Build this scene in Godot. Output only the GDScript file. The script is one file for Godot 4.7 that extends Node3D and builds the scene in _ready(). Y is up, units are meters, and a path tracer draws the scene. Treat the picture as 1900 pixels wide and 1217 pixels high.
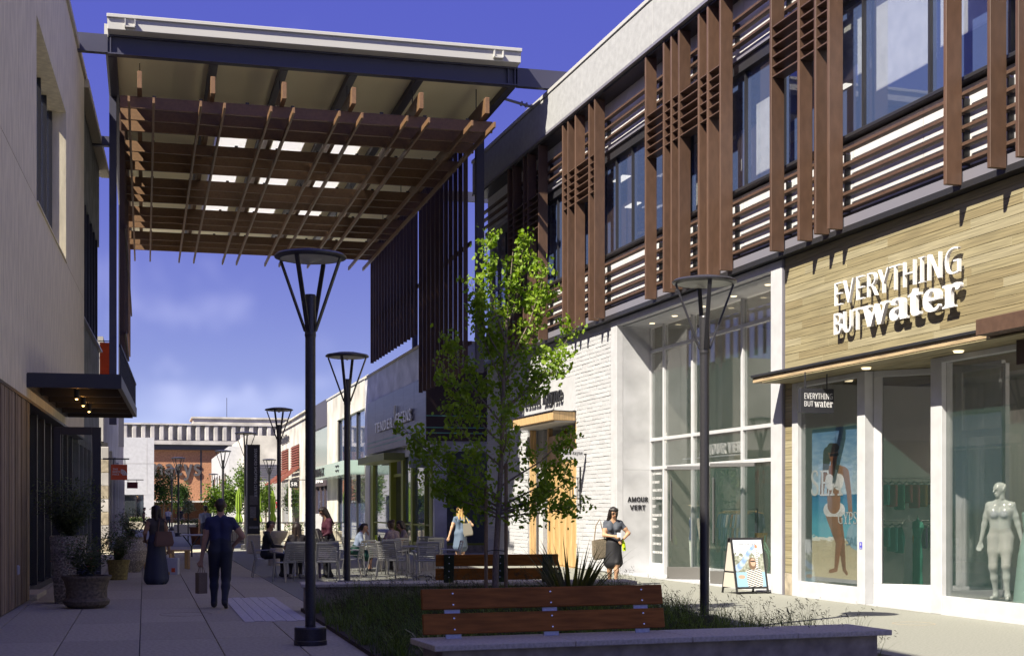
extends Node3D
# A shopping street: camera, sky and sun first, then the buildings, then the street's objects, small details last.

class MB:
	var v := PackedVector3Array()
	var n := PackedVector3Array()
	var c := PackedColorArray()
	var i := PackedInt32Array()
	var col := Color(1, 1, 1)
	var use_col := false
	func tri(a: Vector3, b: Vector3, d: Vector3) -> void:
		var m := (b - a).cross(d - a).normalized()
		var k := v.size()
		v.append(a); v.append(b); v.append(d)
		for q in 3:
			n.append(m)
			if use_col: c.append(col)
		i.append(k); i.append(k + 2); i.append(k + 1)
	func quad(a: Vector3, b: Vector3, d: Vector3, e: Vector3) -> void:
		var m := (b - a).cross(e - a).normalized()
		if m.length() < 0.5: m = (d - b).cross(e - b).normalized()
		var k := v.size()
		v.append(a); v.append(b); v.append(d); v.append(e)
		for q in 4:
			n.append(m)
			if use_col: c.append(col)
		i.append_array(PackedInt32Array([k, k + 2, k + 1, k, k + 3, k + 2]))
	func box(ce: Vector3, s: Vector3, bev := 0.0, B := Basis.IDENTITY) -> void:
		var h := s * 0.5
		var e := minf(bev, minf(h.x, minf(h.y, h.z)) * 0.9)
		for ax in 3:
			for sg in [-1.0, 1.0]:
				var u := (ax + 1) % 3
				var w := (ax + 2) % 3
				var p := []
				for q in [[-1, -1], [1, -1], [1, 1], [-1, 1]]:
					var t := Vector3.ZERO
					t[ax] = sg * h[ax]
					t[u] = q[0] * (h[u] - e) * sg
					t[w] = q[1] * (h[w] - e)
					p.append(ce + B * t)
				quad(p[0], p[1], p[2], p[3])
		if e <= 0.0: return
		for ax in 3:
			var u := (ax + 1) % 3
			var w := (ax + 2) % 3
			for su in [-1.0, 1.0]:
				for sw in [-1.0, 1.0]:
					var p := []
					for q in [[-1, 0], [1, 0], [1, 1], [-1, 1]]:
						var t := Vector3.ZERO
						t[ax] = q[0] * (h[ax] - e)
						t[u] = su * (h[u] - (e if q[1] == 1 else 0.0))
						t[w] = sw * (h[w] - (0.0 if q[1] == 1 else e))
						p.append(ce + B * t)
					if su * sw > 0: quad(p[0], p[1], p[2], p[3])
					else: quad(p[3], p[2], p[1], p[0])
		for sx in [-1.0, 1.0]:
			for sy in [-1.0, 1.0]:
				for sz in [-1.0, 1.0]:
					var a := ce + B * Vector3(sx * h.x, sy * (h.y - e), sz * (h.z - e))
					var b := ce + B * Vector3(sx * (h.x - e), sy * h.y, sz * (h.z - e))
					var d := ce + B * Vector3(sx * (h.x - e), sy * (h.y - e), sz * h.z)
					if sx * sy * sz > 0: tri(a, b, d)
					else: tri(a, d, b)
	func bar(a: Vector3, b: Vector3, w: float, t: float, bev := 0.0, up := Vector3.UP) -> void:
		var z := (b - a).normalized()
		var x := up.cross(z)
		if x.length() < 0.01: x = Vector3.RIGHT.cross(z)
		x = x.normalized()
		var B := Basis(x, z.cross(x), z)
		box((a + b) * 0.5, Vector3(w, t, a.distance_to(b)), bev, B)
	func tube(p: Array, r: Array, sides := 8, caps := true) -> void:
		var rings := []
		var dir := Vector3.ZERO
		var x := Vector3.ZERO
		for k in p.size():
			var f: Vector3 = (p[mini(k + 1, p.size() - 1)] - p[maxi(k - 1, 0)]).normalized()
			if k == 0:
				x = f.cross(Vector3(0.31, 0.2, 0.93)).normalized()
				if absf(f.y) < 0.3: x = f.cross(Vector3.UP).normalized()
			else: x = (x - f * x.dot(f)).normalized()
			dir = f
			rings.append(v.size())
			for q in sides:
				var an := TAU * q / sides
				var m := x * cos(an) + f.cross(x) * sin(an)
				v.append(p[k] + m * r[k]); n.append(m)
				if use_col: c.append(col)
		for k in p.size() - 1:
			for q in sides:
				var a: int = rings[k] + q
				var b: int = rings[k] + (q + 1) % sides
				var d: int = rings[k + 1] + q
				var e: int = rings[k + 1] + (q + 1) % sides
				i.append_array(PackedInt32Array([a, e, b, a, d, e]))
		if caps:
			for k in [0, p.size() - 1]:
				var s0: int = rings[k]
				var f: Vector3 = (p[1] - p[0]).normalized() * -1.0 if k == 0 else dir
				var b0 := v.size()
				for q in sides:
					v.append(v[s0 + q]); n.append(f)
					if use_col: c.append(col)
				for q in range(1, sides - 1):
					if k == 0: i.append_array(PackedInt32Array([b0, b0 + q, b0 + q + 1]))
					else: i.append_array(PackedInt32Array([b0, b0 + q + 1, b0 + q]))
	func lathe(prof: Array, segs := 24, at := Vector3.ZERO, sx := 1.0, sz := 1.0) -> void:
		for k in prof.size() - 1:
			var a: Vector2 = prof[k]
			var b: Vector2 = prof[k + 1]
			var t := (b - a).normalized()
			var nr := Vector2(t.y, -t.x)
			var k0 := v.size()
			for q in segs + 1:
				var an := TAU * q / segs
				var cs := cos(an)
				var sn := sin(an)
				for e: Vector2 in [a, b]:
					v.append(at + Vector3(e.x * cs * sx, e.y, e.x * sn * sz))
					n.append(Vector3(nr.x * cs, nr.y, nr.x * sn).normalized())
					if use_col: c.append(col)
			for q in segs:
				var m := k0 + q * 2
				i.append_array(PackedInt32Array([m, m + 3, m + 1, m, m + 2, m + 3]))
	func prism(poly: PackedVector2Array, z0: float, z1: float, B := Basis.IDENTITY, at := Vector3.ZERO) -> void:
		var t := Geometry2D.triangulate_polygon(poly)
		if Geometry2D.is_polygon_clockwise(poly): pass
		for k in range(0, t.size(), 3):
			var a := poly[t[k]]
			var b := poly[t[k + 1]]
			var d := poly[t[k + 2]]
			if (b - a).cross(d - a) < 0:
				var q := b
				b = d
				d = q
			tri(at + B * Vector3(a.x, a.y, z1), at + B * Vector3(b.x, b.y, z1), at + B * Vector3(d.x, d.y, z1))
			tri(at + B * Vector3(a.x, a.y, z0), at + B * Vector3(d.x, d.y, z0), at + B * Vector3(b.x, b.y, z0))
		var area := 0.0
		for k in poly.size(): area += poly[k].cross(poly[(k + 1) % poly.size()])
		for k in poly.size():
			var a := poly[k]
			var b := poly[(k + 1) % poly.size()]
			if area < 0:
				var q := a
				a = b
				b = q
			quad(at + B * Vector3(a.x, a.y, z0), at + B * Vector3(b.x, b.y, z0), at + B * Vector3(b.x, b.y, z1), at + B * Vector3(a.x, a.y, z1))
	func mesh() -> ArrayMesh:
		var arr := []
		arr.resize(Mesh.ARRAY_MAX)
		arr[Mesh.ARRAY_VERTEX] = v
		arr[Mesh.ARRAY_NORMAL] = n
		if use_col: arr[Mesh.ARRAY_COLOR] = c
		arr[Mesh.ARRAY_INDEX] = i
		var m := ArrayMesh.new()
		if v.size() > 0: m.add_surface_from_arrays(Mesh.PRIMITIVE_TRIANGLES, arr)
		return m

var used := {}
var mats := {}
var texs := {}
var boxes := {}
var means := {}   # mean linear value of each grey texture, so that a material keeps its given average colour
var rng := RandomNumberGenerator.new()

func numbered(s: String) -> String:
	used[s] = used.get(s, 0) + 1
	return s if used[s] == 1 else "%s_%03d" % [s, used[s] - 1]
func meta(o: Node, label: String, cat: String, group := "") -> void:
	o.set_meta("label", label); o.set_meta("category", cat)
	if group: o.set_meta("group", group)
func thing(called: String, label: String, cat: String, at := Transform3D.IDENTITY, group := "") -> Node3D:
	var o := Node3D.new()
	o.name = numbered(called)
	add_child(o)
	o.transform = at
	meta(o, label, cat, group)
	return o
func at(x: float, y: float, z: float, deg := 0.0) -> Transform3D:
	return Transform3D(Basis(Vector3.UP, deg_to_rad(deg)), Vector3(x, y, z))
func copy(o: Node3D, where: Transform3D, label := "", group := "") -> Node3D:
	var r: Node3D = o.duplicate()
	var base := String(o.name)
	var rx := RegEx.create_from_string("_\\d\\d\\d$")
	r.name = numbered(rx.sub(base, ""))
	add_child(r)
	r.transform = where
	if label: r.set_meta("label", label)
	if group: r.set_meta("group", group)
	return r
func put(parent: Node, called: String, mesh: Mesh, m: Material, t := Transform3D.IDENTITY) -> MeshInstance3D:
	var o := MeshInstance3D.new()
	o.name = called if parent != self else numbered(called)
	o.mesh = mesh
	o.material_override = m
	o.transform = t
	parent.add_child(o, true)
	return o
func pm(parent: Node, called: String, b: MB, m: Material, t := Transform3D.IDENTITY) -> MeshInstance3D:
	return put(parent, called, b.mesh(), m, t)
func bx(parent: Node, called: String, m: Material, ce: Vector3, s: Vector3, bev := 0.0, B := Basis.IDENTITY) -> MeshInstance3D:
	var key := "%.4f %.4f %.4f %.4f" % [s.x, s.y, s.z, bev]
	if not boxes.has(key):
		var b := MB.new()
		b.box(Vector3.ZERO, s, bev)
		boxes[key] = b.mesh()
	return put(parent, called, boxes[key], m, Transform3D(B, ce))
# a box given by its extents
func ex(parent: Node, called: String, m: Material, x0: float, x1: float, y0: float, y1: float, z0: float, z1: float, bev := 0.0) -> MeshInstance3D:
	return bx(parent, called, m, Vector3(x0 + x1, y0 + y1, z0 + z1) * 0.5, Vector3(absf(x1 - x0), absf(y1 - y0), absf(z1 - z0)), bev)
func struct(o: Node) -> Node:
	o.set_meta("kind", "structure"); return o
func stuff(o: Node) -> Node:
	o.set_meta("kind", "stuff"); return o

# grey texture from noise, values lo..hi
func tex(key: String, freq: float, lo: float, hi: float, oct := 4, type := FastNoiseLite.TYPE_SIMPLEX_SMOOTH, size := 512, power := 1.0) -> ImageTexture:
	if texs.has(key): return texs[key]
	var f := FastNoiseLite.new()
	f.seed = hash(key) % 10000
	f.noise_type = type
	f.frequency = freq
	f.fractal_octaves = oct
	var im := f.get_seamless_image(size, size)
	im.convert(Image.FORMAT_L8)
	var d := im.get_data()
	var mean := 0.0
	for k in d.size():
		var val := clampf(lo + (hi - lo) * pow(d[k] / 255.0, power), 0, 1)
		mean += pow(val, 2.2)
		d[k] = int(255.0 * val)
	means[key] = mean / d.size()
	im = Image.create_from_data(size, size, false, Image.FORMAT_L8, d)
	im.convert(Image.FORMAT_RGB8)
	texs[key] = ImageTexture.create_from_image(im)
	return texs[key]
func ntex(key: String, freq: float, strength: float, oct := 4) -> ImageTexture:
	if texs.has(key): return texs[key]
	var f := FastNoiseLite.new()
	f.seed = hash(key) % 10000
	f.frequency = freq
	f.fractal_octaves = oct
	var im := f.get_seamless_image(512, 512)
	im.convert(Image.FORMAT_RGBA8)
	im.bump_map_to_normal_map(strength)
	texs[key] = ImageTexture.create_from_image(im)
	return texs[key]
# material: linear colour; o: tex, scale (Vector3), off, ntex, nscale, metal, spec, alpha, backlight, emit
func M(key: String, col: Color, rough := 0.7, o := {}) -> StandardMaterial3D:
	if mats.has(key): return mats[key]
	var m := StandardMaterial3D.new()
	if o.has("tex"):
		var mk: float = means[texs.find_key(o.tex)]
		col = Color(minf(col.r / mk, 0.97), minf(col.g / mk, 0.97), minf(col.b / mk, 0.97))
	m.albedo_color = col.linear_to_srgb()
	m.roughness = rough
	m.metallic = o.get("metal", 0.0)
	m.metallic_specular = o.get("spec", 0.5)
	if o.has("tex"):
		m.albedo_texture = o.tex
		m.uv1_triplanar = true
		m.uv1_world_triplanar = o.get("world", true)
		m.uv1_scale = o.get("scale", Vector3.ONE)
		m.uv1_offset = o.get("off", Vector3.ZERO)
	if o.has("ntex"):
		m.normal_enabled = true
		m.normal_texture = o.ntex
		m.normal_scale = o.get("nscale", 0.4)
		m.uv1_triplanar = true
		m.uv1_world_triplanar = o.get("world", true)
		m.uv1_scale = o.get("scale", Vector3.ONE)
	if o.has("alpha"):
		m.transparency = BaseMaterial3D.TRANSPARENCY_ALPHA
		m.albedo_color.a = o.alpha
	if o.has("backlight"):
		m.backlight_enabled = true
		m.backlight = o.backlight
	if o.has("emit"):
		m.emission_enabled = true
		m.emission = o.emit.linear_to_srgb()
		m.emission_energy_multiplier = o.get("energy", 1.0)
	if o.has("vc"): m.vertex_color_use_as_albedo = true
	if o.has("coat"):
		m.clearcoat_enabled = true
		m.clearcoat = o.coat
		m.clearcoat_roughness = 0.1
	mats[key] = m
	return m

var font_sans: SystemFont
var font_serif: SystemFont
func font(serif := false, bold := false) -> SystemFont:
	var f := SystemFont.new()
	f.font_names = PackedStringArray(["Droid Serif" if serif else "Droid Sans"])
	if bold: f.font_weight = 700
	return f
func thin_font() -> FontVariation:
	var f := FontVariation.new()
	f.base_font = font()
	f.variation_embolden = -0.5
	return f
# letters: each one a part of the sign, laid out along the parent's +x from `from`, letters of height hh (cap height), stretched to total length `len` if given
func letters(parent: Node, text: String, f: Font, from: Vector3, hh: float, depth: float, m: Material, len := 0.0, B := Basis.IDENTITY, called := "letter", one := false) -> void:
	var px := 64
	var probe := TextMesh.new()
	probe.font = f; probe.font_size = px; probe.pixel_size = 0.01; probe.depth = 0.01; probe.text = "H"
	var k := hh / probe.get_aabb().size.y
	if one:
		var tm := TextMesh.new()
		tm.font = f; tm.font_size = px; tm.pixel_size = 0.01 * k; tm.depth = depth; tm.text = text
		tm.horizontal_alignment = HORIZONTAL_ALIGNMENT_LEFT; tm.vertical_alignment = VERTICAL_ALIGNMENT_BOTTOM
		tm.curve_step = 3.0
		var w0 := tm.get_aabb().size.x
		var sx := len / w0 if len > 0 else 1.0
		var a0 := tm.get_aabb()
		put(parent, called, tm, m, Transform3D(B * Basis.from_scale(Vector3(sx, 1, 1)), from + B * Vector3(-a0.position.x * sx, -a0.position.y, 0)))
		return
	var adv := 0.0
	var sizes := []
	for ch in text:
		var w := f.get_string_size(ch, HORIZONTAL_ALIGNMENT_LEFT, -1, px).x * 0.01 * k
		sizes.append(w)
		adv += w
	var sx := len / adv if len > 0 else 1.0
	var x := 0.0
	for q in text.length():
		if text[q] != " ":
			var tm := TextMesh.new()
			tm.font = f; tm.font_size = px; tm.pixel_size = 0.01 * k; tm.depth = depth; tm.text = text[q]
			tm.horizontal_alignment = HORIZONTAL_ALIGNMENT_LEFT; tm.vertical_alignment = VERTICAL_ALIGNMENT_BOTTOM
			tm.curve_step = 3.0
			put(parent, called, tm, m, Transform3D(B * Basis.from_scale(Vector3(sx, 1, 1)), from + B * Vector3(x * sx, -f.get_descent(px) * 0.01 * k, 0)))
		x += sizes[q]

var FR: Transform3D   # right-hand building: x along the facade away from the camera, y up, z into the building
var FL: Transform3D   # left-hand building: x along the facade away from the camera, y up, z out over the street
var FT: Transform3D   # far right-hand row, the same as FR but square to the street
const CLOUD_SEED := 11
const SUN := Vector3(3.775, -4.76, -2.318)

func _ready() -> void:
	rng.seed = 7
	var cam := Camera3D.new()
	cam.name = "camera"
	add_child(cam)
	cam.position = Vector3(0, 1.62, 0)
	cam.rotation_degrees = Vector3(0, -14.611, 0)
	cam.set_frustum(0.1 * 1217.0 / 2620.0, Vector2(0, 0.1 * 336.0 / 2620.0), 0.1, 2000.0)
	cam.current = true
	var env := Environment.new()
	env.background_mode = Environment.BG_SKY
	var sm := ProceduralSkyMaterial.new()
	sm.sky_top_color = Color(0.0395, 0.0475, 0.228).linear_to_srgb()
	sm.sky_horizon_color = Color(0.262, 0.318, 0.43).linear_to_srgb()
	sm.sky_curve = 0.06
	sm.ground_bottom_color = Color(0.15, 0.14, 0.13).linear_to_srgb()
	sm.ground_horizon_color = Color(0.28, 0.30, 0.33).linear_to_srgb()
	sm.sun_angle_max = 5.0
	sm.sky_cover = clouds()
	sm.sky_cover_modulate = Color(1, 1, 1, 0.42)
	var sky := Sky.new()
	sky.sky_material = sm
	env.sky = sky
	env.background_energy_multiplier = 1.0
	env.tonemap_mode = Environment.TONE_MAPPER_LINEAR
	env.tonemap_exposure = 2.5
	env.ambient_light_source = Environment.AMBIENT_SOURCE_SKY
	env.sdfgi_enabled = true
	env.ssao_enabled = true
	env.ssil_enabled = true
	var we := WorldEnvironment.new()
	we.name = "world_environment"
	we.environment = env
	add_child(we)
	var sun := DirectionalLight3D.new()
	sun.name = "sun"
	add_child(sun)
	sun.look_at_from_position(Vector3.ZERO, SUN, Vector3.UP)
	sun.light_energy = 1.6
	sun.light_color = Color(1.0, 0.965, 0.885)
	sun.light_angular_distance = 0.53
	sun.shadow_enabled = true

	var dr := Vector3(-0.0322325, 0, -0.9994804)
	FR = Transform3D(Basis(dr, Vector3.UP, dr.cross(Vector3.UP)), Vector3(11.821, 0, -21.713))
	var dl := Vector3(0.026984, 0, -0.999636)
	FL = Transform3D(Basis(dl, Vector3.UP, dl.cross(Vector3.UP)), Vector3(-2.062, 0, -22.145))
	FT = Transform3D(Basis(Vector3(0, 0, -1), Vector3.UP, Vector3(1, 0, 0)), Vector3(10.35, 0, -51.0))

	materials()
	ground()
	right_upper()
	shop_swimwear()
	shop_fashion()
	shop_brick()
	street_canopy()
	left_building()
	far_right_row()
	far_buildings()
	planters()
	ginkgo()
	lamps()
	terrace()
	people()
	left_pots()
	street_things()
	print("done")

func clouds() -> ImageTexture:
	var w := 1024
	var h := 512
	var f := FastNoiseLite.new()
	f.seed = CLOUD_SEED; f.frequency = 0.75; f.fractal_octaves = 5; f.fractal_gain = 0.55
	f.domain_warp_enabled = true; f.domain_warp_amplitude = 0.8; f.domain_warp_frequency = 0.5
	var d := PackedByteArray()
	d.resize(w * h * 4)
	for y in h:
		var el := (0.5 - (y + 0.5) / h) * PI
		for x in w:
			var a := 0.0
			if el > 0.0:
				var az := TAU * x / w
				var hz := 1.0 / (sin(el) + 0.10)
				var p := Vector3(cos(az) * hz * 0.45, sin(az) * hz * 1.3, 3.0)
				a = clampf((f.get_noise_3dv(p) - 0.02) * 0.85, 0.0, 0.45) * clampf(el / 0.05, 0.2, 1.0)
			var k := (y * w + x) * 4
			d[k] = 232; d[k + 1] = 228; d[k + 2] = 225; d[k + 3] = int(a * 255)
	return ImageTexture.create_from_image(Image.create_from_data(w, h, false, Image.FORMAT_RGBA8, d))

func materials() -> void:
	var grain := tex("grain", 0.03, 0.80, 1.0, 5)
	var blot := tex("blotch", 0.006, 0.72, 1.0, 5)
	var fib := tex("fibre", 0.012, 0.70, 1.0, 5)
	var nb := ntex("bump", 0.02, 6.0, 4)
	M("paving", Color(0.20, 0.203, 0.178), 0.9, {"tex": tex("paving", 0.05, 0.80, 1.0, 6), "scale": Vector3.ONE * 0.9, "ntex": nb, "nscale": 0.05})
	for k in 4:
		M("slab%d" % k, Color(0.40, 0.365, 0.275) * [1.0, 0.93, 1.06, 0.97][k], 0.9, {"spec": 0.25, "tex": tex("paving", 0.05, 0.62, 1.0, 6), "scale": Vector3.ONE * 0.6, "off": Vector3(k * 0.31, k * 0.17, k * 0.4), "ntex": nb, "nscale": 0.15})
	M("joint", Color(0.10, 0.095, 0.09), 0.95)
	M("paver", Color(0.52, 0.49, 0.47), 0.85, {"tex": grain, "scale": Vector3.ONE})
	M("metal_dark", Color(0.035, 0.036, 0.045), 0.45, {"metal": 0.3})
	M("lamp_metal", Color(0.045, 0.044, 0.05), 0.38, {"metal": 0.4, "tex": grain, "scale": Vector3.ONE * 2})
	M("lamp_white", Color(0.55, 0.54, 0.50), 0.5)
	M("brown", Color(0.080, 0.046, 0.032), 0.5, {"tex": tex("brownm", 0.02, 0.85, 1.0, 4), "scale": Vector3.ONE * 0.7})
	M("brown_edge", Color(0.25, 0.135, 0.085), 0.5)
	M("steel_violet", Color(0.20, 0.195, 0.235), 0.4, {"metal": 0.2})
	M("panel", Color(0.52, 0.515, 0.54), 0.5, {"tex": tex("panel", 0.01, 0.9, 1.0, 3), "scale": Vector3.ONE * 0.4})
	M("plaster", Color(0.31, 0.315, 0.325), 0.85, {"tex": tex("plaster", 0.02, 0.90, 1.0, 6), "scale": Vector3(0.35, 0.35, 0.35), "ntex": nb, "nscale": 0.12})
	M("cap", Color(0.40, 0.395, 0.385), 0.6)
	M("glass", Color(0.10, 0.15, 0.33), 0.02, {"alpha": 0.20, "spec": 0.7, "metal": 0.10})
	M("glass_shop", Color(0.024, 0.052, 0.045), 0.02, {"alpha": 0.27, "spec": 0.7})
	M("glass_dark", Color(0.03, 0.035, 0.04), 0.03, {"spec": 0.8})
	M("blind", Color(0.72, 0.75, 0.74), 0.8, {"tex": tex("panel", 0.01, 0.9, 1.0, 3), "scale": Vector3.ONE * 0.5})
	M("frame_dark", Color(0.03, 0.03, 0.036), 0.4, {"metal": 0.3})
	M("interior", Color(0.24, 0.235, 0.215), 0.9)
	M("interior_dark", Color(0.22, 0.215, 0.21), 0.9)
	M("ceiling", Color(0.50, 0.50, 0.48), 0.9)
	M("white", Color(0.43, 0.435, 0.46), 0.55, {"tex": tex("whitep", 0.01, 0.93, 1.0, 4), "scale": Vector3.ONE * 0.5})
	M("white_stone", Color(0.405, 0.41, 0.435), 0.5, {"tex": tex("marble", 0.004, 0.84, 1.0, 6), "scale": Vector3(0.4, 0.4, 0.4)})
	M("white_letter", Color(0.66, 0.66, 0.68), 0.35)
	M("black", Color(0.012, 0.012, 0.014), 0.5)
	for k in 6:
		M("cedar%d" % k, [Color(0.232, 0.198, 0.115), Color(0.212, 0.178, 0.10), Color(0.245, 0.212, 0.127), Color(0.226, 0.194, 0.113), Color(0.20, 0.164, 0.09), Color(0.262, 0.23, 0.146)][k], 0.65, {"tex": fib, "scale": Vector3(1.2, 6.0, 0.12), "off": Vector3(k * 0.37, k * 0.23, k * 0.41), "ntex": nb, "nscale": 0.1})
	for k in 3:
		M("bench%d" % k, [Color(0.25, 0.095, 0.020), Color(0.22, 0.083, 0.018), Color(0.27, 0.105, 0.022)][k], 0.6, {"spec": 0.25, "tex": fib, "scale": Vector3(0.35, 3.2, 3.2), "off": Vector3(k * 0.37, k * 0.23, k * 0.41)})
	for k in 5:
		M("oldwood%d" % k, [Color(0.24, 0.17, 0.10), Color(0.17, 0.125, 0.08), Color(0.28, 0.21, 0.14), Color(0.13, 0.10, 0.07), Color(0.21, 0.15, 0.085)][k], 0.8, {"tex": fib, "scale": Vector3(2.5, 0.25, 2.5), "off": Vector3(k * 0.37, k * 0.23, k * 0.41)})
	for k in 3:
		M("oak%d" % k, [Color(0.46, 0.30, 0.13), Color(0.41, 0.26, 0.105), Color(0.50, 0.335, 0.16)][k], 0.5, {"tex": fib, "scale": Vector3(2.5, 0.2, 2.5), "off": Vector3(k * 0.37, k * 0.23, k * 0.41)})
	for k in 4:
		M("brick%d" % k, Color(0.42, 0.425, 0.45) * [1.0, 0.96, 1.03, 0.92][k], 0.75, {"tex": tex("whitep2", 0.03, 0.88, 1.0, 4), "scale": Vector3.ONE, "off": Vector3(k * 0.3, 0, 0), "ntex": nb, "nscale": 0.25})
	M("mortar", Color(0.42, 0.425, 0.44), 0.9)
	M("concrete_left", Color(0.68, 0.615, 0.46), 0.9, {"spec": 0.25, "tex": tex("concl", 0.015, 0.86, 1.0, 6), "scale": Vector3(0.6, 0.14, 0.6), "ntex": nb, "nscale": 0.15})
	M("greygreen", Color(0.19, 0.20, 0.185), 0.85, {"tex": blot, "scale": Vector3.ONE * 0.3})
	M("soffit", Color(0.82, 0.75, 0.52), 0.8)
	M("skylight", Color(0.8, 0.82, 0.78), 0.6, {"backlight": Color(1, 1, 1)})
	M("navy_steel", Color(0.055, 0.055, 0.085), 0.45, {"metal": 0.2})
	M("lattice", Color(0.15, 0.082, 0.04), 0.55, {"tex": tex("brownm", 0.02, 0.85, 1.0, 4), "scale": Vector3.ONE * 0.7})
	M("screen_fin", Color(0.060, 0.030, 0.020), 0.5)
	M("dark_brown", Color(0.045, 0.026, 0.022), 0.7, {"tex": grain, "scale": Vector3.ONE})
	M("wall_conc", Color(0.29, 0.25, 0.19), 0.9, {"tex": tex("concw", 0.015, 0.70, 1.0, 5), "scale": Vector3.ONE * 0.6, "ntex": nb, "nscale": 0.2})
	M("cap_conc", Color(0.46, 0.42, 0.34), 0.9, {"spec": 0.25, "tex": tex("capc", 0.06, 0.78, 1.0, 5), "scale": Vector3.ONE * 0.8, "ntex": nb, "nscale": 0.12})
	M("steel", Color(0.34, 0.34, 0.35), 0.35, {"metal": 0.8, "tex": grain, "scale": Vector3.ONE * 2})
	M("chair", Color(0.30, 0.30, 0.30), 0.38, {"metal": 0.6})
	M("soil", Color(0.045, 0.033, 0.024), 0.95, {"tex": blot, "scale": Vector3.ONE * 3})
	M("vc", Color(1, 1, 1), 0.75, {"vc": true})
	M("vc_leaf", Color(1, 1, 1), 0.6, {"vc": true, "backlight": Color(0.9, 0.95, 0.5)})
	M("bark", Color(0.17, 0.135, 0.105), 0.9, {"tex": fib, "scale": Vector3(6, 2, 6)})
	M("stake", Color(0.20, 0.14, 0.08), 0.85, {"tex": fib, "scale": Vector3(6, 0.6, 6)})
	M("warm_bulb", Color(1, 0.8, 0.4), 0.5, {"emit": Color(1.0, 0.62, 0.2), "energy": 6.0})
	M("downlight", Color(1, 0.95, 0.8), 0.5, {"emit": Color(1.0, 0.82, 0.5), "energy": 0.7})
	M("green_frame", Color(0.21, 0.235, 0.022), 0.45)
	M("red_sign", Color(0.60, 0.085, 0.02), 0.5)
	M("dark_red", Color(0.12, 0.012, 0.018), 0.5)
	M("macys_brick", Color(0.32, 0.155, 0.085), 0.85, {"tex": tex("mbrick", 0.05, 0.75, 1.0, 4), "scale": Vector3.ONE * 0.15})
	M("grey_conc", Color(0.36, 0.345, 0.34), 0.85, {"tex": blot, "scale": Vector3.ONE * 0.1})
	M("cream", Color(0.46, 0.44, 0.40), 0.8, {"tex": blot, "scale": Vector3.ONE * 0.12})
	M("lavender_panel", Color(0.085, 0.08, 0.11), 0.35, {"tex": tex("lavp", 0.01, 0.75, 1.0, 5), "scale": Vector3(0.1, 1.2, 0.1)})
	M("pale_metal", Color(0.44, 0.44, 0.46), 0.5, {"tex": blot, "scale": Vector3.ONE * 0.2})

func ground() -> void:
	var g := struct(Node3D.new()) as Node3D
	g.name = "pavement"
	add_child(g)
	# a sheet to the horizon, in its lowest layer the joints
	var b := MB.new()
	b.quad(Vector3(-700, -0.03, 300), Vector3(700, -0.03, 300), Vector3(700, -0.03, -900), Vector3(-700, -0.03, -900))
	pm(g, "ground_base", b, mats["joint"])
	# plain concrete sheets round the slabbed walk
	for r in [[2.71, 60, -62.3, 40], [-60, -3.75, -62.3, 40], [-60, 60, -300, -62.31], [-3.74, 2.7, -7.01, 40]]:
		ex(g, "concrete_sheet", mats["paving"], r[0], r[1], -0.1, 0.0, r[2], r[3])
	# walk of slabs, 0.925 m wide
	for cx in 7:
		var z := -7.02
		var row := 0
		while z > -62.2:
			var l := 2.76
			var x0 := -3.735 + cx * 0.92
			var s := bx(g, "slab", mats["slab%d" % ((cx * 3 + row * 5 + (row / 3)) % 4)], Vector3(x0 + 0.46, -0.03, z - l * 0.5), Vector3(0.908, 0.06, l - 0.012), 0.004)
			z -= l
			row += 1
	# pale paver field beside the far planter
	for a in 6:
		for q in 26:
			var y := bx(g, "paver", mats["paver"], Vector3(1.46 + a * 0.152 + (0.0), 0.005, -20.62 - q * 0.212 - (0.1 if a % 2 else 0.0)), Vector3(0.146, 0.012, 0.205), 0.003)
	# round access covers set in the paving
	for q in [[8.15, -23.8, 0.42], [10.55, -17.9, 0.3], [0.62, -22.3, 0.40]]:
		var m := MB.new()
		m.lathe([Vector2(q[2], 0.001), Vector2(q[2] - 0.004, 0.004), Vector2(q[2] - 0.014, 0.004), Vector2(q[2] - 0.018, 0.001)], 48)
		var o := pm(self, "access_cover_ring", m, mats["wall_conc"], at(q[0], 0, q[1]))
		meta(o, ["thin dark ring of an access cover in sunlit paving beside the lamp post", "round access cover ring in sunlit paving before the swimwear shop", "faint round access cover ring in the shaded walk by the walking man"][[8.15, 10.55, 0.62].find(q[0])], "cover")

const TB := Basis(Vector3(-1, 0, 0), Vector3(0, 1, 0), Vector3(0, 0, -1))   # lettering that faces the street on the right-hand side
const FINS := [19.98, 19.43, 18.37, 17.95, 16.88, 14.73, 14.30, 13.69, 12.62, 12.19, 8.76, 7.69, 7.265, 6.84, 5.80, 5.35, 4.74, 2.52, 1.44, 0.83, 0.367, -3.105, -4.175, -4.81, -7.6, -8.7]
const S0 := -12.0
const S1 := 24.0

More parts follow.
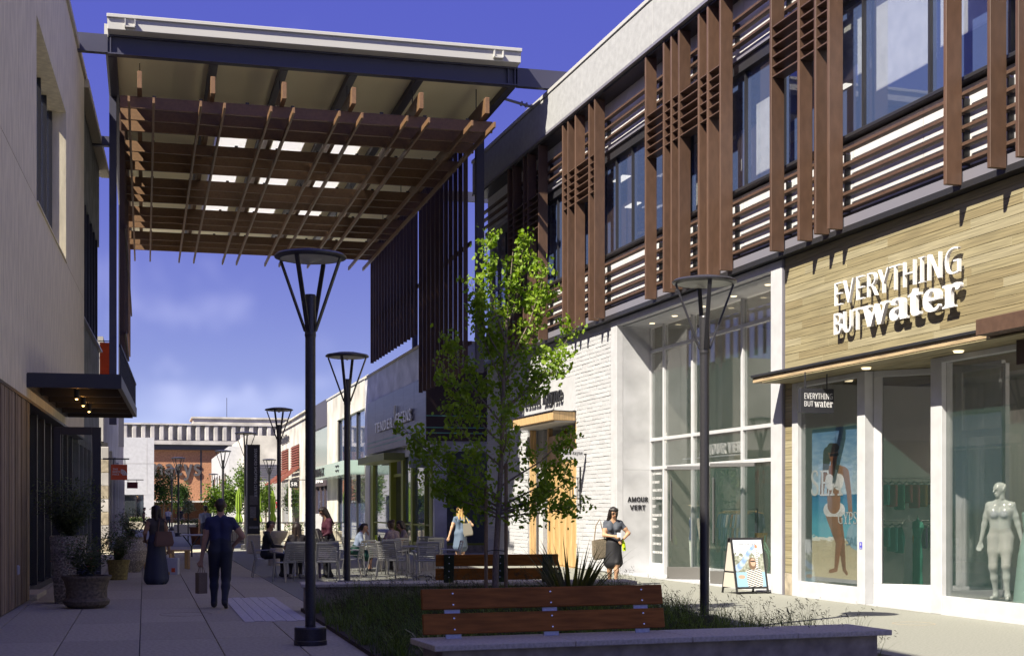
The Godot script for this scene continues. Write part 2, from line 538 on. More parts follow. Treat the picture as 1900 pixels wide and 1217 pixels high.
func right_upper() -> void:
	var t := thing("office_storey", "upper office storey with brown vertical fins, slatted panels and pale plaster parapet", "building", FR)
	# solid core, parapet, fascia
	ex(t, "roof_slab", mats["plaster"], S0, S1, 12.6, 12.8, 0.6, 14)
	ex(t, "floor_slab", mats["interior"], S0, S1 - 0.05, 6.36, 6.6, 0.35, 14)
	ex(t, "back_wall", mats["interior"], S0, S1, 6.4, 13.0, 13.7, 14)
	ex(t, "end_wall", mats["pale_metal"], S1 - 0.2, S1, 0.0, 13.0, 0.1, 13.7)
	ex(t, "office_ceiling", mats["interior_dark"], S0, S1 - 0.25, 11.2, 11.3, 0.4, 13.6)
	var ps := [S0, -6.2, -1.4, 3.4, 8.2, 13.0, 17.6, S1]
	for k in ps.size() - 1:
		ex(t, "parapet_panel", mats["plaster"], ps[k] + 0.006, ps[k + 1] - 0.006, 12.07, 13.06, -0.5, 0.1, 0.008)
	ex(t, "parapet_core", mats["joint"], S0, S1 - 0.05, 12.09, 13.0, -0.47, 0.08)
	ex(t, "coping", mats["cap"], S0, S1 + 0.03, 13.08, 13.19, -0.53, 0.4, 0.01)
	ex(t, "eave_flashing", mats["steel_violet"], S0, S1, 12.0, 12.068, -0.51, 0.09, 0.006)
	ex(t, "eave_soffit", mats["frame_dark"], S0, S1, 11.94, 11.997, -0.42, 0.09)
	# spandrel panels above and below the glazing, with open joints
	var js := [S0]
	var x := -10.4
	while x < 23.5:
		js.append(x); x += 2.15
	js.append(S1)
	for k in js.size() - 1:
		ex(t, "upper_panel", mats["panel"], js[k] + 0.008, js[k + 1] - 0.008, 10.86, 11.94, 0.03, 0.07)
		ex(t, "lower_panel", mats["panel"], js[k] + 0.008, js[k + 1] - 0.008, 6.72, 7.96, 0.03, 0.07)
	ex(t, "panel_backing", mats["black"], S0, S1 - 0.01, 6.70, 7.96, 0.072, 0.3)
	ex(t, "panel_backing", mats["black"], S0, S1 - 0.01, 10.86, 11.95, 0.072, 0.3)
	# head, sill and ledge profiles
	ex(t, "lintel", mats["steel_violet"], S0, S1, 10.68, 10.80, -0.06, 0.06, 0.006)
	ex(t, "head_channel", mats["frame_dark"], S0, S1, 10.45, 10.678, 0.0, 0.12)
	ex(t, "window_sill", mats["frame_dark"], S0, S1, 7.99, 8.06, -0.12, 0.2, 0.01)
	ex(t, "ledge_channel", mats["frame_dark"], S0, S1, 6.63, 6.70, -0.1, 0.06)
	ex(t, "ledge_face", mats["steel_violet"], S0, S1, 6.46, 6.628, -0.16, 0.05, 0.006)
	ex(t, "ledge_base", mats["frame_dark"], S0, S1, 6.36, 6.457, -0.19, 0.3)
	# slats, in runs between the fins
	var f := FINS.duplicate()
	f.append(S0); f.insert(0, S1 + 0.12)
	for k in f.size() - 1:
		var a: float = f[k + 1] + 0.04
		var c: float = f[k] - 0.04
		if c - a < 0.18: continue
		for h in [6.77, 7.02, 7.27, 7.52, 7.77, 10.92, 11.18, 11.44]:
			ex(t, "slat", mats["brown"], a, c, h - 0.028, h + 0.028, -0.19, -0.07, 0.004)
		# slat brackets
		for h in [7.0, 7.5, 11.2]:
			ex(t, "slat_bracket", mats["frame_dark"], a + 0.03, a + 0.06, h - 0.25, h + 0.25, -0.07, 0.03)
	# fins
	for k in 3: M("brown%d" % k, Color(0.090, 0.050, 0.033) * [0.86, 1.0, 1.1][k], 0.48, {"tex": texs["brownm"], "scale": Vector3(0.7, 0.25, 0.7), "off": Vector3(k * 0.3, k * 0.2, 0)})
	for s in FINS:
		bx(t, "fin", mats["brown%d" % (rng.randi() % 3)], Vector3(s, 9.2, -0.315), Vector3(0.075, 5.56, 0.27), 0.006)
	# ladders of short bars between the close fins
	for k in FINS.size() - 1:
		var a: float = FINS[k + 1]
		var c: float = FINS[k]
		if c - a > 1.3: continue
		for q in 6:
			ex(t, "ladder_bar", mats["brown"], a + 0.037, c - 0.037, 9.655 + q * 0.185 - 0.014, 9.655 + q * 0.185 + 0.014, -0.43, -0.19, 0.003)
	# glazing: panes between dark mullions
	var mu := [S0, -10.0, -8.15, -6.6, -5.05, -3.95, -1.9, 0.1, 1.15, 2.2, 3.0, 4.65, 5.6, 7.45, 8.35, 8.9, 10.9, 12.0, 13.0, 14.5, 15.2, 16.7, 17.8, 18.8, 20.3, 22.0, S1 - 0.22]
	for k in mu.size() - 1:
		var w := thing_part(t, "window")
		ex(w, "pane", mats["glass"], mu[k] + 0.025, mu[k + 1] - 0.025, 8.07, 10.45, 0.12, 0.128)
		ex(w, "mullion", mats["frame_dark"], mu[k] - 0.025, mu[k] + 0.025, 8.07, 10.45, 0.06, 0.18)
	# roller blinds hung inside at different heights
	for q in [[-1.85, -0.05, 8.75, 10.44], [-3.9, -1.95, 8.9, 10.44], [0.12, 1.1, 9.2, 10.44], [1.2, 1.9, 8.4, 10.2], [3.05, 4.5, 8.35, 9.75], [4.7, 5.2, 8.6, 9.4], [7.3, 8.3, 8.35, 9.7], [8.36, 8.85, 8.3, 10.0], [-6.5, -5.2, 8.5, 10.44], [-4.95, -4.1, 8.3, 10.4], [-8.0, -6.7, 8.3, 10.4]]:
		var bl := thing_part(t, "roller_blind")
		ex(bl, "blind_cloth", mats["blind"], q[0], q[1], q[2], q[3], 0.24, 0.246)
		ex(bl, "hem_bar", mats["panel"], q[0], q[1], q[2] - 0.025, q[2], 0.235, 0.252)
	# office inside: columns, ceiling lamps, partitions
	for s in [-9.0, -1.0, 7.0, 15.0, 22.5]:
		ex(t, "office_column", mats["interior"], s, s + 0.45, 6.6, 11.2, 3.0, 3.45)
	for k in 10:
		var lo := ex(t, "ceiling_lamp", M("office_lamp", Color(0.9, 0.9, 0.85), 0.5, {"emit": Color(1, 0.97, 0.88), "energy": 0.8}), -9.0 + k * 3.2, -8.2 + k * 3.2, 11.17, 11.2, 2.0 + (k % 2) * 1.6, 2.25 + (k % 2) * 1.6)
	ex(t, "partition", mats["interior"], S0, S1 - 0.3, 6.6, 11.2, 7.0, 7.1)

func thing_part(parent: Node, called: String) -> Node3D:
	var o := Node3D.new()
	o.name = called
	parent.add_child(o, true)
	return o

func plank_wall(t: Node, x0: float, x1: float, y0: float, y1: float, z0: float, z1: float, row: float, key: String, nk: int, lo: float, hi: float) -> void:
	var rows := int(round((y1 - y0) / row))
	var hh := (y1 - y0) / rows
	for r in rows:
		var x := x0
		var first := true
		while x < x1 - 0.01:
			var l := rng.randf_range(lo, hi)
			if first: l *= rng.randf_range(0.3, 1.0)
			first = false
			if x + l > x1 - 0.35: l = x1 - x
			var d := rng.randf_range(0.0, 0.004)
			ex(t, "plank", mats[key + str(rng.randi() % nk)], x + 0.0015, x + l - 0.0015, y0 + r * hh + 0.0025, y0 + (r + 1) * hh - 0.0025, z0 - d, z1, 0.003)
			x += l

func shop_swimwear() -> void:
	var t := thing("swimwear_shop_front", "swimwear shop front of honey cedar planks over white framed display windows", "shop front", FR)
	ex(t, "plank_backing", mats["black"], -12, 2.79, 4.06, 6.355, 0.032, 0.2)
	plank_wall(t, -12, 2.8, 4.1, 6.35, 0.0, 0.03, 0.141, "cedar", 6, 1.4, 3.6)
	# narrow plank pier beside the window, standing on a stone plinth
	ex(t, "pier_backing", mats["black"], 2.465, 2.79, 0.0, 4.05, 0.032, 0.2)
	plank_wall(t, 2.46, 2.8, 0.42, 4.02, 0.0, 0.03, 0.141, "cedar", 6, 3, 4)
	ex(t, "plinth", mats["wall_conc"], 2.462, 2.80, 0.0, 0.415, -0.01, 0.15, 0.005)
	# awning ledge with gutter bar
	ex(t, "awning_slab", M("awning_board", Color(0.36, 0.27, 0.165), 0.6, {"tex": texs["fibre"], "scale": Vector3(1.2, 3, 0.2)}), -4.5, 2.83, 3.985, 4.075, -0.66, 0.0, 0.004)
	ex(t, "awning_trim", mats["frame_dark"], -4.5, 2.84, 4.078, 4.125, -0.7, -0.002, 0.008)
	ex(t, "awning_slab", mats["brown"], -12, -4.52, 4.0, 4.22, -0.9, -0.01, 0.006)
	ex(t, "downstand", mats["dark_brown"], -12, -4.52, 3.62, 3.98, -0.25, -0.02, 0.004)
	for k in 9:
		ex(t, "soffit_board", mats["cedar%d" % (k % 6)], -12, 2.46, 3.962, 3.984, -0.65 + k * 0.34, -0.65 + k * 0.34 + 0.334)
	# white window frames: first window, doorway set back behind a slanting side light, second window
	var w1 := thing_part(t, "display_window")
	ex(w1, "jamb", mats["white"], 2.24, 2.457, 0.0, 3.955, -0.04, 0.14, 0.006)
	ex(w1, "jamb", mats["white"], -0.14, 0.11, 0.0, 3.955, -0.04, 0.16, 0.006)
	ex(w1, "bottom_rail", mats["white"], 0.112, 2.238, 0.0, 0.285, -0.035, 0.13, 0.005)
	ex(w1, "plinth_strip", mats["white"], 0.112, 2.238, 0.0, 0.06, -0.05, -0.036)
	ex(w1, "head_rail", mats["white"], 0.112, 2.238, 3.87, 3.957, -0.035, 0.13, 0.005)
	ex(w1, "pane", mats["glass_shop"], 0.112, 2.238, 0.286, 3.869, 0.04, 0.052)
	var w2 := thing_part(t, "display_window")
	ex(w2, "jamb", mats["white"], -2.40, -2.10, 0.0, 3.955, -0.04, 0.16, 0.006)
	ex(w2, "bottom_rail", mats["white"], -11.0, -2.402, 0.0, 0.285, -0.035, 0.13, 0.005)
	ex(w2, "plinth_strip", mats["white"], -11.0, -2.402, 0.0, 0.06, -0.05, -0.036)
	ex(w2, "head_rail", mats["white"], -11.0, -2.402, 3.87, 3.957, -0.035, 0.13, 0.005)
	ex(w2, "pane", mats["glass_shop"], -6.4, -2.402, 0.286, 3.869, 0.04, 0.052)
	ex(w2, "jamb", mats["white"], -6.6, -6.41, 0.286, 3.869, -0.04, 0.16)
	ex(w2, "pane", mats["glass_shop"], -11.0, -6.61, 0.286, 3.869, 0.04, 0.052)
	# side light of the doorway running back at a slant from (-0.14, 0.16) to (-1.45, 0.95)
	var a := Vector3(-0.12, 0, 0.165)
	var c := Vector3(-1.20, 0, 1.15)
	var d := (c - a).normalized()
	var B := Basis(d, Vector3.UP, d.cross(Vector3.UP))
	var L := a.distance_to(c)
	var sl := Node3D.new()
	sl.name = "side_light"
	t.add_child(sl, true)
	sl.transform = Transform3D(B, a)
	ex(sl, "bottom_rail", mats["white"], 0.0, L, 0.0, 0.36, -0.04, 0.06, 0.005)
	ex(sl, "head_rail", mats["white"], 0.0, L, 3.85, 3.955, -0.04, 0.06, 0.005)
	ex(sl, "stile", mats["white"], 0.0, 0.14, 0.362, 3.848, -0.04, 0.06, 0.005)
	ex(sl, "stile", mats["white"], L - 0.1, L, 0.362, 3.848, -0.04, 0.06, 0.005)
	ex(sl, "pane", mats["glass_shop"], 0.14, L - 0.1, 0.362, 3.848, 0.0, 0.012)
	# door and over light between the slant and the second window
	var dr := thing_part(t, "shop_door")
	ex(dr, "door_rail", mats["white"], -2.3, -1.24, 0.03, 0.36, 1.1, 1.18, 0.005)
	ex(dr, "door_rail", mats["white"], -2.3, -1.24, 2.78, 2.90, 1.1, 1.18, 0.005)
	ex(dr, "door_stile", mats["white"], -1.34, -1.24, 0.362, 2.778, 1.1, 1.18, 0.005)
	ex(dr, "door_stile", mats["white"], -2.4, -2.28, 0.0, 3.9, 1.1, 1.18, 0.005)
	ex(dr, "head_rail", mats["white"], -2.3, -1.24, 3.85, 3.955, 1.1, 1.18, 0.005)
	ex(dr, "pane", mats["glass_shop"], -2.28, -1.34, 0.362, 2.778, 1.13, 1.142)
	ex(dr, "pane", mats["glass_shop"], -2.28, -1.30, 2.902, 3.848, 1.13, 1.142)
	ex(dr, "side_pane", mats["glass_shop"], -2.36, -2.348, 0.36, 3.85, 0.162, 1.09)
	ex(dr, "side_rail", mats["white"], -2.4, -2.31, 0.0, 0.36, 0.162, 1.09)
	ex(t, "threshold", mats["white_stone"], -2.09, -0.15, 0.0, 0.012, -0.02, 1.09)
	# room behind
	ex(t, "shop_floor", mats["interior"], -11.5, 2.4, -0.02, 0.02, 1.2, 9)
	ex(t, "shop_floor", mats["interior"], 0.0, 2.4, 0.02, 0.25, 0.2, 1.6)
	ex(t, "shop_floor", mats["interior"], -11.0, -2.42, 0.02, 0.25, 0.17, 1.9)
	ex(t, "shop_back_wall", mats["interior"], -11.5, 2.4, 0.0, 4.5, 9.0, 9.2)
	ex(t, "shop_side_wall", mats["ceiling"], 2.35, 2.45, 0.02, 3.96, 0.2, 9.0)
	ex(t, "shop_ceiling", mats["ceiling"], -11.5, 2.4, 4.06, 4.2, 0.25, 9.0)
	ex(t, "ceiling_beam", mats["ceiling"], -11.5, 2.3, 3.5, 4.05, 4.0, 4.3)
	for s in [1.5, -0.6, -3.2]:
		var m := MB.new()
		m.lathe([Vector2(0.0, 0.0), Vector2(0.07, 0.0), Vector2(0.07, 0.02), Vector2(0.085, 0.025)], 16)
		pm(t, "downlight", m, mats["downlight"], Transform3D(Basis.IDENTITY, Vector3(s, 3.93, -0.28 if s < 0 else 0.6)))
	# main lettering
	var sg := thing("shop_sign", "large white raised two-line lettering on honey cedar planks", "sign", FR)
	letters(sg, "EVERYTHING", thin_font(), Vector3(0.79, 5.16, -0.10), 0.40, 0.05, mats["white_letter"], 3.83, TB)
	letters(sg, "BUT", font(), Vector3(0.80, 4.66, -0.10), 0.37, 0.05, mats["white_letter"], 0.95, TB)
	letters(sg, "water", font(true, true), Vector3(-0.20, 4.66, -0.11), 0.47, 0.06, mats["white_letter"], 2.85, TB)
	# standoff pins
	for k in 20:
		var m2 := MB.new()
		m2.tube([Vector3(0.66 - k * 0.19, 5.22 if k % 2 else 4.72, -0.075), Vector3(0.66 - k * 0.19, 5.22 if k % 2 else 4.72, -0.004)], [0.006, 0.006], 6)
		pm(sg, "standoff_pin", m2, mats["steel"])
	# hanging blade sign
	var bs := thing("blade_sign", "small dark hanging sign with white two-line lettering under the cedar awning", "sign", FR * Transform3D(Basis.IDENTITY, Vector3(0.62, 0, 0)))
	ex(bs, "board", mats["metal_dark"], -0.05, 0.05, 3.28, 3.70, -0.86, -0.22, 0.004)
	for z in [-0.75, -0.33]:
		ex(bs, "hanger", mats["metal_dark"], -0.008, 0.008, 3.7, 3.984, z - 0.008, z + 0.008)
	var SB := Basis(Vector3(0, 0, 1), Vector3.UP, Vector3(-1, 0, 0))
	letters(bs, "EVERYTHING", font(), Vector3(-0.052, 3.52, -0.79), 0.10, 0.004, mats["white_letter"], 0.54, SB, "lettering", true)
	letters(bs, "BUT", font(), Vector3(-0.052, 3.39, -0.79), 0.09, 0.004, mats["white_letter"], 0.17, SB, "lettering", true)
	letters(bs, "water", font(true, true), Vector3(-0.052, 3.38, -0.6), 0.12, 0.004, mats["white_letter"], 0.36, SB, "lettering", true)
	# small blue access sticker on the pier
	var st := thing("sticker", "small blue and white access sticker on white window pier", "sticker", FR)
	bx(st, "sticker_sheet", M("blue_sticker", Color(0.03, 0.03, 0.45), 0.4), Vector3(-0.02, 1.0, -0.0425), Vector3(0.09, 0.12, 0.002))
	bx(st, "sticker_mark", mats["white"], Vector3(-0.02, 1.02, -0.0445), Vector3(0.035, 0.045, 0.0015))
	bx(st, "sticker_mark", mats["white"], Vector3(-0.02, 0.96, -0.0445), Vector3(0.06, 0.014, 0.0015))
	for q in [[-1.0, 4.9], [-4.5, 3.0]]:  # two lamps added to brighten the garments inside the room
		var cl := thing("ceiling_lamp", ["added flat ceiling lamp that brightens the goods deep inside the swimwear shop", "added flat ceiling lamp that brightens the mannequin window of the swimwear shop"][0 if q[0] > -2 else 1], "lamp", FR * Transform3D(Basis.IDENTITY, Vector3(q[0], 3.9, q[1])))
		bx(cl, "diffuser", mats["office_lamp"], Vector3.ZERO, Vector3(0.9, 0.05, 0.3), 0.01)
		bx(cl, "housing", mats["white"], Vector3(0, 0.06, 0), Vector3(0.94, 0.06, 0.34), 0.01)
		shop_light(cl, Vector3(0, -0.1, 0), 1.6)
	poster()
	shop_goods()

func shop_light(parent: Node3D, where: Vector3, energy: float) -> void:
	var om := OmniLight3D.new()
	om.name = "lamp_light"
	om.light_color = Color(1, 0.95, 0.86)
	om.light_energy = energy
	om.light_size = 0.25
	om.omni_range = 15.0
	om.omni_attenuation = 2.0
	om.shadow_enabled = true
	parent.add_child(om, true)
	om.position = where

# a beach print behind the first window
func poster() -> void:
	var w := 200
	var h := 440
	var im := Image.create(w, h, false, Image.FORMAT_RGB8)
	var f := FastNoiseLite.new()
	f.seed = 4; f.frequency = 0.02
	for y in h:
		for x in w:
			var u := float(y) / h
			var no := f.get_noise_2d(x, y * 3)
			var c := Color(0.36, 0.52, 0.70).lerp(Color(0.74, 0.82, 0.88), clampf(u / 0.42 + no * 0.4, 0, 1))
			if u > 0.44 + no * 0.002: c = Color(0.10, 0.42, 0.62).lerp(Color(0.32, 0.66, 0.76), clampf((u - 0.44) / 0.2, 0, 1) + no * 0.15)
			if u > 0.72 + no * 0.02: c = Color(0.88, 0.90, 0.88)
			if u > 0.745 + no * 0.02: c = Color(0.76, 0.72, 0.60).lerp(Color(0.84, 0.80, 0.68), (u - 0.75) * 4 + no * 0.3)
			im.set_pixel(x, y, c)
	var skin := Color(0.60, 0.40, 0.27)
	var limb := func(a: Vector2, b: Vector2, ra: float, rb: float, c: Color) -> void:
		var n := int(a.distance_to(b)) + 1
		for k in n + 1:
			var t := float(k) / n
			var p := a.lerp(b, t)
			p.x = 92 + (p.x - 88) * 1.45
			var r := lerpf(ra, rb, t) * 1.22
			for yy in range(int(-r), int(r) + 1):
				for xx in range(int(-r), int(r) + 1):
					if xx * xx + yy * yy <= r * r:
						var q := Vector2i(int(p.x) + xx, int(p.y) + yy)
						if q.x >= 0 and q.y >= 0 and q.x < w and q.y < h:
							im.set_pixelv(q, c * (0.86 + 0.16 * float(xx + r) / (2 * r + 1)))
	limb.call(Vector2(88, 250), Vector2(104, 330), 19, 11, skin * 0.9)
	limb.call(Vector2(104, 330), Vector2(112, 410), 10, 5, skin * 0.9)
	limb.call(Vector2(78, 250), Vector2(98, 330), 19, 11, skin)
	limb.call(Vector2(98, 330), Vector2(90, 412), 10, 5, skin)
	limb.call(Vector2(90, 412), Vector2(74, 418), 5, 4, skin)
	limb.call(Vector2(112, 410), Vector2(118, 420), 5, 4, skin)
	limb.call(Vector2(70, 238), Vector2(100, 238), 16, 16, Color(0.93, 0.93, 0.94))
	limb.call(Vector2(84, 172), Vector2(84, 225), 22, 20, skin)
	limb.call(Vector2(64, 130), Vector2(108, 130), 14, 14, skin)
	limb.call(Vector2(74, 130), Vector2(96, 130), 18, 18, skin)
	limb.call(Vector2(72, 152), Vector2(76, 162), 15, 15, Color(0.93, 0.93, 0.94))
	limb.call(Vector2(98, 152), Vector2(96, 162), 15, 15, Color(0.93, 0.93, 0.94))
	limb.call(Vector2(116, 130), Vector2(124, 190), 9, 7, skin)
	limb.call(Vector2(124, 190), Vector2(128, 250), 7, 6, skin)
	limb.call(Vector2(57, 132), Vector2(52, 190), 8, 6, skin * 0.9)
	limb.call(Vector2(84, 100), Vector2(84, 118), 9, 10, skin)
	limb.call(Vector2(68, 70), Vector2(62, 118), 14, 9, Color(0.16, 0.10, 0.07))
	limb.call(Vector2(82, 70), Vector2(84, 92), 15, 10, skin)
	limb.call(Vector2(76, 58), Vector2(90, 58), 12, 10, Color(0.16, 0.10, 0.07))
	limb.call(Vector2(76, 78), Vector2(94, 78), 4, 4, Color(0.08, 0.08, 0.10))
	limb.call(Vector2(146, 312), Vector2(146, 312.5), 33, 33, Color(0.62, 0.78, 0.88))
	var pt := thing("beach_poster", "tall beach poster of a figure in white bikini with a pale sale disc", "poster", FR)
	var m := StandardMaterial3D.new()
	m.albedo_texture = ImageTexture.create_from_image(im)
	m.roughness = 0.6
	var q := QuadMesh.new()
	q.size = Vector2(1.84, 2.70)
	var x0 := 1.95
	put(pt, "print", q, m, Transform3D(TB, Vector3(1.06, 1.72, 0.12)))
	ex(pt, "board", mats["white"], 0.14, 1.98, 0.32, 3.08, 0.125, 0.14)
	ex(pt, "foot_strip", mats["white"], 0.14, 1.98, 0.32, 0.39, 0.112, 0.119)
	letters(pt, "SEA", font(true), Vector3(2.0, 1.86, 0.113), 0.46, 0.004, mats["white_letter"], 1.14, TB, "lettering", true)
	letters(pt, "GYPSY", font(true), Vector3(1.02, 1.36, 0.113), 0.21, 0.004, mats["white_letter"], 0.84, TB, "lettering", true)
	letters(pt, "SALE", font(), Vector3(0.74, 0.99, 0.113), 0.15, 0.004, M("sale_blue", Color(0.12, 0.25, 0.38), 0.6), 0.5, TB, "lettering", true)

func shop_goods() -> void:
	# rails of swimwear at the side and back of the room
	var cols := [Color(0.05, 0.10, 0.30), Color(0.10, 0.40, 0.36), Color(0.45, 0.10, 0.12), Color(0.55, 0.52, 0.48), Color(0.10, 0.28, 0.18), Color(0.45, 0.25, 0.08), Color(0.20, 0.08, 0.26)]
	for r in [[2.05, 2.2, 2.15], [2.06, 1.4, 2.16], [0.2, 1.75, 4.6], [-2.2, 1.75, 4.61], [-1.2, 1.2, 6.5]]:
		var k := thing("clothes_rail", ["high rail of small swimwear behind the slanting side light", "low rail of small swimwear behind the slanting side light", "rail of swimwear farther inside, behind the shop door", "rail of swimwear farther inside, behind the white mannequin", "low rail of swimwear at the back of the swimwear shop"][[2.15, 2.16, 4.6, 4.61, 6.5].find(r[2])], "clothes rail", FR * Transform3D(Basis(Vector3.UP, PI / 2 if r[0] > 2.0 else 0.0), Vector3(r[0], 0, r[2])), "swimwear rails")
		var m := MB.new()
		m.tube([Vector3(-0.9, r[1], 0), Vector3(0.9, r[1], 0)], [0.014, 0.014], 8)
		m.tube([Vector3(-0.9, 0.02, 0), Vector3(-0.9, r[1], 0)], [0.016, 0.016], 8)
		m.tube([Vector3(0.9, 0.02, 0), Vector3(0.9, r[1], 0)], [0.016, 0.016], 8)
		pm(k, "rail_frame", m, mats["steel"])
		for q in 11:
			var g := MB.new()
			var x := -0.8 + q * 0.16
			g.tube([Vector3(x, r[1] - 0.02, 0.0), Vector3(x, r[1] - 0.07, 0.0)], [0.006, 0.006], 5)
			g.tube([Vector3(x, r[1] - 0.12, -0.2), Vector3(x, r[1] - 0.06, 0.0), Vector3(x, r[1] - 0.12, 0.2)], [0.014, 0.014, 0.014], 5)
			var hg := pm(k, "hanger", g, mats["white"])
			var c := MB.new()
			var l := rng.randf_range(0.28, 0.5)
			c.box(Vector3(x, r[1] - 0.12 - l * 0.5, 0), Vector3(0.05, l, 0.34), 0.02)
			var ci := rng.randi() % cols.size()
			pm(hg, "garment", c, M("garm%d" % ci, cols[ci], 0.8))
	# a glossy mannequin, and a grey double standing in for its reflection
	mannequin("white glossy mannequin in bikini top and white shorts in swimwear window", Transform3D(Basis(Vector3.UP, deg_to_rad(222)), Vector3(-3.05, 0.25, 0.55)))
	mannequin("grey double of the white mannequin standing in for its reflection in the side glass", Transform3D(Basis(Vector3.UP, deg_to_rad(150)), Vector3(-0.55, 0.02, 1.75)), Color(0.40, 0.43, 0.43))
	# pale dress form at the edge
	var dd := thing("hanging_dress", "long pale aqua dress on a stand beside the white mannequin", "dress", FR * Transform3D(Basis.IDENTITY, Vector3(-3.86, 0.25, 0.5)))
	var b := MB.new()
	b.lathe([Vector2(0.30, 0.02), Vector2(0.22, 0.7), Vector2(0.13, 1.05), Vector2(0.16, 1.3), Vector2(0.05, 1.42), Vector2(0.0, 1.43)], 20, Vector3.ZERO, 1.0, 0.8)
	pm(dd, "dress_cloth", b, M("aqua", Color(0.36, 0.52, 0.47), 0.7))
	# robes at the side light
	for q in 2:
		var rb := thing("hanging_robe", ["white robe on a hook behind the slanting side light", "dark green robe beside the white robe behind the side light"][q], "robe", FR * Transform3D(Basis.IDENTITY, Vector3(0.72 - q * 0.2, 0.02, 1.35 + q * 0.05)))
		var m3 := MB.new()
		m3.lathe([Vector2(0.15, 0.25), Vector2(0.12, 0.5), Vector2(0.14, 0.75), Vector2(0.09, 1.1), Vector2(0.17, 1.28), Vector2(0.14, 1.36), Vector2(0.03, 1.42), Vector2(0.0, 1.5)], 14, Vector3.ZERO, 1.0, 0.5)
		pm(rb, "robe_cloth", m3, M("robe%d" % q, [Color(0.75, 0.77, 0.77), Color(0.03, 0.20, 0.14)][q], 0.8))
	var es := thing("exit_sign", "small red EXIT sign seen mirrored inside the swimwear shop", "sign", FR)
	letters(es, "EXIT", font(), Vector3(-4.75, 2.72, 3.9), 0.15, 0.004, M("exit_red", Color(0.25, 0.02, 0.015), 0.5, {"emit": Color(0.5, 0.03, 0.02), "energy": 0.3}), 0.5, Basis(Vector3(1, 0, 0), Vector3.UP, Vector3(0, 0, 1)), "lettering", true)

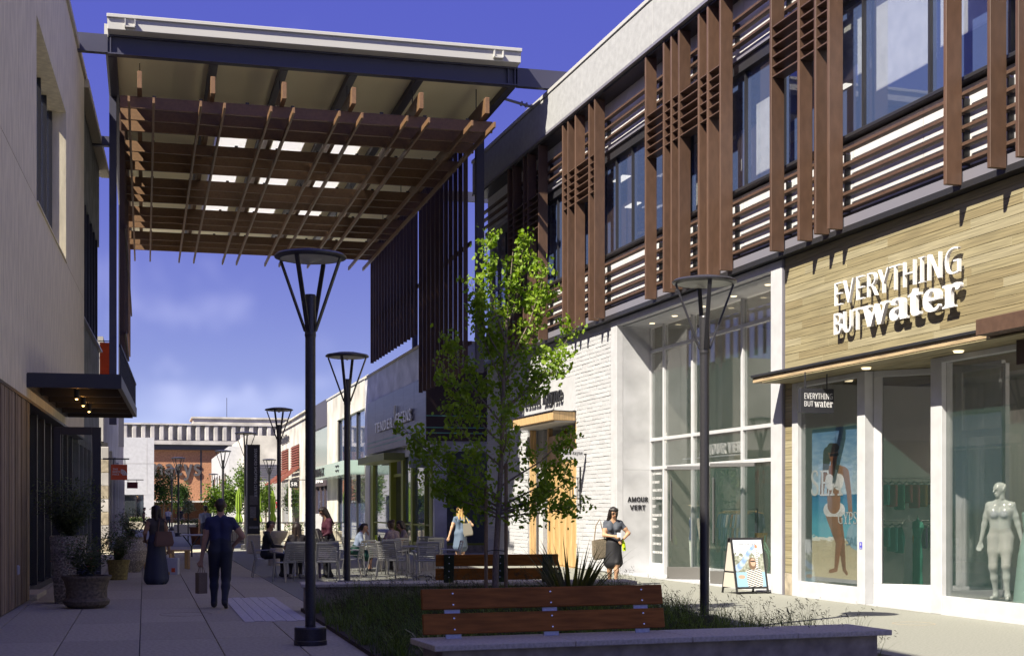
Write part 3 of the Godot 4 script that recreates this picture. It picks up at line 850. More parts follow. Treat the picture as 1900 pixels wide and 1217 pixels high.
func shop_fashion() -> void:
	var t := thing("fashion_shop_front", "tall white framed fashion shop front with recessed glass wall", "shop front", FR)
	# surround
	ex(t, "frame_jamb", mats["white"], 11.66, 12.08, 0.0, 6.34, -0.05, 0.12, 0.008)
	ex(t, "frame_jamb", mats["white"], 2.86, 3.30, 0.0, 6.34, -0.05, 0.12, 0.008)
	ex(t, "frame_head", mats["white"], 3.302, 11.658, 6.19, 6.34, -0.05, 0.12, 0.008)
	ex(t, "edge_post", mats["steel_violet"], 2.81, 2.858, 0.0, 6.35, -0.04, 0.1)
	ex(t, "edge_post", mats["frame_dark"], 12.083, 12.13, 0.0, 6.35, -0.03, 0.1)
	ex(t, "reveal_slab", mats["white_stone"], 11.66, 11.86, 0.0, 2.6, 0.122, 0.95)
	ex(t, "reveal_slab", mats["white_stone"], 11.66, 11.86, 2.604, 6.188, 0.122, 0.95)
	ex(t, "reveal_slab", mats["white_stone"], 3.1, 3.30, 0.0, 6.188, 0.122, 0.95)
	ex(t, "recess_soffit", mats["white"], 3.3, 11.66, 6.16, 6.188, 0.122, 0.99)
	ex(t, "threshold", mats["white_stone"], 3.3, 11.66, 0.0, 0.02, 0.0, 1.0)
	for s in [4.6, 6.2, 7.8, 9.4, 10.8]:
		var m := MB.new()
		m.lathe([Vector2(0.0, 0.0), Vector2(0.06, 0.0), Vector2(0.07, 0.012)], 16)
		pm(t, "downlight", m, mats["downlight"], Transform3D(Basis.IDENTITY, Vector3(s, 6.145, 0.55)))
	# glass wall at 0.9 m depth
	var xs := [11.68, 10.8, 9.08, 6.43, 3.32]
	var ys := [0.28, 2.64, 3.35, 5.56, 6.16]
	for k in xs.size():
		var y0 := 0.02
		ex(t, "mullion", mats["white"], xs[k] - 0.045, xs[k] + 0.045, y0, 6.158, 0.84, 0.96, 0.005)
	for y in [2.64, 3.35, 5.56]:
		for k in xs.size() - 1:
			ex(t, "transom", mats["white"], xs[k + 1] + 0.046, xs[k] - 0.046, y - 0.04, y + 0.04, 0.845, 0.955, 0.005)
	for k in xs.size() - 1:
		if k != 1 and k != 2:
			ex(t, "bottom_rail", mats["white"], xs[k + 1] + 0.046, xs[k] - 0.046, 0.021, 0.28, 0.845, 0.955, 0.005)
		for q in 4:
			if q == 0 and k == 1: continue
			var lo: float = (0.28 if q == 0 else ys[q] + 0.04)
			ex(t, "pane", mats["glass_shop"], xs[k + 1] + 0.046, xs[k] - 0.046, lo, ys[q + 1] - 0.04, 0.895, 0.907)
	ex(t, "bottom_rail", mats["white"], 6.476, 9.034, 0.021, 0.28, 0.845, 0.955, 0.005)
	# two glass door leaves standing open, each with a steel foot rail and a long pull
	var leaf := func(hinge: Vector3, free: Vector3) -> void:
		var d := (free - hinge)
		var L := d.length()
		d = d.normalized()
		var o := thing_part(t, "glass_door")
		o.transform = FR.affine_inverse() * Transform3D(Basis(d, Vector3.UP, d.cross(Vector3.UP)), hinge)
		ex(o, "foot_rail", M("brushed_dark", Color(0.16, 0.155, 0.15), 0.4, {"metal": 0.5}), 0.0, L, 0.03, 0.30, -0.025, 0.025, 0.003)
		ex(o, "head_rail", mats["steel"], 0.0, L, 2.52, 2.60, -0.025, 0.025, 0.003)
		ex(o, "pane", mats["glass_shop"], 0.0, L, 0.30, 2.52, -0.006, 0.006)
		for z in [-0.05, 0.05]:
			var m := MB.new()
			m.tube([Vector3(L - 0.09, 0.9, z), Vector3(L - 0.09, 2.3, z)], [0.014, 0.014], 10)
			for y in [1.0, 2.2]: m.tube([Vector3(L - 0.09, y, z), Vector3(L - 0.09, y, 0)], [0.009, 0.009], 6)
			pm(o, "pull_handle", m, mats["steel"])
	leaf.call(Vector3(12.34, 0, -29.86), Vector3(11.58, 0, -30.34))
	leaf.call(Vector3(12.42, 0, -27.4), Vector3(11.75, 0, -28.2))
	# room behind
	ex(t, "shop_floor", mats["interior"], 3.0, 12.0, -0.02, 0.018, 0.98, 9)
	ex(t, "shop_back_wall", mats["interior"], 3.0, 12.0, 0.0, 6.3, 9.0, 9.2)
	ex(t, "shop_side_wall", mats["interior"], 11.9, 12.0, 0.0, 6.3, 0.98, 9.0)
	ex(t, "shop_side_wall", mats["interior"], 2.95, 3.05, 0.0, 6.3, 0.98, 9.0)
	ex(t, "shop_ceiling", mats["interior_dark"], 3.0, 12.0, 6.3, 6.34, 0.98, 9.0)
	ex(t, "inner_partition", mats["interior_dark"], 3.1, 11.8, 0.02, 4.4, 5.0, 5.1)
	# lettering inside the glass
	var sg := thing("shop_sign", "white raised letters on a thin bar behind the tall glass wall", "sign", FR)
	ex(sg, "sign_bar", mats["white"], 6.6, 9.9, 2.80, 2.83, 0.97, 1.0)
	letters(sg, "AMOUR VERT", font(false, true), Vector3(8.95, 2.86, 1.0), 0.24, 0.05, mats["white_letter"], 2.42, TB)
	# black letters on the left reveal
	var rl := thing("reveal_lettering", "small black two-line letters on the white stone reveal", "sign", FR)
	var RB := Basis(Vector3(0, 0, 1), Vector3.UP, Vector3(-1, 0, 0))
	letters(rl, "AMOUR", font(false, true), Vector3(11.655, 1.80, 0.24), 0.12, 0.02, mats["black"], 0.55, RB)
	letters(rl, "VERT", font(false, true), Vector3(11.655, 1.60, 0.30), 0.12, 0.02, mats["black"], 0.42, RB)
	# list of words on the first pane
	var wl := thing("window_words", "column of small white words on narrow pane beside the door", "lettering", FR)
	var words := ["SUSTAINABLE", "US BASED", "SMALL BATCH", "ECO-FRIENDLY", "SOFT", "DESIGNED BY", "WOMEN", "QUALITY", "NON-TOXIC DYES", "ZERO WASTE", "AMERICAN MADE"]
	var wy := [2.47, 2.26, 2.06, 1.86, 1.66, 1.44, 1.34, 1.14, 0.94, 0.73, 0.52]
	for k in words.size():
		letters(wl, words[k], font(), Vector3(11.60, wy[k], 0.888), 0.058, 0.003, mats["white_letter"], minf(0.72, words[k].length() * 0.055), TB, "word", true)
	fashion_goods()

func fashion_goods() -> void:
	var cols := [Color(0.30, 0.08, 0.07), Color(0.55, 0.53, 0.50), Color(0.07, 0.11, 0.22), Color(0.20, 0.28, 0.42), Color(0.42, 0.16, 0.08), Color(0.10, 0.12, 0.16), Color(0.35, 0.32, 0.25), Color(0.50, 0.25, 0.16)]
	for r in [[8.75, 1.9], [6.6, 2.6]]:
		var k := thing("clothes_rail", ["rail of coloured tops behind the open glass door", "rail of dark tops behind the pavement sign"][0 if r[0] > 7 else 1], "clothes rail", FR * Transform3D(Basis.IDENTITY, Vector3(r[0], 0, r[1])), "fashion rails")
		var m := MB.new()
		m.tube([Vector3(-0.95, 1.62, 0), Vector3(0.95, 1.62, 0)], [0.014, 0.014], 8)
		m.tube([Vector3(-0.95, 0.02, 0), Vector3(-0.95, 1.62, 0)], [0.016, 0.016], 8)
		m.tube([Vector3(0.95, 0.02, 0), Vector3(0.95, 1.62, 0)], [0.016, 0.016], 8)
		pm(k, "rail_frame", m, mats["metal_dark"])
		for q in 15:
			var x := -0.85 + q * 0.12
			var g := MB.new()
			g.tube([Vector3(x, 1.52, -0.2), Vector3(x, 1.57, 0.0), Vector3(x, 1.52, 0.2)], [0.01, 0.01, 0.01], 5)
			var hg := pm(k, "hanger", g, mats["oak0"])
			var c := MB.new()
			var l := rng.randf_range(0.62, 0.95)
			var poly := PackedVector2Array([Vector2(-0.06, 0), Vector2(0.06, 0), Vector2(0.2, -0.06), Vector2(0.24, -0.35), Vector2(0.18, -0.36), Vector2(0.19, -l), Vector2(-0.19, -l), Vector2(-0.18, -0.36), Vector2(-0.24, -0.35), Vector2(-0.2, -0.06)])
			c.prism(poly, -0.03, 0.03, Basis(Vector3(0, 0, 1), Vector3.UP, Vector3(-1, 0, 0)), Vector3(x, 1.54, 0))
			var ci := rng.randi() % cols.size()
			pm(hg, "garment", c, M("fgarm%d" % ci, cols[ci], 0.85))
	# dressed shop dummy: pale trousers, navy sleeveless top, straw hat
	var d := thing("shop_dummy", "dressed dummy in navy sleeveless top, pale trousers and straw hat behind open door", "mannequin", FR * Transform3D(Basis.IDENTITY, Vector3(9.95, 0.02, 1.3)))
	var b := MB.new()
	for s in [-0.09, 0.09]:
		b.tube([Vector3(s, 0.06, 0.02), Vector3(s, 0.5, 0), Vector3(s * 0.9, 0.92, 0)], [0.075, 0.085, 0.11], 10)
	pm(d, "trousers", b, M("pale_trouser", Color(0.40, 0.44, 0.40), 0.85))
	b = MB.new()
	b.lathe([Vector2(0.19, 0.86), Vector2(0.16, 1.1), Vector2(0.19, 1.3), Vector2(0.14, 1.42), Vector2(0.05, 1.46)], 16, Vector3.ZERO, 1.0, 0.65)
	pm(d, "top", b, M("navy_top", Color(0.02, 0.035, 0.10), 0.8))
	b = MB.new()
	b.tube([Vector3(0, 1.44, 0), Vector3(0, 1.52, 0)], [0.05, 0.05], 10)
	for s in [-1, 1]: b.tube([Vector3(s * 0.19, 1.38, 0), Vector3(s * 0.24, 1.1, 0.02), Vector3(s * 0.22, 0.85, 0.06)], [0.05, 0.04, 0.03], 8)
	b.lathe([Vector2(0.0, 1.5), Vector2(0.06, 1.53), Vector2(0.085, 1.62), Vector2(0.075, 1.70), Vector2(0.0, 1.73)], 14)
	pm(d, "body", b, M("dummy_skin", Color(0.52, 0.48, 0.42), 0.6))
	b = MB.new()
	b.lathe([Vector2(0.17, 1.68), Vector2(0.09, 1.70), Vector2(0.085, 1.79), Vector2(0.0, 1.80)], 18)
	pm(d, "hat", b, M("straw", Color(0.42, 0.36, 0.24), 0.9))
	# wreath on the inner wall
	var wr := thing("leaf_wreath", "green leaf wreath hanging inside the fashion shop", "wreath", FR * Transform3D(Basis.IDENTITY, Vector3(9.75, 2.15, 2.1)))
	b = MB.new(); b.use_col = true
	for q in 150:
		var an := rng.randf() * TAU
		var rr := 0.40 + rng.randf_range(-0.06, 0.06)
		b.col = Color(0.10, 0.15, 0.08).lerp(Color(0.26, 0.28, 0.18), rng.randf())
		var p := Vector3(cos(an) * rr, sin(an) * rr, rng.randf_range(-0.05, 0.05))
		var dv := Vector3(rng.randf_range(-1, 1), rng.randf_range(-1, 1), rng.randf_range(-0.5, 0.5)).normalized() * 0.09
		var sd := dv.cross(Vector3(0, 0, 1)).normalized() * 0.02
		b.quad(p, p + dv * 0.5 + sd, p + dv, p + dv * 0.5 - sd)
	pm(wr, "leaves", b, mats["vc"])
	var bi := thing("display_bicycle", "mint green display bicycle with flower basket in fashion window", "bicycle", FR * Transform3D(Basis.IDENTITY, Vector3(6.0, 0.1, 1.4)))
	var mint := M("mint", Color(0.30, 0.50, 0.36), 0.45)
	for x in [0.55, -0.55]:
		b = MB.new()
		for q in 24:
			var a0 := TAU * q / 24
			var a1 := TAU * (q + 1) / 24
			b.tube([Vector3(x + cos(a0) * 0.33, 0.35 + sin(a0) * 0.33, 0), Vector3(x + cos(a1) * 0.33, 0.35 + sin(a1) * 0.33, 0)], [0.022, 0.022], 6, false)
		var wh := pm(bi, "wheel", b, mint)
		b = MB.new()
		for q in 12:
			var a0 := TAU * q / 12
			b.tube([Vector3(x, 0.35, 0), Vector3(x + cos(a0) * 0.32, 0.35 + sin(a0) * 0.32, 0)], [0.004, 0.004], 4, false)
		pm(wh, "spokes", b, mats["steel"])
	b = MB.new()
	for q in [[Vector3(0.55, 0.35, 0), Vector3(0.42, 0.95, 0)], [Vector3(0.44, 0.8, 0), Vector3(-0.05, 0.35, 0)], [Vector3(-0.05, 0.35, 0), Vector3(-0.2, 0.85, 0)], [Vector3(-0.05, 0.35, 0), Vector3(-0.55, 0.35, 0)], [Vector3(-0.55, 0.35, 0), Vector3(-0.18, 0.8, 0)]]:
		b.tube(q, [0.018, 0.018], 8)
	pm(bi, "frame", b, mint)
	b = MB.new()
	b.lathe([Vector2(0.0, 0.78), Vector2(0.11, 0.78), Vector2(0.15, 1.0)], 14, Vector3(0.62, 0, 0))
	pm(bi, "basket", b, M("wicker", Color(0.40, 0.26, 0.08), 0.9))
	b = MB.new()
	b.box(Vector3(-0.21, 0.9, 0), Vector3(0.24, 0.05, 0.13), 0.02)
	pm(bi, "saddle", b, mats["dark_brown"])
	# spot lamps on a track
	for r in [[5.2, 3.9], [8.1, 3.95]]:
		var tr := thing("spot_track", ["black ceiling track with lit spot lamps behind the wide fashion pane", "black ceiling track with lit spot lamps above the open glass door"][0 if r[0] < 6 else 1], "lamp", FR * Transform3D(Basis.IDENTITY, Vector3(r[0], 0, 3.2)), "spot tracks")
		shop_light(tr, Vector3(0, r[1] - 0.25, -0.2), 2.0)
		bx(tr, "track", mats["black"], Vector3(0, r[1] + 0.12, 0), Vector3(1.8, 0.03, 0.03))
		for q in 3:
			b = MB.new()
			b.tube([Vector3(-0.5 + q * 0.45, r[1] + 0.1, 0), Vector3(-0.5 + q * 0.45, r[1], -0.04), Vector3(-0.5 + q * 0.45, r[1] - 0.1, -0.12)], [0.02, 0.05, 0.055], 10)
			var hd := pm(tr, "spot_head", b, mats["black"])
			b = MB.new()
			b.lathe([Vector2(0.0, 0.0), Vector2(0.042, 0.0)], 12)
			pm(hd, "lens", b, mats["downlight"], Transform3D(Basis(Vector3.RIGHT, 0.67), Vector3(-0.5 + q * 0.45, r[1] - 0.102, -0.122)))

func shop_brick() -> void:
	var t := thing("white_brick_shop_front", "white painted brick shop front with timber door porch", "shop front", FR)
	ex(t, "mortar_wall", mats["mortar"], 12.14, 14.9, 0.0, 6.355, 0.045, 0.3)
	ex(t, "mortar_wall", mats["mortar"], 19.4, S1 - 0.01, 0.0, 6.355, 0.045, 0.3)
	ex(t, "mortar_wall", mats["mortar"], 14.9, 19.4, 4.3, 6.355, 0.045, 0.3)
	# bricks: long and thin, hand laid, each slightly out of line; the rest as one mass
	var hh := 0.108
	var rest := MB.new()
	var singles := 0
	var all := []
	for r in 58:
		var y := 0.02 + r * 0.1092
		var x := 12.14 - (0.25 if r % 2 else 0.0)
		while x < S1 - 0.02:
			var l := rng.randf_range(0.44, 0.54)
			var a := maxf(x, 12.145)
			var c := minf(x + l - 0.012, S1 - 0.02)
			x += l
			var opening := y + 0.02 < 4.28
			if opening and a > 14.9 and c < 19.4: continue
			if opening and a < 14.9 and c > 14.9: c = 14.9
			if opening and a < 19.4 and c > 19.4: a = 19.4
			if c - a < 0.05: continue
			all.append([a, c, y, rng.randf_range(-0.006, 0.005), rng.randf_range(-0.004, 0.004), rng.randf_range(-0.008, 0.008)])
	for q in all:
		var ce := Vector3((q[0] + q[1]) * 0.5, q[2] + hh * 0.5 + q[4], 0.03 + q[3])
		var sz := Vector3(q[1] - q[0], hh - 0.004 + q[4], 0.06)
		var B := Basis(Vector3.UP, q[5]) * Basis(Vector3(0, 0, 1), q[5] * 0.5)
		if singles < 300 and q[0] < 14.4 and q[2] > 0.6:
			singles += 1
			bx(t, "brick", mats["brick%d" % (rng.randi() % 4)], ce, Vector3(0.487 if sz.x > 0.42 else snappedf(sz.x, 0.05), 0.104, 0.06), 0.007, B)
		else:
			rest.box(ce, sz, 0.007, B)
	stuff(pm(t, "brick_courses", rest, mats["brick0"]))
	# wood door porch: pent canopy, door of upright boards, glazed lobby with inner brick
	var cm := MB.new()
	var poly := PackedVector2Array([Vector2(14.9, -0.02), Vector2(14.62, -0.75), Vector2(18.4, -0.75), Vector2(19.3, -0.02)])
	var PB := Basis(Vector3(1, 0, 0), Vector3(0, 0, 1), Vector3(0, -1, 0))
	cm.prism(poly, -4.25, -4.02, PB)
	pm(t, "porch_canopy", cm, mats["oak2"])
	cm = MB.new()
	cm.prism(PackedVector2Array([Vector2(14.88, -0.0), Vector2(14.6, -0.78), Vector2(18.42, -0.78), Vector2(19.34, -0.0)]), -4.275, -4.252, PB)
	pm(t, "canopy_flashing", cm, mats["frame_dark"])
	ex(t, "porch_soffit", mats["white"], 14.95, 19.3, 3.985, 4.015, -0.6, 2.0)
	# board door standing at a slant
	var o := thing_part(t, "board_door")
	var a3 := Vector3(15.05, 0.03, 0.10)
	var c3 := Vector3(18.0, 0.03, 0.26)
	var dv := (c3 - a3)
	var L := dv.length()
	dv = dv.normalized()
	o.transform = Transform3D(Basis(dv, Vector3.UP, dv.cross(Vector3.UP)), a3)
	for k in 14:
		ex(o, "board", mats["oak%d" % (k % 3)], k * L / 14 + 0.002, (k + 1) * L / 14 - 0.002, 0.0, 3.7, -0.03, 0.03, 0.003)
	ex(o, "handle", mats["black"], L - 0.16, L - 0.12, 0.95, 1.25, -0.07, -0.032, 0.004)
	for k in [[14.93, 0.0, 0.12], [18.08, 0.22, 0.36], [19.2, 0.02, 0.2], [18.75, 0.9, 1.02]]:
		ex(t, "porch_post", mats["oak2"], k[0] - 0.05, k[0] + 0.05, 0.0, 3.98, k[1], k[2] + 0.0, 0.004)
	ex(t, "lobby_pane", mats["glass_shop"], 18.14, 18.7, 0.05, 3.6, 0.95, 0.96)
	ex(t, "lobby_wall", mats["brick1"], 18.8, 19.38, 0.0, 3.98, 0.305, 1.5)
	ex(t, "lobby_back", mats["brick2"], 14.9, 19.4, 0.0, 3.98, 2.2, 2.4)
	ex(t, "lobby_floor", mats["oak1"], 14.9, 19.4, -0.02, 0.018, 0.1, 2.2)
	# smooth white fascia for the lettering
	ex(t, "sign_field", mats["white"], 14.95, 20.9, 4.30, 5.25, -0.028, 0.02, 0.004)
	var sg := thing("shop_sign", "black raised lower case lettering on white over the timber porch", "sign", FR)
	letters(sg, "jenni", font(true, true), Vector3(19.75, 4.66, -0.10), 0.42, 0.05, mats["black"], 1.9, TB)
	letters(sg, "kayne", font(true, true), Vector3(17.55, 4.62, -0.10), 0.42, 0.05, mats["black"], 1.75, TB)
	# blade sign and wall lantern
	var bs := thing("blade_sign", "small white hanging sign with thin lettering on the white brick wall", "sign", FR * Transform3D(Basis.IDENTITY, Vector3(14.05, 0, 0)))
	ex(bs, "board", mats["white"], -0.02, 0.02, 2.93, 3.21, -0.72, -0.08, 0.003)
	ex(bs, "bracket", mats["black"], -0.012, 0.012, 3.05, 3.09, -0.1, 0.0)
	letters(bs, "jenni kayne", font(true), Vector3(-0.024, 3.03, -0.68), 0.09, 0.003, mats["black"], 0.56, Basis(Vector3(0, 0, 1), Vector3.UP, Vector3(-1, 0, 0)), "lettering", true)
	var ln := thing("wall_lantern", "black open frame wall lantern on white brick beside the porch", "lantern", FR * Transform3D(Basis.IDENTITY, Vector3(14.5, 1.9, -0.16)))
	var lb := MB.new()
	for x in [-0.11, 0.11]:
		for z in [-0.11, 0.11]:
			lb.box(Vector3(x, 0.28, z), Vector3(0.018, 0.56, 0.018))
	for y in [0.0, 0.56]:
		for s in [-0.11, 0.11]:
			lb.box(Vector3(0, y, s), Vector3(0.22, 0.018, 0.0179))
			lb.box(Vector3(s, y, 0), Vector3(0.0179, 0.0179, 0.22))
	pm(ln, "lantern_frame", lb, mats["black"])
	lb = MB.new()
	lb.box(Vector3(0.0, 0.28, 0.14), Vector3(0.05, 1.15, 0.03))
	pm(ln, "back_plate", lb, mats["black"])
	lb = MB.new()
	lb.tube([Vector3(0, 0.03, 0), Vector3(0, 0.3, 0)], [0.03, 0.03], 10)
	pm(ln, "candle_tube", lb, mats["white"])

func street_canopy() -> void:
	var t := thing("street_canopy", "high flat canopy roof over the street with brown hanging timber lattice", "canopy")
	var x0 := -0.9
	var x1 := 9.9
	var zf := -37.4
	var zr := -62.4
	# steel frame
	var fb := MB.new()   # front beam: web and two flanges
	fb.box(Vector3((x0 + x1) / 2, 13.47, zf - 0.12), Vector3(x1 - x0, 0.42, 0.03))
	fb.box(Vector3((x0 + x1) / 2, 13.70, zf - 0.12), Vector3(x1 - x0, 0.035, 0.26))
	fb.box(Vector3((x0 + x1) / 2, 13.245, zf - 0.12), Vector3(x1 - x0, 0.035, 0.26))
	for x in [x0 + 0.06, x1 - 0.06, x1 - 0.25]: fb.box(Vector3(x, 13.47, zf - 0.12), Vector3(0.03, 0.43, 0.22))
	pm(t, "front_beam", fb, mats["navy_steel"])
	var br := MB.new()
	br.box(Vector3(x1 + 1.7, 13.47, zf - 0.12), Vector3(3.38, 0.5, 0.2))
	pm(t, "bridging_beam", br, mats["navy_steel"])
	br = MB.new()
	br.box(Vector3(x0 - 1.1, 13.49, zf - 0.12), Vector3(2.18, 0.46, 0.2))
	pm(t, "bridging_beam", br, mats["navy_steel"])
	var lx := [x0 + 0.1, 1.76, 3.58, 5.42, 7.22, x1 - 0.1]
	for x in lx:
		ex(t, "roof_beam", mats["navy_steel"], x - 0.11, x + 0.11, 13.22, 13.70, zr, zf - 0.26, 0.008)
	ex(t, "rear_beam", mats["navy_steel"], x0, x1, 13.22, 13.7, zr - 0.2, zr - 0.01)
	ex(t, "bridging_beam", mats["navy_steel"], x1, x1 + 3.0, 13.25, 13.6, -52.2, -52.0)
	ex(t, "bridging_beam", mats["navy_steel"], x0 - 1.2, x0, 13.0, 13.3, -46.2, -46.0)
	# tie rod to the right-hand parapet
	var rod := MB.new()
	rod.tube([Vector3(x1 - 0.05, 13.3, -38.9), Vector3(11.0, 13.05, -38.9)], [0.04, 0.04], 10)
	for k in 4: rod.tube([Vector3(10.4 + k * 0.14, 13.19 - k * 0.031, -38.9), Vector3(10.44 + k * 0.14, 13.18 - k * 0.031, -38.9)], [0.075, 0.075], 10)
	pm(t, "tie_rod", rod, mats["steel_violet"])
	# soffit boards between the beams with real skylight openings, and the roof sheet with the same openings
	var sky := [[-48.6, -42.0], [-54.2, -50.2], [-59.6, -56.0]]
	for k in lx.size() - 1:
		var a: float = lx[k] + 0.112
		var c: float = lx[k + 1] - 0.112
		if k == 0 or k == 4:
			ex(t, "soffit_panel", mats["soffit"], a, c, 13.40, 13.43, zr, zf - 0.27)
			continue
		var m := (a + c) / 2
		var z := zf - 0.27
		for w in sky:
			ex(t, "soffit_panel", mats["soffit"], a, c, 13.40, 13.43, w[1], z)
			ex(t, "soffit_panel", mats["soffit"], a, m - 0.5, 13.40, 13.43, w[0], w[1])
			ex(t, "soffit_panel", mats["soffit"], m + 0.5, c, 13.40, 13.43, w[0], w[1])
			ex(t, "skylight_pane", mats["skylight"], m - 0.5, m + 0.5, 13.44, 13.45, w[0], w[1])
			z = w[0]
		ex(t, "soffit_panel", mats["soffit"], a, c, 13.40, 13.43, zr, z)
	var rz := zf - 0.3
	for w in sky:
		ex(t, "roof_sheet", mats["cap"], x0, x1, 13.72, 13.8, w[1], rz)
		ex(t, "roof_sheet", mats["cap"], x0, 2.0, 13.72, 13.8, w[0], w[1])
		ex(t, "roof_sheet", mats["cap"], 7.0, x1, 13.72, 13.8, w[0], w[1])
		rz = w[0]
	ex(t, "roof_sheet", mats["cap"], x0, x1, 13.72, 13.8, zr - 0.2, rz)
	# pale gutter edge, stepped, with two outlets
	var ge := MB.new()
	ge.box(Vector3((x0 + x1) / 2, 13.87, zf + 0.06), Vector3(x1 - x0, 0.29, 0.68), 0.01)
	ge.box(Vector3((x0 + x1) / 2, 14.06, zf + 0.09), Vector3(x1 - x0 + 0.04, 0.09, 0.74), 0.01)
	pm(t, "gutter_edge", ge, mats["cap"])
	for x in [-0.35, 9.25]:
		var sc := MB.new()
		sc.box(Vector3(x, 13.78, zf + 0.46), Vector3(0.26, 0.03, 0.2))
		sc.box(Vector3(x - 0.12, 13.87, zf + 0.46), Vector3(0.02, 0.2, 0.2))
		sc.box(Vector3(x + 0.12, 13.87, zf + 0.46), Vector3(0.02, 0.2, 0.2))
		pm(t, "gutter_outlet", sc, mats["cap"])
	ex(t, "gutter_side", mats["cap"], x0 - 0.1, x0 - 0.004, 13.74, 14.08, zr, zf - 0.3)
	ex(t, "gutter_side", mats["cap"], x1 + 0.004, x1 + 0.1, 13.74, 14.08, zr, zf - 0.3)
	# lattice
	for x in [-0.12, 1.72, 3.55, 5.38, 7.2, 9.02]:
		ex(t, "lattice_bearer", mats["lattice"], x - 0.06, x + 0.06, 12.36, 12.80, -60.4, -37.25, 0.006)
		for k in 6:
			ex(t, "hanger_rod", mats["metal_dark"], x - 0.012, x + 0.012, 12.80, 13.40, -38.6 - k * 4.0 - 0.012, -38.6 - k * 4.0 + 0.012)
	for gr in 5:
		for k in 3:
			var z := -38.05 - gr * 4.6 - k * 1.16
			ex(t, "lattice_crossbar", mats["lattice"], -0.62, 9.35, 12.05, 12.355, z - 0.045, z + 0.045, 0.005)
			for q in 8:
				ex(t, "lattice_cleat", mats["metal_dark"], 0.2 + q * 1.2, 0.29 + q * 1.2, 12.356, 12.40, z - 0.04, z + 0.04)
	for x in [-0.38, 0.23, 1.40, 2.0, 3.18, 3.76, 4.95, 5.55, 6.75, 7.34, 8.52, 9.14]:
		ex(t, "lattice_batten", mats["lattice"], x - 0.03, x + 0.03, 11.90, 12.047, -60.6, -36.9, 0.004)
	# side screens of upright fins, on posts
	for z in [-41.4, -56.0]:
		if z < -50: ex(t, "post", mats["navy_steel"], 10.45, 10.65, 7.84, 13.22, z - 0.12, z + 0.12, 0.006)
		else: ex(t, "post", mats["navy_steel"], 9.66, 9.90, 5.73, 13.22, z - 0.12, z + 0.12, 0.006)
		ex(t, "post", mats["navy_steel"], -0.96, -0.76, 4.0, 13.22, z - 0.12, z + 0.12, 0.006)
	for s in [0, 1]:
		var xx: float = [9.46, -0.62][s]
		for r in [12.9, 9.6]:
			ex(t, "screen_rail", mats["screen_fin"], xx + 0.075, xx + 0.13, r, r + 0.12, -60.6, -41.6)
		ex(t, "screen_rail", mats["screen_fin"], xx + 0.075, xx + 0.13, 6.6, 6.7, -49.4, -41.6)
		var z := -41.9
		var k := 0
		while z > -60.6:
			var near := z > -49.5
			ex(t, "screen_fin", mats["screen_fin"], xx - 0.07, xx + 0.07, 5.73 if near else 7.87, 13.2, z - 0.025, z + 0.025, 0.004)
			if near and k == 10: z -= 0.2
			z -= 0.72
			k += 1

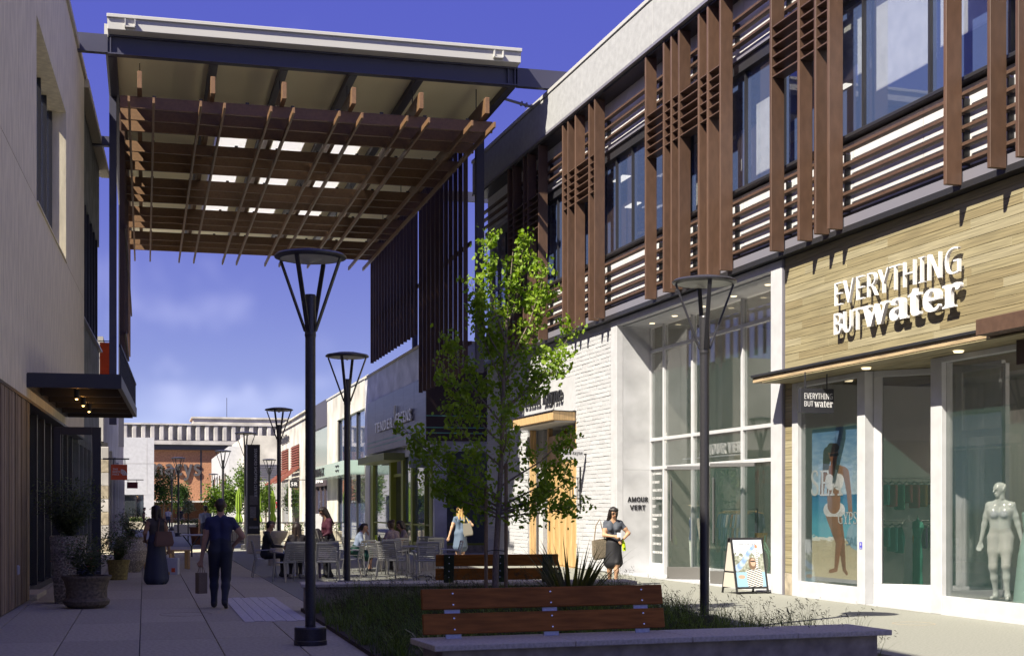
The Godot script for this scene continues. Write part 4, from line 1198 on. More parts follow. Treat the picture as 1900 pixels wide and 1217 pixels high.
func left_building() -> void:
	var t := thing("concrete_store", "tall plain concrete store wall with deep window and timber clad base", "building", FL)
	# wall with a real opening
	ex(t, "wall_panel", mats["concrete_left"], -45, 2.29, 3.55, 7.27, -0.5, 0.0)
	ex(t, "wall_panel", mats["concrete_left"], 2.30, 17.8, 3.55, 7.27, -0.5, 0.0)
	ex(t, "wall_panel", mats["concrete_left"], -45, 2.29, 7.285, 13.3, -0.5, 0.0)
	ex(t, "wall_panel", mats["concrete_left"], 2.30, 5.19, 7.285, 13.3, -0.5, 0.0)
	ex(t, "wall_panel", mats["concrete_left"], 11.8, 17.8, 7.285, 13.3, -0.5, 0.0)
	ex(t, "wall_panel", mats["concrete_left"], 5.192, 11.798, 10.72, 13.3, -0.5, -0.002)
	ex(t, "joint_strip", mats["joint"], -45, 17.75, 7.26, 7.295, -0.45, -0.01)
	ex(t, "coping", mats["cap_conc"], -45, 29.6, 13.30, 13.46, -0.6, 0.06, 0.008)
	ex(t, "core_wall", mats["interior"], -45, 17.7, 0.0, 13.3, -6.0, -5.5)
	ex(t, "end_wall", mats["concrete_left"], 17.4, 17.795, 0, 13.3, -5.5, -0.505)
	# window
	var w := thing_part(t, "window")
	for q in 6:
		ex(w, "mullion", mats["frame_dark"], 5.25 + q * 1.29, 5.33 + q * 1.29, 7.3, 10.7, -0.42, -0.3)
	ex(w, "pane", mats["glass"], 5.2, 11.79, 7.3, 10.7, -0.37, -0.36)
	ex(w, "sill", mats["concrete_left"], 5.2, 11.79, 7.262, 7.30, -0.49, 0.03, 0.005)
	ex(w, "room_dark", mats["interior_dark"], 5.0, 12.0, 7.2, 10.8, -3.2, -3.0)
	# timber clad base: upright boards
	ex(t, "board_backing", mats["black"], -45, 4.26, 0.0, 3.5, -0.5, -0.07)
	var x := -18.0
	while x < 4.25:
		var b := minf(rng.randf_range(0.13, 0.24), 4.27 - x)
		if b < 0.03: break
		var d := rng.randf_range(0.0, 0.02)
		ex(t, "board", mats["oldwood%d" % (rng.randi() % 5)], x + 0.003, x + b - 0.003, 0.02, 3.5, -0.07, -0.03 + d, 0.004)
		x += b
	ex(t, "base_lintel", mats["metal_dark"], -45, 17.78, 3.5, 3.548, -0.4, -0.005)
	# glazing of the store front
	for k in 9:
		var s := 4.35 + k * 1.5
		var p := thing_part(t, "front_window")
		ex(p, "stile", mats["frame_dark"], s, s + 0.1, 0.0, 3.5, -0.35, -0.2, 0.004)
		if s < 17.0:
			ex(p, "pane", mats["glass_shop"], s + 0.1, s + 1.5, 0.12, 3.45, -0.29, -0.28)
			ex(p, "bottom_rail", mats["frame_dark"], s + 0.1, s + 1.5, 0.0, 0.12, -0.35, -0.2)
	ex(t, "door_step", mats["cap_conc"], 4.3, 6.0, 0.0, 0.1, -0.2, 0.1, 0.01)
	ex(t, "shop_interior", mats["interior"], 4.3, 17.6, 0, 3.5, -5.4, -5.2)
	# wall fitting
	bx(t, "wall_outlet", mats["pale_metal"], Vector3(2.3, 0.62, -0.02), Vector3(0.08, 0.16, 0.08), 0.02)
	# open glass door leaf standing out from the wall
	var o := thing_part(t, "glass_door")
	ex(o, "stile", mats["frame_dark"], 4.86, 4.92, 0.05, 3.12, 0.33, 0.45, 0.004)
	ex(o, "stile", mats["frame_dark"], 4.86, 4.92, 0.05, 3.12, 1.0, 1.16, 0.004)
	ex(o, "rail", mats["frame_dark"], 4.86, 4.92, 2.98, 3.12, 0.452, 0.998)
	ex(o, "rail", mats["frame_dark"], 4.86, 4.92, 0.05, 0.28, 0.452, 0.998)
	ex(o, "pane", mats["glass_shop"], 4.885, 4.895, 0.28, 2.98, 0.452, 0.998)
	# steel awning with cross beams and bulbs
	var a := thing("steel_awning", "dark steel awning with small warm spot lamps over the store door", "awning", FL)
	ex(a, "front_beam", mats["metal_dark"], 3.5, 3.58, 3.72, 3.96, 0.0, 1.58, 0.005)
	ex(a, "edge_beam", mats["metal_dark"], 3.581, 11.6, 3.74, 3.95, 1.50, 1.58, 0.005)
	ex(a, "wall_beam", mats["metal_dark"], 3.581, 11.6, 3.72, 3.94, 0.0, 0.08)
	for k in 5:
		ex(a, "cross_beam", mats["metal_dark"], 5.1 + k * 1.55, 5.18 + k * 1.55, 3.70, 3.93, 0.081, 1.499, 0.004)
	ex(a, "deck", mats["black"], 3.582, 11.6, 3.955, 3.98, 0.0, 1.56)
	for k in 3:
		var m := MB.new()
		m.tube([Vector3(4.6 + k * 1.7, 3.95, 0.75), Vector3(4.6 + k * 1.7, 3.62, 0.75)], [0.045, 0.05], 12)
		var l := pm(a, "spot_lamp", m, mats["metal_dark"])
		m = MB.new()
		m.lathe([Vector2(0.0, -0.015), Vector2(0.015, -0.012), Vector2(0.024, 0.0)], 12)
		pm(l, "bulb", m, mats["warm_bulb"], Transform3D(Basis.IDENTITY, Vector3(4.6 + k * 1.7, 3.61, 0.75)))
	for k in 3:
		var om := OmniLight3D.new()
		om.name = "spot_light"
		om.light_color = Color(1, 0.7, 0.35)
		om.light_energy = 0.03
		om.light_size = 0.04
		om.omni_range = 10.0
		om.omni_attenuation = 2.0
		om.shadow_enabled = true
		a.add_child(om, true)
		om.position = Vector3(4.6 + k * 1.7, 3.54, 0.75)
	# railing on the awning edge
	var r := MB.new()
	for k in 40: r.box(Vector3(3.7 + k * 0.2, 4.22, 1.55), Vector3(0.02, 0.5, 0.02))
	pm(a, "railing_balusters", r, mats["metal_dark"])
	ex(a, "railing_top", mats["metal_dark"], 3.6, 11.6, 4.471, 4.51, 1.53, 1.57)
	# second, darker part of the row
	var u := thing("grey_green_store", "grey green rendered store with upright windows and projecting roof edge", "building", FL)
	ex(u, "wall_panel", mats["greygreen"], 17.81, 27.5, 10.45, 13.28, -4.0, -0.16)
	ex(u, "wall_panel", mats["greygreen"], 17.81, 27.5, 3.4, 6.95, -4.0, -0.16)
	ex(u, "roof_edge", mats["cap_conc"], 17.82, 28.6, 13.05, 13.27, -0.159, 0.12, 0.01)
	ex(u, "back_wall", mats["interior_dark"], 17.81, 27.5, 0, 13.2, -4.3, -4.01)
	for k in 7:
		var p := thing_part(u, "window")
		ex(p, "mullion", mats["frame_dark"], 17.85 + k * 1.38, 18.0 + k * 1.38, 6.96, 10.44, -0.3, -0.14, 0.004)
		ex(p, "pane", mats["glass"], 18.0 + k * 1.38, 19.2 + k * 1.38, 6.96, 10.44, -0.26, -0.25)
	ex(u, "sill", mats["steel_violet"], 17.82, 27.5, 6.9, 6.955, -0.158, -0.05)
	for k in 6:
		var p := thing_part(u, "shop_window")
		ex(p, "pier", mats["greygreen"], 17.82 + k * 1.6, 18.15 + k * 1.6, 0.0, 3.39, -0.4, -0.14)
		ex(p, "pane", mats["glass_shop"], 18.15 + k * 1.6, 19.4 + k * 1.6, 0.1, 3.3, -0.3, -0.29)
	# cloth banner hung in the gap, orange
	var bn := thing("orange_banner", "orange red cloth banner hanging between the left-hand stores", "banner", at(-1.25, 0, -51.0))
	var bm := MB.new()
	for k in 10:
		var y := 6.2 + k * 0.12
		bm.quad(Vector3(-0.25, y, 0.03 * sin(k * 1.3)), Vector3(0.12, y, 0.05 * cos(k * 1.1)), Vector3(0.12, y + 0.12, 0.05 * cos((k + 1) * 1.1)), Vector3(-0.25, y + 0.12, 0.03 * sin((k + 1) * 1.3)))
	pm(bn, "cloth", bm, M("orange_cloth", Color(0.55, 0.05, 0.015), 0.8, {"backlight": Color(0.5, 0.2, 0.1)}))
	bx(bn, "banner_pole", mats["metal_dark"], Vector3(-0.06, 7.45, 0), Vector3(0.5, 0.03, 0.03))
	bx(bn, "banner_pole", mats["metal_dark"], Vector3(-0.06, 6.9, -0.3), Vector3(0.7, 0.03, 0.03))
	# third part: low stores with stone pier
	var s3 := thing("stone_pier_store", "low store row with rough grey stone pier and tall shop windows", "building", at(-1.5, 0, -56.0))
	ex(s3, "upper_wall", mats["grey_conc"], -6, -0.02, 4.2, 8.2, -54, 0)
	for k in 8:
		for q in 2:
			bx(s3, "stone_block", mats["wall_conc"] if (k + q) % 2 else mats["grey_conc"], Vector3(-0.28 + q * 0.3 + 0.02, 0.25 + k * 0.5, -0.4), Vector3(0.29, 0.49, 0.8), 0.02)
	for k in 26:
		var p := thing_part(s3, "shop_window")
		ex(p, "mullion", mats["frame_dark"] if k % 4 else mats["cream"], -0.25, 0.0 + (0.12 if k % 4 == 0 else 0.0), 0.0, 4.19, -1.0 - k * 2.0 - (0.5 if k % 4 == 0 else 0.12), -1.0 - k * 2.0)
		ex(p, "pane", mats["glass_shop"], -0.2, -0.19, 0.1, 3.6, -3.0 - k * 2.0, -1.12 - k * 2.0)
		ex(p, "fascia", mats["cream"] if k % 2 else mats["frame_dark"], -0.25, -0.05, 3.6, 4.19, -3.0 - k * 2.0, -1.12 - k * 2.0)
	ex(s3, "back_wall", mats["interior_dark"], -6, -5.8, 0, 4.2, -54, 0)
	# hanging signs
	var n := thing("blade_sign", "orange red hanging sign with white half dome logo and small lettering", "sign", at(-0.87, 0, -52.0))
	bx(n, "board", mats["red_sign"], Vector3(0, 2.93, 0), Vector3(0.56, 0.54, 0.06), 0.005)
	bx(n, "arm", mats["metal_dark"], Vector3(-0.1, 3.4, 0), Vector3(0.9, 0.05, 0.05))
	for x2 in [-0.2, 0.2]: bx(n, "hanger", mats["metal_dark"], Vector3(x2, 3.29, 0), Vector3(0.03, 0.18, 0.03))
	for k in 3:
		letters(n, ["THE", "NORTH", "FACE"][k], font(false, true), Vector3(-0.22, 3.0 - k * 0.09, 0.034), 0.065, 0.004, mats["white_letter"], [0.18, 0.26, 0.22][k], Basis.IDENTITY, "lettering", true)
	for k in 3:
		var am := MB.new()
		for q in 6:
			var a0 := PI / 2 * q / 6
			var a1 := PI / 2 * (q + 1) / 6
			var r0 := 0.06 + k * 0.055
			var r1 := r0 + 0.042
			var cc := Vector3(0.06, 2.82, 0.034)
			am.quad(cc + Vector3(cos(a0) * r0, sin(a0) * r0, 0), cc + Vector3(cos(a0) * r1, sin(a0) * r1, 0), cc + Vector3(cos(a1) * r1, sin(a1) * r1, 0), cc + Vector3(cos(a1) * r0, sin(a1) * r0, 0))
		pm(n, "logo_arc", am, mats["white_letter"])
	var n2 := thing("blade_sign", "small dark red hanging sign on a thin arm", "sign", at(-0.56, 0, -70.0))
	bx(n2, "board", mats["dark_red"], Vector3(0, 2.76, 0), Vector3(0.5, 0.30, 0.05), 0.005)
	bx(n2, "arm", mats["metal_dark"], Vector3(0.05, 3.02, 0), Vector3(0.95, 0.04, 0.04))
	for x2 in [-0.2, 0.2]: bx(n2, "hanger", mats["metal_dark"], Vector3(x2, 2.96, 0), Vector3(0.02, 0.1, 0.02))

# opening-framed wall on the far right row: coordinates s (m beyond z = -51), height, set-out o towards the street
func far_right_row() -> void:
	var t := thing("corner_restaurant", "corner restaurant with violet sign panel, dark brown side wall and olive window frames", "building", FT)
	# lower corner at o = 0; the panel box stands 0.33 m proud
	ex(t, "side_wall", mats["dark_brown"], -0.1, 0.0, 4.13, 6.9, -0.33, 3.2)
	ex(t, "side_band", mats["pale_metal"], -0.05, 0.02, 3.75, 4.128, 0.0, 3.2)
	for y in [4.42, 4.62, 5.05]:
		ex(t, "green_line", M("mint_line", Color(0.12, 0.34, 0.26), 0.5), -0.112, -0.1, y - 0.02, y + 0.02, -0.33, 3.2)
	for k in 6:
		ex(t, "sign_panel", mats["lavender_panel"], 0.01 + k * 2.35, 2.34 + k * 2.35, 4.13, 6.5, -0.33, -0.25, 0.004)
	for y in [4.42, 4.62]:
		ex(t, "green_line", mats["mint_line"], 0.02, 14.1, y - 0.015, y + 0.015, -0.338, -0.331)
	ex(t, "upper_wall", mats["pale_metal"], 0.0, 15.4, 4.12, 7.75, -0.24, 3.2)
	ex(t, "coping", mats["cap_conc"], -0.02, 15.42, 7.751, 7.84, -0.3, 3.2)
	ex(t, "lower_band", mats["pale_metal"], 0.0, 15.4, 3.76, 4.118, -0.02, 0.2)
	ex(t, "end_post", M("lilac_post", Color(0.40, 0.37, 0.45), 0.5), 15.1, 15.4, 0.0, 4.118, -0.06, 0.22)
	ex(t, "corner_pier", mats["pale_metal"], 0.0, 0.35, 0.0, 3.758, 0.0, 0.46)
	# side window with dark room
	ex(t, "side_sill", mats["green_frame"], -0.04, 0.1, 0.28, 0.36, 0.462, 3.2)
	ex(t, "side_base", mats["wall_conc"], -0.02, 0.1, 0.0, 0.278, 0.462, 3.2)
	ex(t, "side_pane", mats["glass_shop"], 0.04, 0.05, 0.362, 3.748, 0.462, 3.2)
	ex(t, "room_back", M("room_brown", Color(0.08, 0.055, 0.04), 0.8), 6.0, 6.2, 0.0, 4.1, 0.4, 6.0)
	ex(t, "room_floor", mats["interior"], 0.1, 15.0, -0.02, 0.05, 0.1, 6.0)
	ex(t, "room_shelf", mats["room_brown"], 5.6, 5.98, 1.0, 2.2, 0.6, 3.2)
	ex(t, "right_wall", mats["dark_brown"], -0.1, 6.2, 0.0, 7.7, 3.2, 3.4)
	# olive framed windows on the street
	var fr := [[0.4, 0.9], [1.75, 1.85], [4.3, 4.7], [6.4, 6.9], [9.4, 9.8], [14.3, 15.08]]
	for f in fr:
		ex(t, "olive_post", mats["green_frame"], f[0], f[1], 0.0, 3.757, -0.03, 0.25, 0.006)
	for k in fr.size() - 1:
		if k == 3: continue
		var p := thing_part(t, "street_window")
		ex(p, "pane", mats["glass"], fr[k][1], fr[k + 1][0], 1.04, 3.755, 0.08, 0.09)
		ex(p, "pane", mats["glass"], fr[k][1], fr[k + 1][0], 0.32, 0.98, 0.08, 0.09)
		ex(p, "mid_rail", mats["green_frame"], fr[k][1], fr[k + 1][0], 0.98, 1.04, 0.0, 0.15)
		ex(p, "bottom_rail", mats["green_frame"], fr[k][1], fr[k + 1][0], 0.02, 0.32, 0.0, 0.15)
	var dd := thing_part(t, "door")
	ex(dd, "pane", mats["glass_dark"], 6.9, 9.4, 0.05, 3.0, 0.2, 0.22)
	ex(dd, "head", mats["green_frame"], 6.9, 9.4, 3.0, 3.12, 0.1, 0.25)
	ex(t, "door_canopy", M("olive_pale", Color(0.22, 0.24, 0.08), 0.5), 6.0, 13.2, 3.62, 3.92, -0.9, -0.031, 0.006)
	# sign letters
	var sg := thing("restaurant_sign", "silver hand-cut lettering with a fork mark on violet panels", "sign", FT)
	letters(sg, "TENDER", font(false, true), Vector3(11.3, 5.0, -0.40), 0.42, 0.06, mats["white_letter"], 4.6, TB)
	letters(sg, "GREENS", font(false, true), Vector3(6.1, 5.05, -0.40), 0.45, 0.06, mats["white_letter"], 3.6, TB)
	var fk := MB.new()
	for x in [6.45, 6.65]: fk.bar(Vector3(x, 4.7, -0.40), Vector3(x - 0.35, 5.85, -0.40), 0.05, 0.05)
	pm(sg, "fork_mark", fk, mats["white_letter"])
	var bs := thing("blade_sign", "grey green hanging sign with black lettering by the olive doorway", "sign", FT * Transform3D(Basis.IDENTITY, Vector3(0.6, 0, 0)))
	ex(bs, "board", M("sage", Color(0.26, 0.30, 0.29), 0.5), -0.03, 0.03, 3.15, 3.68, -0.85, -0.04, 0.004)
	var SB := Basis(Vector3(0, 0, 1), Vector3.UP, Vector3(-1, 0, 0))
	letters(bs, "TENDER", font(), Vector3(-0.034, 3.36, -0.7), 0.1, 0.003, mats["black"], 0.5, SB, "lettering", true)
	letters(bs, "GREENS", font(), Vector3(-0.034, 3.21, -0.7), 0.1, 0.003, mats["black"], 0.5, SB, "lettering", true)
	# passage wall seen between the office storey and the restaurant
	var pw := thing("passage_wall", "pale wall with thin blue coping behind the passage", "wall", at(13.0, 0, -56.0))
	ex(pw, "wall", mats["grey_conc"], -1.6, 6, 0, 7.5, -0.3, 0)
	ex(pw, "coping", mats["steel_violet"], -1.6, 6, 7.5, 7.6, -0.35, 0.05)

	# white store with tall display window and glass canopy
	var e := thing("white_display_store", "white store with tall display window and glass sign canopy", "building", FT)
	ex(e, "wall", mats["cream"], 15.42, 16.6, 0, 7.9, -0.05, 3)
	ex(e, "wall", mats["cream"], 26.8, 31.2, 0, 7.9, -0.05, 3)
	ex(e, "wall", mats["cream"], 16.6, 26.8, 6.5, 7.9, -0.05, 3)
	ex(e, "coping", mats["cap"], 15.4, 31.2, 7.9, 8.0, -0.1, 3)
	for s in [16.65, 19.8, 23.0, 26.7]:
		ex(e, "mullion", mats["frame_dark"], s - 0.05, s + 0.05, 0, 6.49, 0.0, 0.2)
	ex(e, "pane", mats["glass"], 16.62, 26.78, 3.9, 6.48, 0.1, 0.11)
	ex(e, "pane", mats["glass"], 16.62, 26.78, 0.1, 3.3, 0.1, 0.11)
	ex(e, "room_wall", mats["ceiling"], 16.6, 26.8, 0, 6.5, 2.5, 2.6)
	ex(e, "pendant_lamp", mats["downlight"], 21.2, 21.6, 5.0, 5.35, 1.0, 1.4)
	ex(e, "glass_canopy", M("glass_canopy", Color(0.42, 0.56, 0.53), 0.2, {"alpha": 0.75}), 16.7, 31.0, 3.3, 3.98, -1.0, -0.06)
	var es := thing("canopy_sign", "dark raised letters on the pale glass canopy", "sign", FT)
	letters(es, "FERMAX", font(true, true), Vector3(30.2, 3.42, -1.03), 0.42, 0.03, mats["black"], 5.5, TB)
	letters(es, "::", font(false, true), Vector3(20.2, 3.5, -1.03), 0.4, 0.03, mats["black"], 1.4, TB)
	# dark store
	var d := thing("dark_clad_store", "dark grey clad store with wide pale upper window", "building", FT)
	ex(d, "upper_wall", M("dark_clad", Color(0.055, 0.052, 0.065), 0.5), 31.22, 38.6, 6.5, 8.05, -0.06, 3)
	ex(d, "pier", mats["dark_clad"], 38.2, 39.9, 0, 8.05, -0.06, 3)
	ex(d, "upper_pane", M("pale_pane", Color(0.34, 0.41, 0.41), 0.15, {"spec": 0.8}), 31.3, 38.19, 4.0, 6.49, 0.0, 0.1)
	ex(d, "sign_band", M("sign_band", Color(0.055, 0.04, 0.045), 0.5), 31.22, 38.19, 3.0, 3.98, -0.06, 0.3)
	ex(d, "shop_pane", mats["glass"], 31.5, 38.1, 0.1, 2.98, 0.15, 0.16)
	for s in [31.3, 33.2, 35.2, 37.4]: ex(d, "mullion", mats["sign_band"], s, s + 0.2, 0, 2.98, 0.05, 0.25)
	ex(d, "room_wall", mats["interior_dark"], 31.2, 38.2, 0, 4, 2.5, 2.6)
	var ds := thing("dark_store_sign", "white letters on the dark band over the dark clad store", "sign", FT)
	letters(ds, "10UCR", font(false, true), Vector3(36.6, 3.2, -0.1), 0.5, 0.03, mats["white_letter"], 3.6, TB)
	# cream store with timber shutters and slat awnings
	var c := thing("shuttered_store", "cream white store with two red brown slatted shutters over slanting slat awnings", "building", FT)
	ex(c, "wall", mats["cream"], 39.92, 62, 0, 7.6, -0.02, 4)
	ex(c, "cornice", mats["cream"], 39.9, 62.1, 7.6, 7.75, -0.12, 4)
	ex(c, "cornice", mats["cream"], 39.9, 62.1, 8.0, 8.1, -0.2, 4)
	ex(c, "parapet", mats["cream"], 39.95, 62, 7.75, 8.0, -0.05, 4)
	var rust := M("rust_slat", Color(0.19, 0.055, 0.032), 0.6)
	for r in [[46.6, 51.6], [54.2, 59.0]]:
		var sh := thing_part(c, "shutter")
		ex(sh, "shutter_back", mats["dark_brown"], r[0], r[1], 4.5, 6.1, -0.06, -0.021)
		for k in 9: ex(sh, "slat", rust, r[0], r[1], 4.52 + k * 0.175, 4.62 + k * 0.175, -0.14, -0.061)
		var aw := thing_part(c, "slat_awning")
		for k in 9:
			var q := k / 8.0
			ex(aw, "slat", rust, r[0] - 0.2, r[1] + 0.2, 4.45 - q * 0.95 - 0.05, 4.45 - q * 0.95 + 0.05, -0.1 - q * 1.2 - 0.05, -0.1 - q * 1.2 + 0.05)
		for s in [r[0], r[1]]:
			var m := MB.new()
			m.bar(Vector3(s, 4.45, -0.1), Vector3(s, 3.45, -1.36), 0.08, 0.08)
			pm(aw, "arm", m, rust)
		var w := thing_part(c, "shop_window")
		ex(w, "pane", mats["glass_dark"], r[0], r[1], 0.5, 3.6, -0.04, -0.021)
	letters(thing("script_sign", "grey script lettering high on the cream shuttered store", "sign", FT), "Eadefine", font(true, true), Vector3(59.5, 6.6, -0.08), 0.55, 0.05, mats["metal_dark"], 6.0, TB, "lettering", true)
	var hs := thing("blade_sign", "small black hanging sign with white letters by the cream store", "sign", FT * Transform3D(Basis.IDENTITY, Vector3(41.5, 0, 0)))
	ex(hs, "board", mats["black"], -0.04, 0.04, 3.0, 3.48, -1.2, -0.62)
	ex(hs, "arm", mats["metal_dark"], -0.02, 0.02, 3.5, 3.55, -1.4, -0.02)
	letters(hs, "SR", font(false, true), Vector3(-0.045, 3.12, -1.12), 0.24, 0.003, mats["white_letter"], 0.42, SB, "lettering", true)

func far_buildings() -> void:
	# department store at the end of the street
	var t := thing("department_store", "brick department store with fluted pale concrete cornice at the street end", "building", at(0, 0, -170))
	ex(t, "brick_wall", mats["macys_brick"], -30, 40, 2.6, 9.1, -12, 0)
	ex(t, "pier_joint", mats["metal_dark"], 6.35, 6.55, 2.6, 9.1, 0.0, 0.02)
	ex(t, "soffit_band", mats["metal_dark"], -30, 40, 8.55, 9.13, 0.001, 0.6)
	ex(t, "base_wall", mats["macys_brick"], -30, 40, 0.0, 2.58, -6, -5)
	ex(t, "canopy_slab", mats["grey_conc"], -30, 40, 2.4, 2.6, -0.02, 1.6)
	ex(t, "cornice_back", mats["grey_conc"], -30, 40, 9.15, 11.5, -1.0, 0.2)
	for k in 56:
		ex(t, "cornice_flute", mats["grey_conc"], -22.0 + k * 1.03, -21.45 + k * 1.03, 9.6, 11.42, 0.2, 0.9, 0.1)
	ex(t, "cornice_base", mats["grey_conc"], -30, 40, 9.15, 9.6, 0.2, 1.0)
	ex(t, "cornice_top", mats["grey_conc"], -30, 40, 11.42, 11.6, -1.0, 1.0)
	ex(t, "roof_house", mats["cream"], 5.6, 24, 11.6, 12.4, -9, -2)
	ex(t, "roof_house_edge", mats["cream"], 5.4, 24.2, 12.4, 12.6, -9.2, -1.8)
	bx(t, "roof_mast", mats["metal_dark"], Vector3(9.6, 13.8, -3), Vector3(0.06, 2.4, 0.06))
	var sg := thing("department_store_sign", "large grey raised lower case letters on the far brick wall", "sign", at(0, 0, -170))
	letters(sg, "macys", font(false, true), Vector3(0.3, 5.55, 0.1), 1.75, 0.3, M("sign_grey", Color(0.06, 0.055, 0.06), 0.5), 6.2)
	# white block at the left
	var w := thing("white_block_store", "plain white block store with dark corner window", "building", at(0, 0, -125))
	ex(w, "wall", mats["white"], -6.0, 0.8, 2.85, 7.75, -8, 0)
	ex(w, "wall", mats["white"], -0.05, 0.8, 0.0, 2.849, -8, -0.01)
	ex(w, "joint", mats["grey_conc"], -6.0, 0.8, 5.5, 5.53, 0.0, 0.01)
	ex(w, "joint", mats["grey_conc"], 0.2, 0.23, 2.85, 7.75, 0.0, 0.01)
	ex(w, "window_pane", mats["glass_dark"], -6.0, -0.06, 0.0, 2.8, -0.3, -0.2)
	ex(w, "window_bar", mats["frame_dark"], -0.75, -0.65, 0.0, 2.84, -0.2, 0.0)
	ex(w, "window_bar", mats["frame_dark"], -6.0, -0.06, 2.75, 2.848, -0.2, 0.0)
	# white stepped blocks right of the street end
	var r := thing("cream_block_store", "cream block store with thin grey louvre lines beyond the shuttered store", "building", at(8.6, 0, -126))
	ex(r, "wall", mats["cream"], 0, 30, 0, 8.1, -20, 0)
	for k in 7: ex(r, "louvre", mats["steel_violet"], 0.5, 6.0, 4.3 + k * 0.2, 4.36 + k * 0.2, 0.0, 0.12)
	letters(thing("red_script_sign", "red handwritten script on the cream wall behind planting", "sign", at(0, 0, -125.9)), "Angels", font(true), Vector3(10.2, 1.5, 0.06), 0.7, 0.02, M("red_script", Color(0.55, 0.02, 0.05), 0.5), 4.0, Basis.IDENTITY, "lettering", true)
	var r2 := thing("white_gable_store", "white store side wall with slanting perspective and narrow windows", "building", at(7.4, 0, -130))
	ex(r2, "wall", mats["white"], 0, 10, 0, 7.3, -34, 0)
	for k in 5:
		ex(r2, "window", mats["glass_dark"], -0.02, 0.0, 1.6, 5.0, -7.0 - k * 5.0, -5.0 - k * 5.0)

# joins tapered capsules [a, b, ra, rb, colour] into one skin (surface nets)
func blob(bones: Array, cell: float, out: MB, k := 70.0) -> void:
	var lo := Vector3.INF
	var hi := -Vector3.INF
	for b in bones:
		var r := maxf(b[2], b[3]) + 0.04
		lo = lo.min(b[0] - Vector3.ONE * r).min(b[1] - Vector3.ONE * r)
		hi = hi.max(b[0] + Vector3.ONE * r).max(b[1] + Vector3.ONE * r)
	var nx := int((hi.x - lo.x) / cell) + 2
	var ny := int((hi.y - lo.y) / cell) + 2
	var nz := int((hi.z - lo.z) / cell) + 2
	var acc := PackedFloat32Array()
	acc.resize(nx * ny * nz)
	var best := PackedFloat32Array()
	best.resize(nx * ny * nz)
	best.fill(9.0)
	var lab := PackedInt32Array()
	lab.resize(nx * ny * nz)
	for bi in bones.size():
		var a: Vector3 = bones[bi][0]
		var c: Vector3 = bones[bi][1]
		var ra: float = bones[bi][2]
		var rb: float = bones[bi][3]
		var ab := c - a
		var l2 := maxf(ab.length_squared(), 1e-8)
		var m := maxf(ra, rb) + maxf(0.03, cell * 2.2)
		var p0 := (a.min(c) - Vector3.ONE * m - lo) / cell
		var p1 := (a.max(c) + Vector3.ONE * m - lo) / cell
		for z in range(maxi(0, int(p0.z)), mini(nz, int(p1.z) + 2)):
			for y in range(maxi(0, int(p0.y)), mini(ny, int(p1.y) + 2)):
				var q := Vector3(0, lo.y + y * cell, lo.z + z * cell)
				var row := (z * ny + y) * nx
				for x in range(maxi(0, int(p0.x)), mini(nx, int(p1.x) + 2)):
					q.x = lo.x + x * cell
					var t := clampf((q - a).dot(ab) / l2, 0.0, 1.0)
					var d := q.distance_to(a + ab * t) - ra - (rb - ra) * t
					if d < m:
						acc[row + x] += exp(-k * d)
						if d < best[row + x]:
							best[row + x] = d
							lab[row + x] = bi
	for q in acc.size():
		acc[q] = -log(acc[q]) / k if acc[q] > 1e-12 else 1.0
	var vid := PackedInt32Array()
	vid.resize(nx * ny * nz)
	vid.fill(-1)
	var base := out.v.size()
	var off := [0, 1, nx, nx + 1, nx * ny, nx * ny + 1, nx * ny + nx, nx * ny + nx + 1]
	for z in nz - 1:
		for y in ny - 1:
			var i0 := (z * ny + y) * nx
			for x in nx - 1:
				var i := i0 + x
				var neg := 0
				for o in off:
					if acc[i + o] < 0.0: neg += 1
				if neg == 0 or neg == 8: continue
				var s := Vector3.ZERO
				var n := 0
				for e in EDGES:
					var d0 := acc[i + off[e[0]]]
					var d1 := acc[i + off[e[1]]]
					if (d0 < 0.0) != (d1 < 0.0):
						s += CORN[e[0]].lerp(CORN[e[1]], d0 / (d0 - d1))
						n += 1
				vid[i] = out.v.size()
				out.v.append(lo + (Vector3(x, y, z) + s / n) * cell)
				var g := Vector3(acc[i + 1] - acc[i], acc[i + nx] - acc[i], acc[i + nx * ny] - acc[i])
				g += Vector3(acc[i + off[7]] - acc[i + off[6]], acc[i + off[7]] - acc[i + off[5]], acc[i + off[7]] - acc[i + off[3]])
				out.n.append(g.normalized())
				var bl := lab[i]
				var bd := 9.0
				for o in off:
					if best[i + o] < bd:
						bd = best[i + o]
						bl = lab[i + o]
				out.c.append(bones[bl][4])
	var strides := [1, nx, nx * ny]
	for z in range(1, nz - 1):
		for y in range(1, ny - 1):
			for x in range(1, nx - 1):
				var i := (z * ny + y) * nx + x
				for ax in 3:
					var j: int = i + strides[ax]
					if (acc[i] < 0.0) == (acc[j] < 0.0): continue
					var u: int = strides[(ax + 1) % 3]
					var w: int = strides[(ax + 2) % 3]
					var q := [vid[i], vid[i - u], vid[i - u - w], vid[i - w]]
					if q.min() < 0: continue
					if acc[i] < 0.0: out.i.append_array(PackedInt32Array([q[0], q[2], q[1], q[0], q[3], q[2]]))
					else: out.i.append_array(PackedInt32Array([q[0], q[1], q[2], q[0], q[2], q[3]]))
const CORN := [Vector3(0, 0, 0), Vector3(1, 0, 0), Vector3(0, 1, 0), Vector3(1, 1, 0), Vector3(0, 0, 1), Vector3(1, 0, 1), Vector3(0, 1, 1), Vector3(1, 1, 1)]
const EDGES := [[0, 1], [2, 3], [4, 5], [6, 7], [0, 2], [1, 3], [4, 6], [5, 7], [0, 4], [1, 5], [2, 6], [3, 7]]

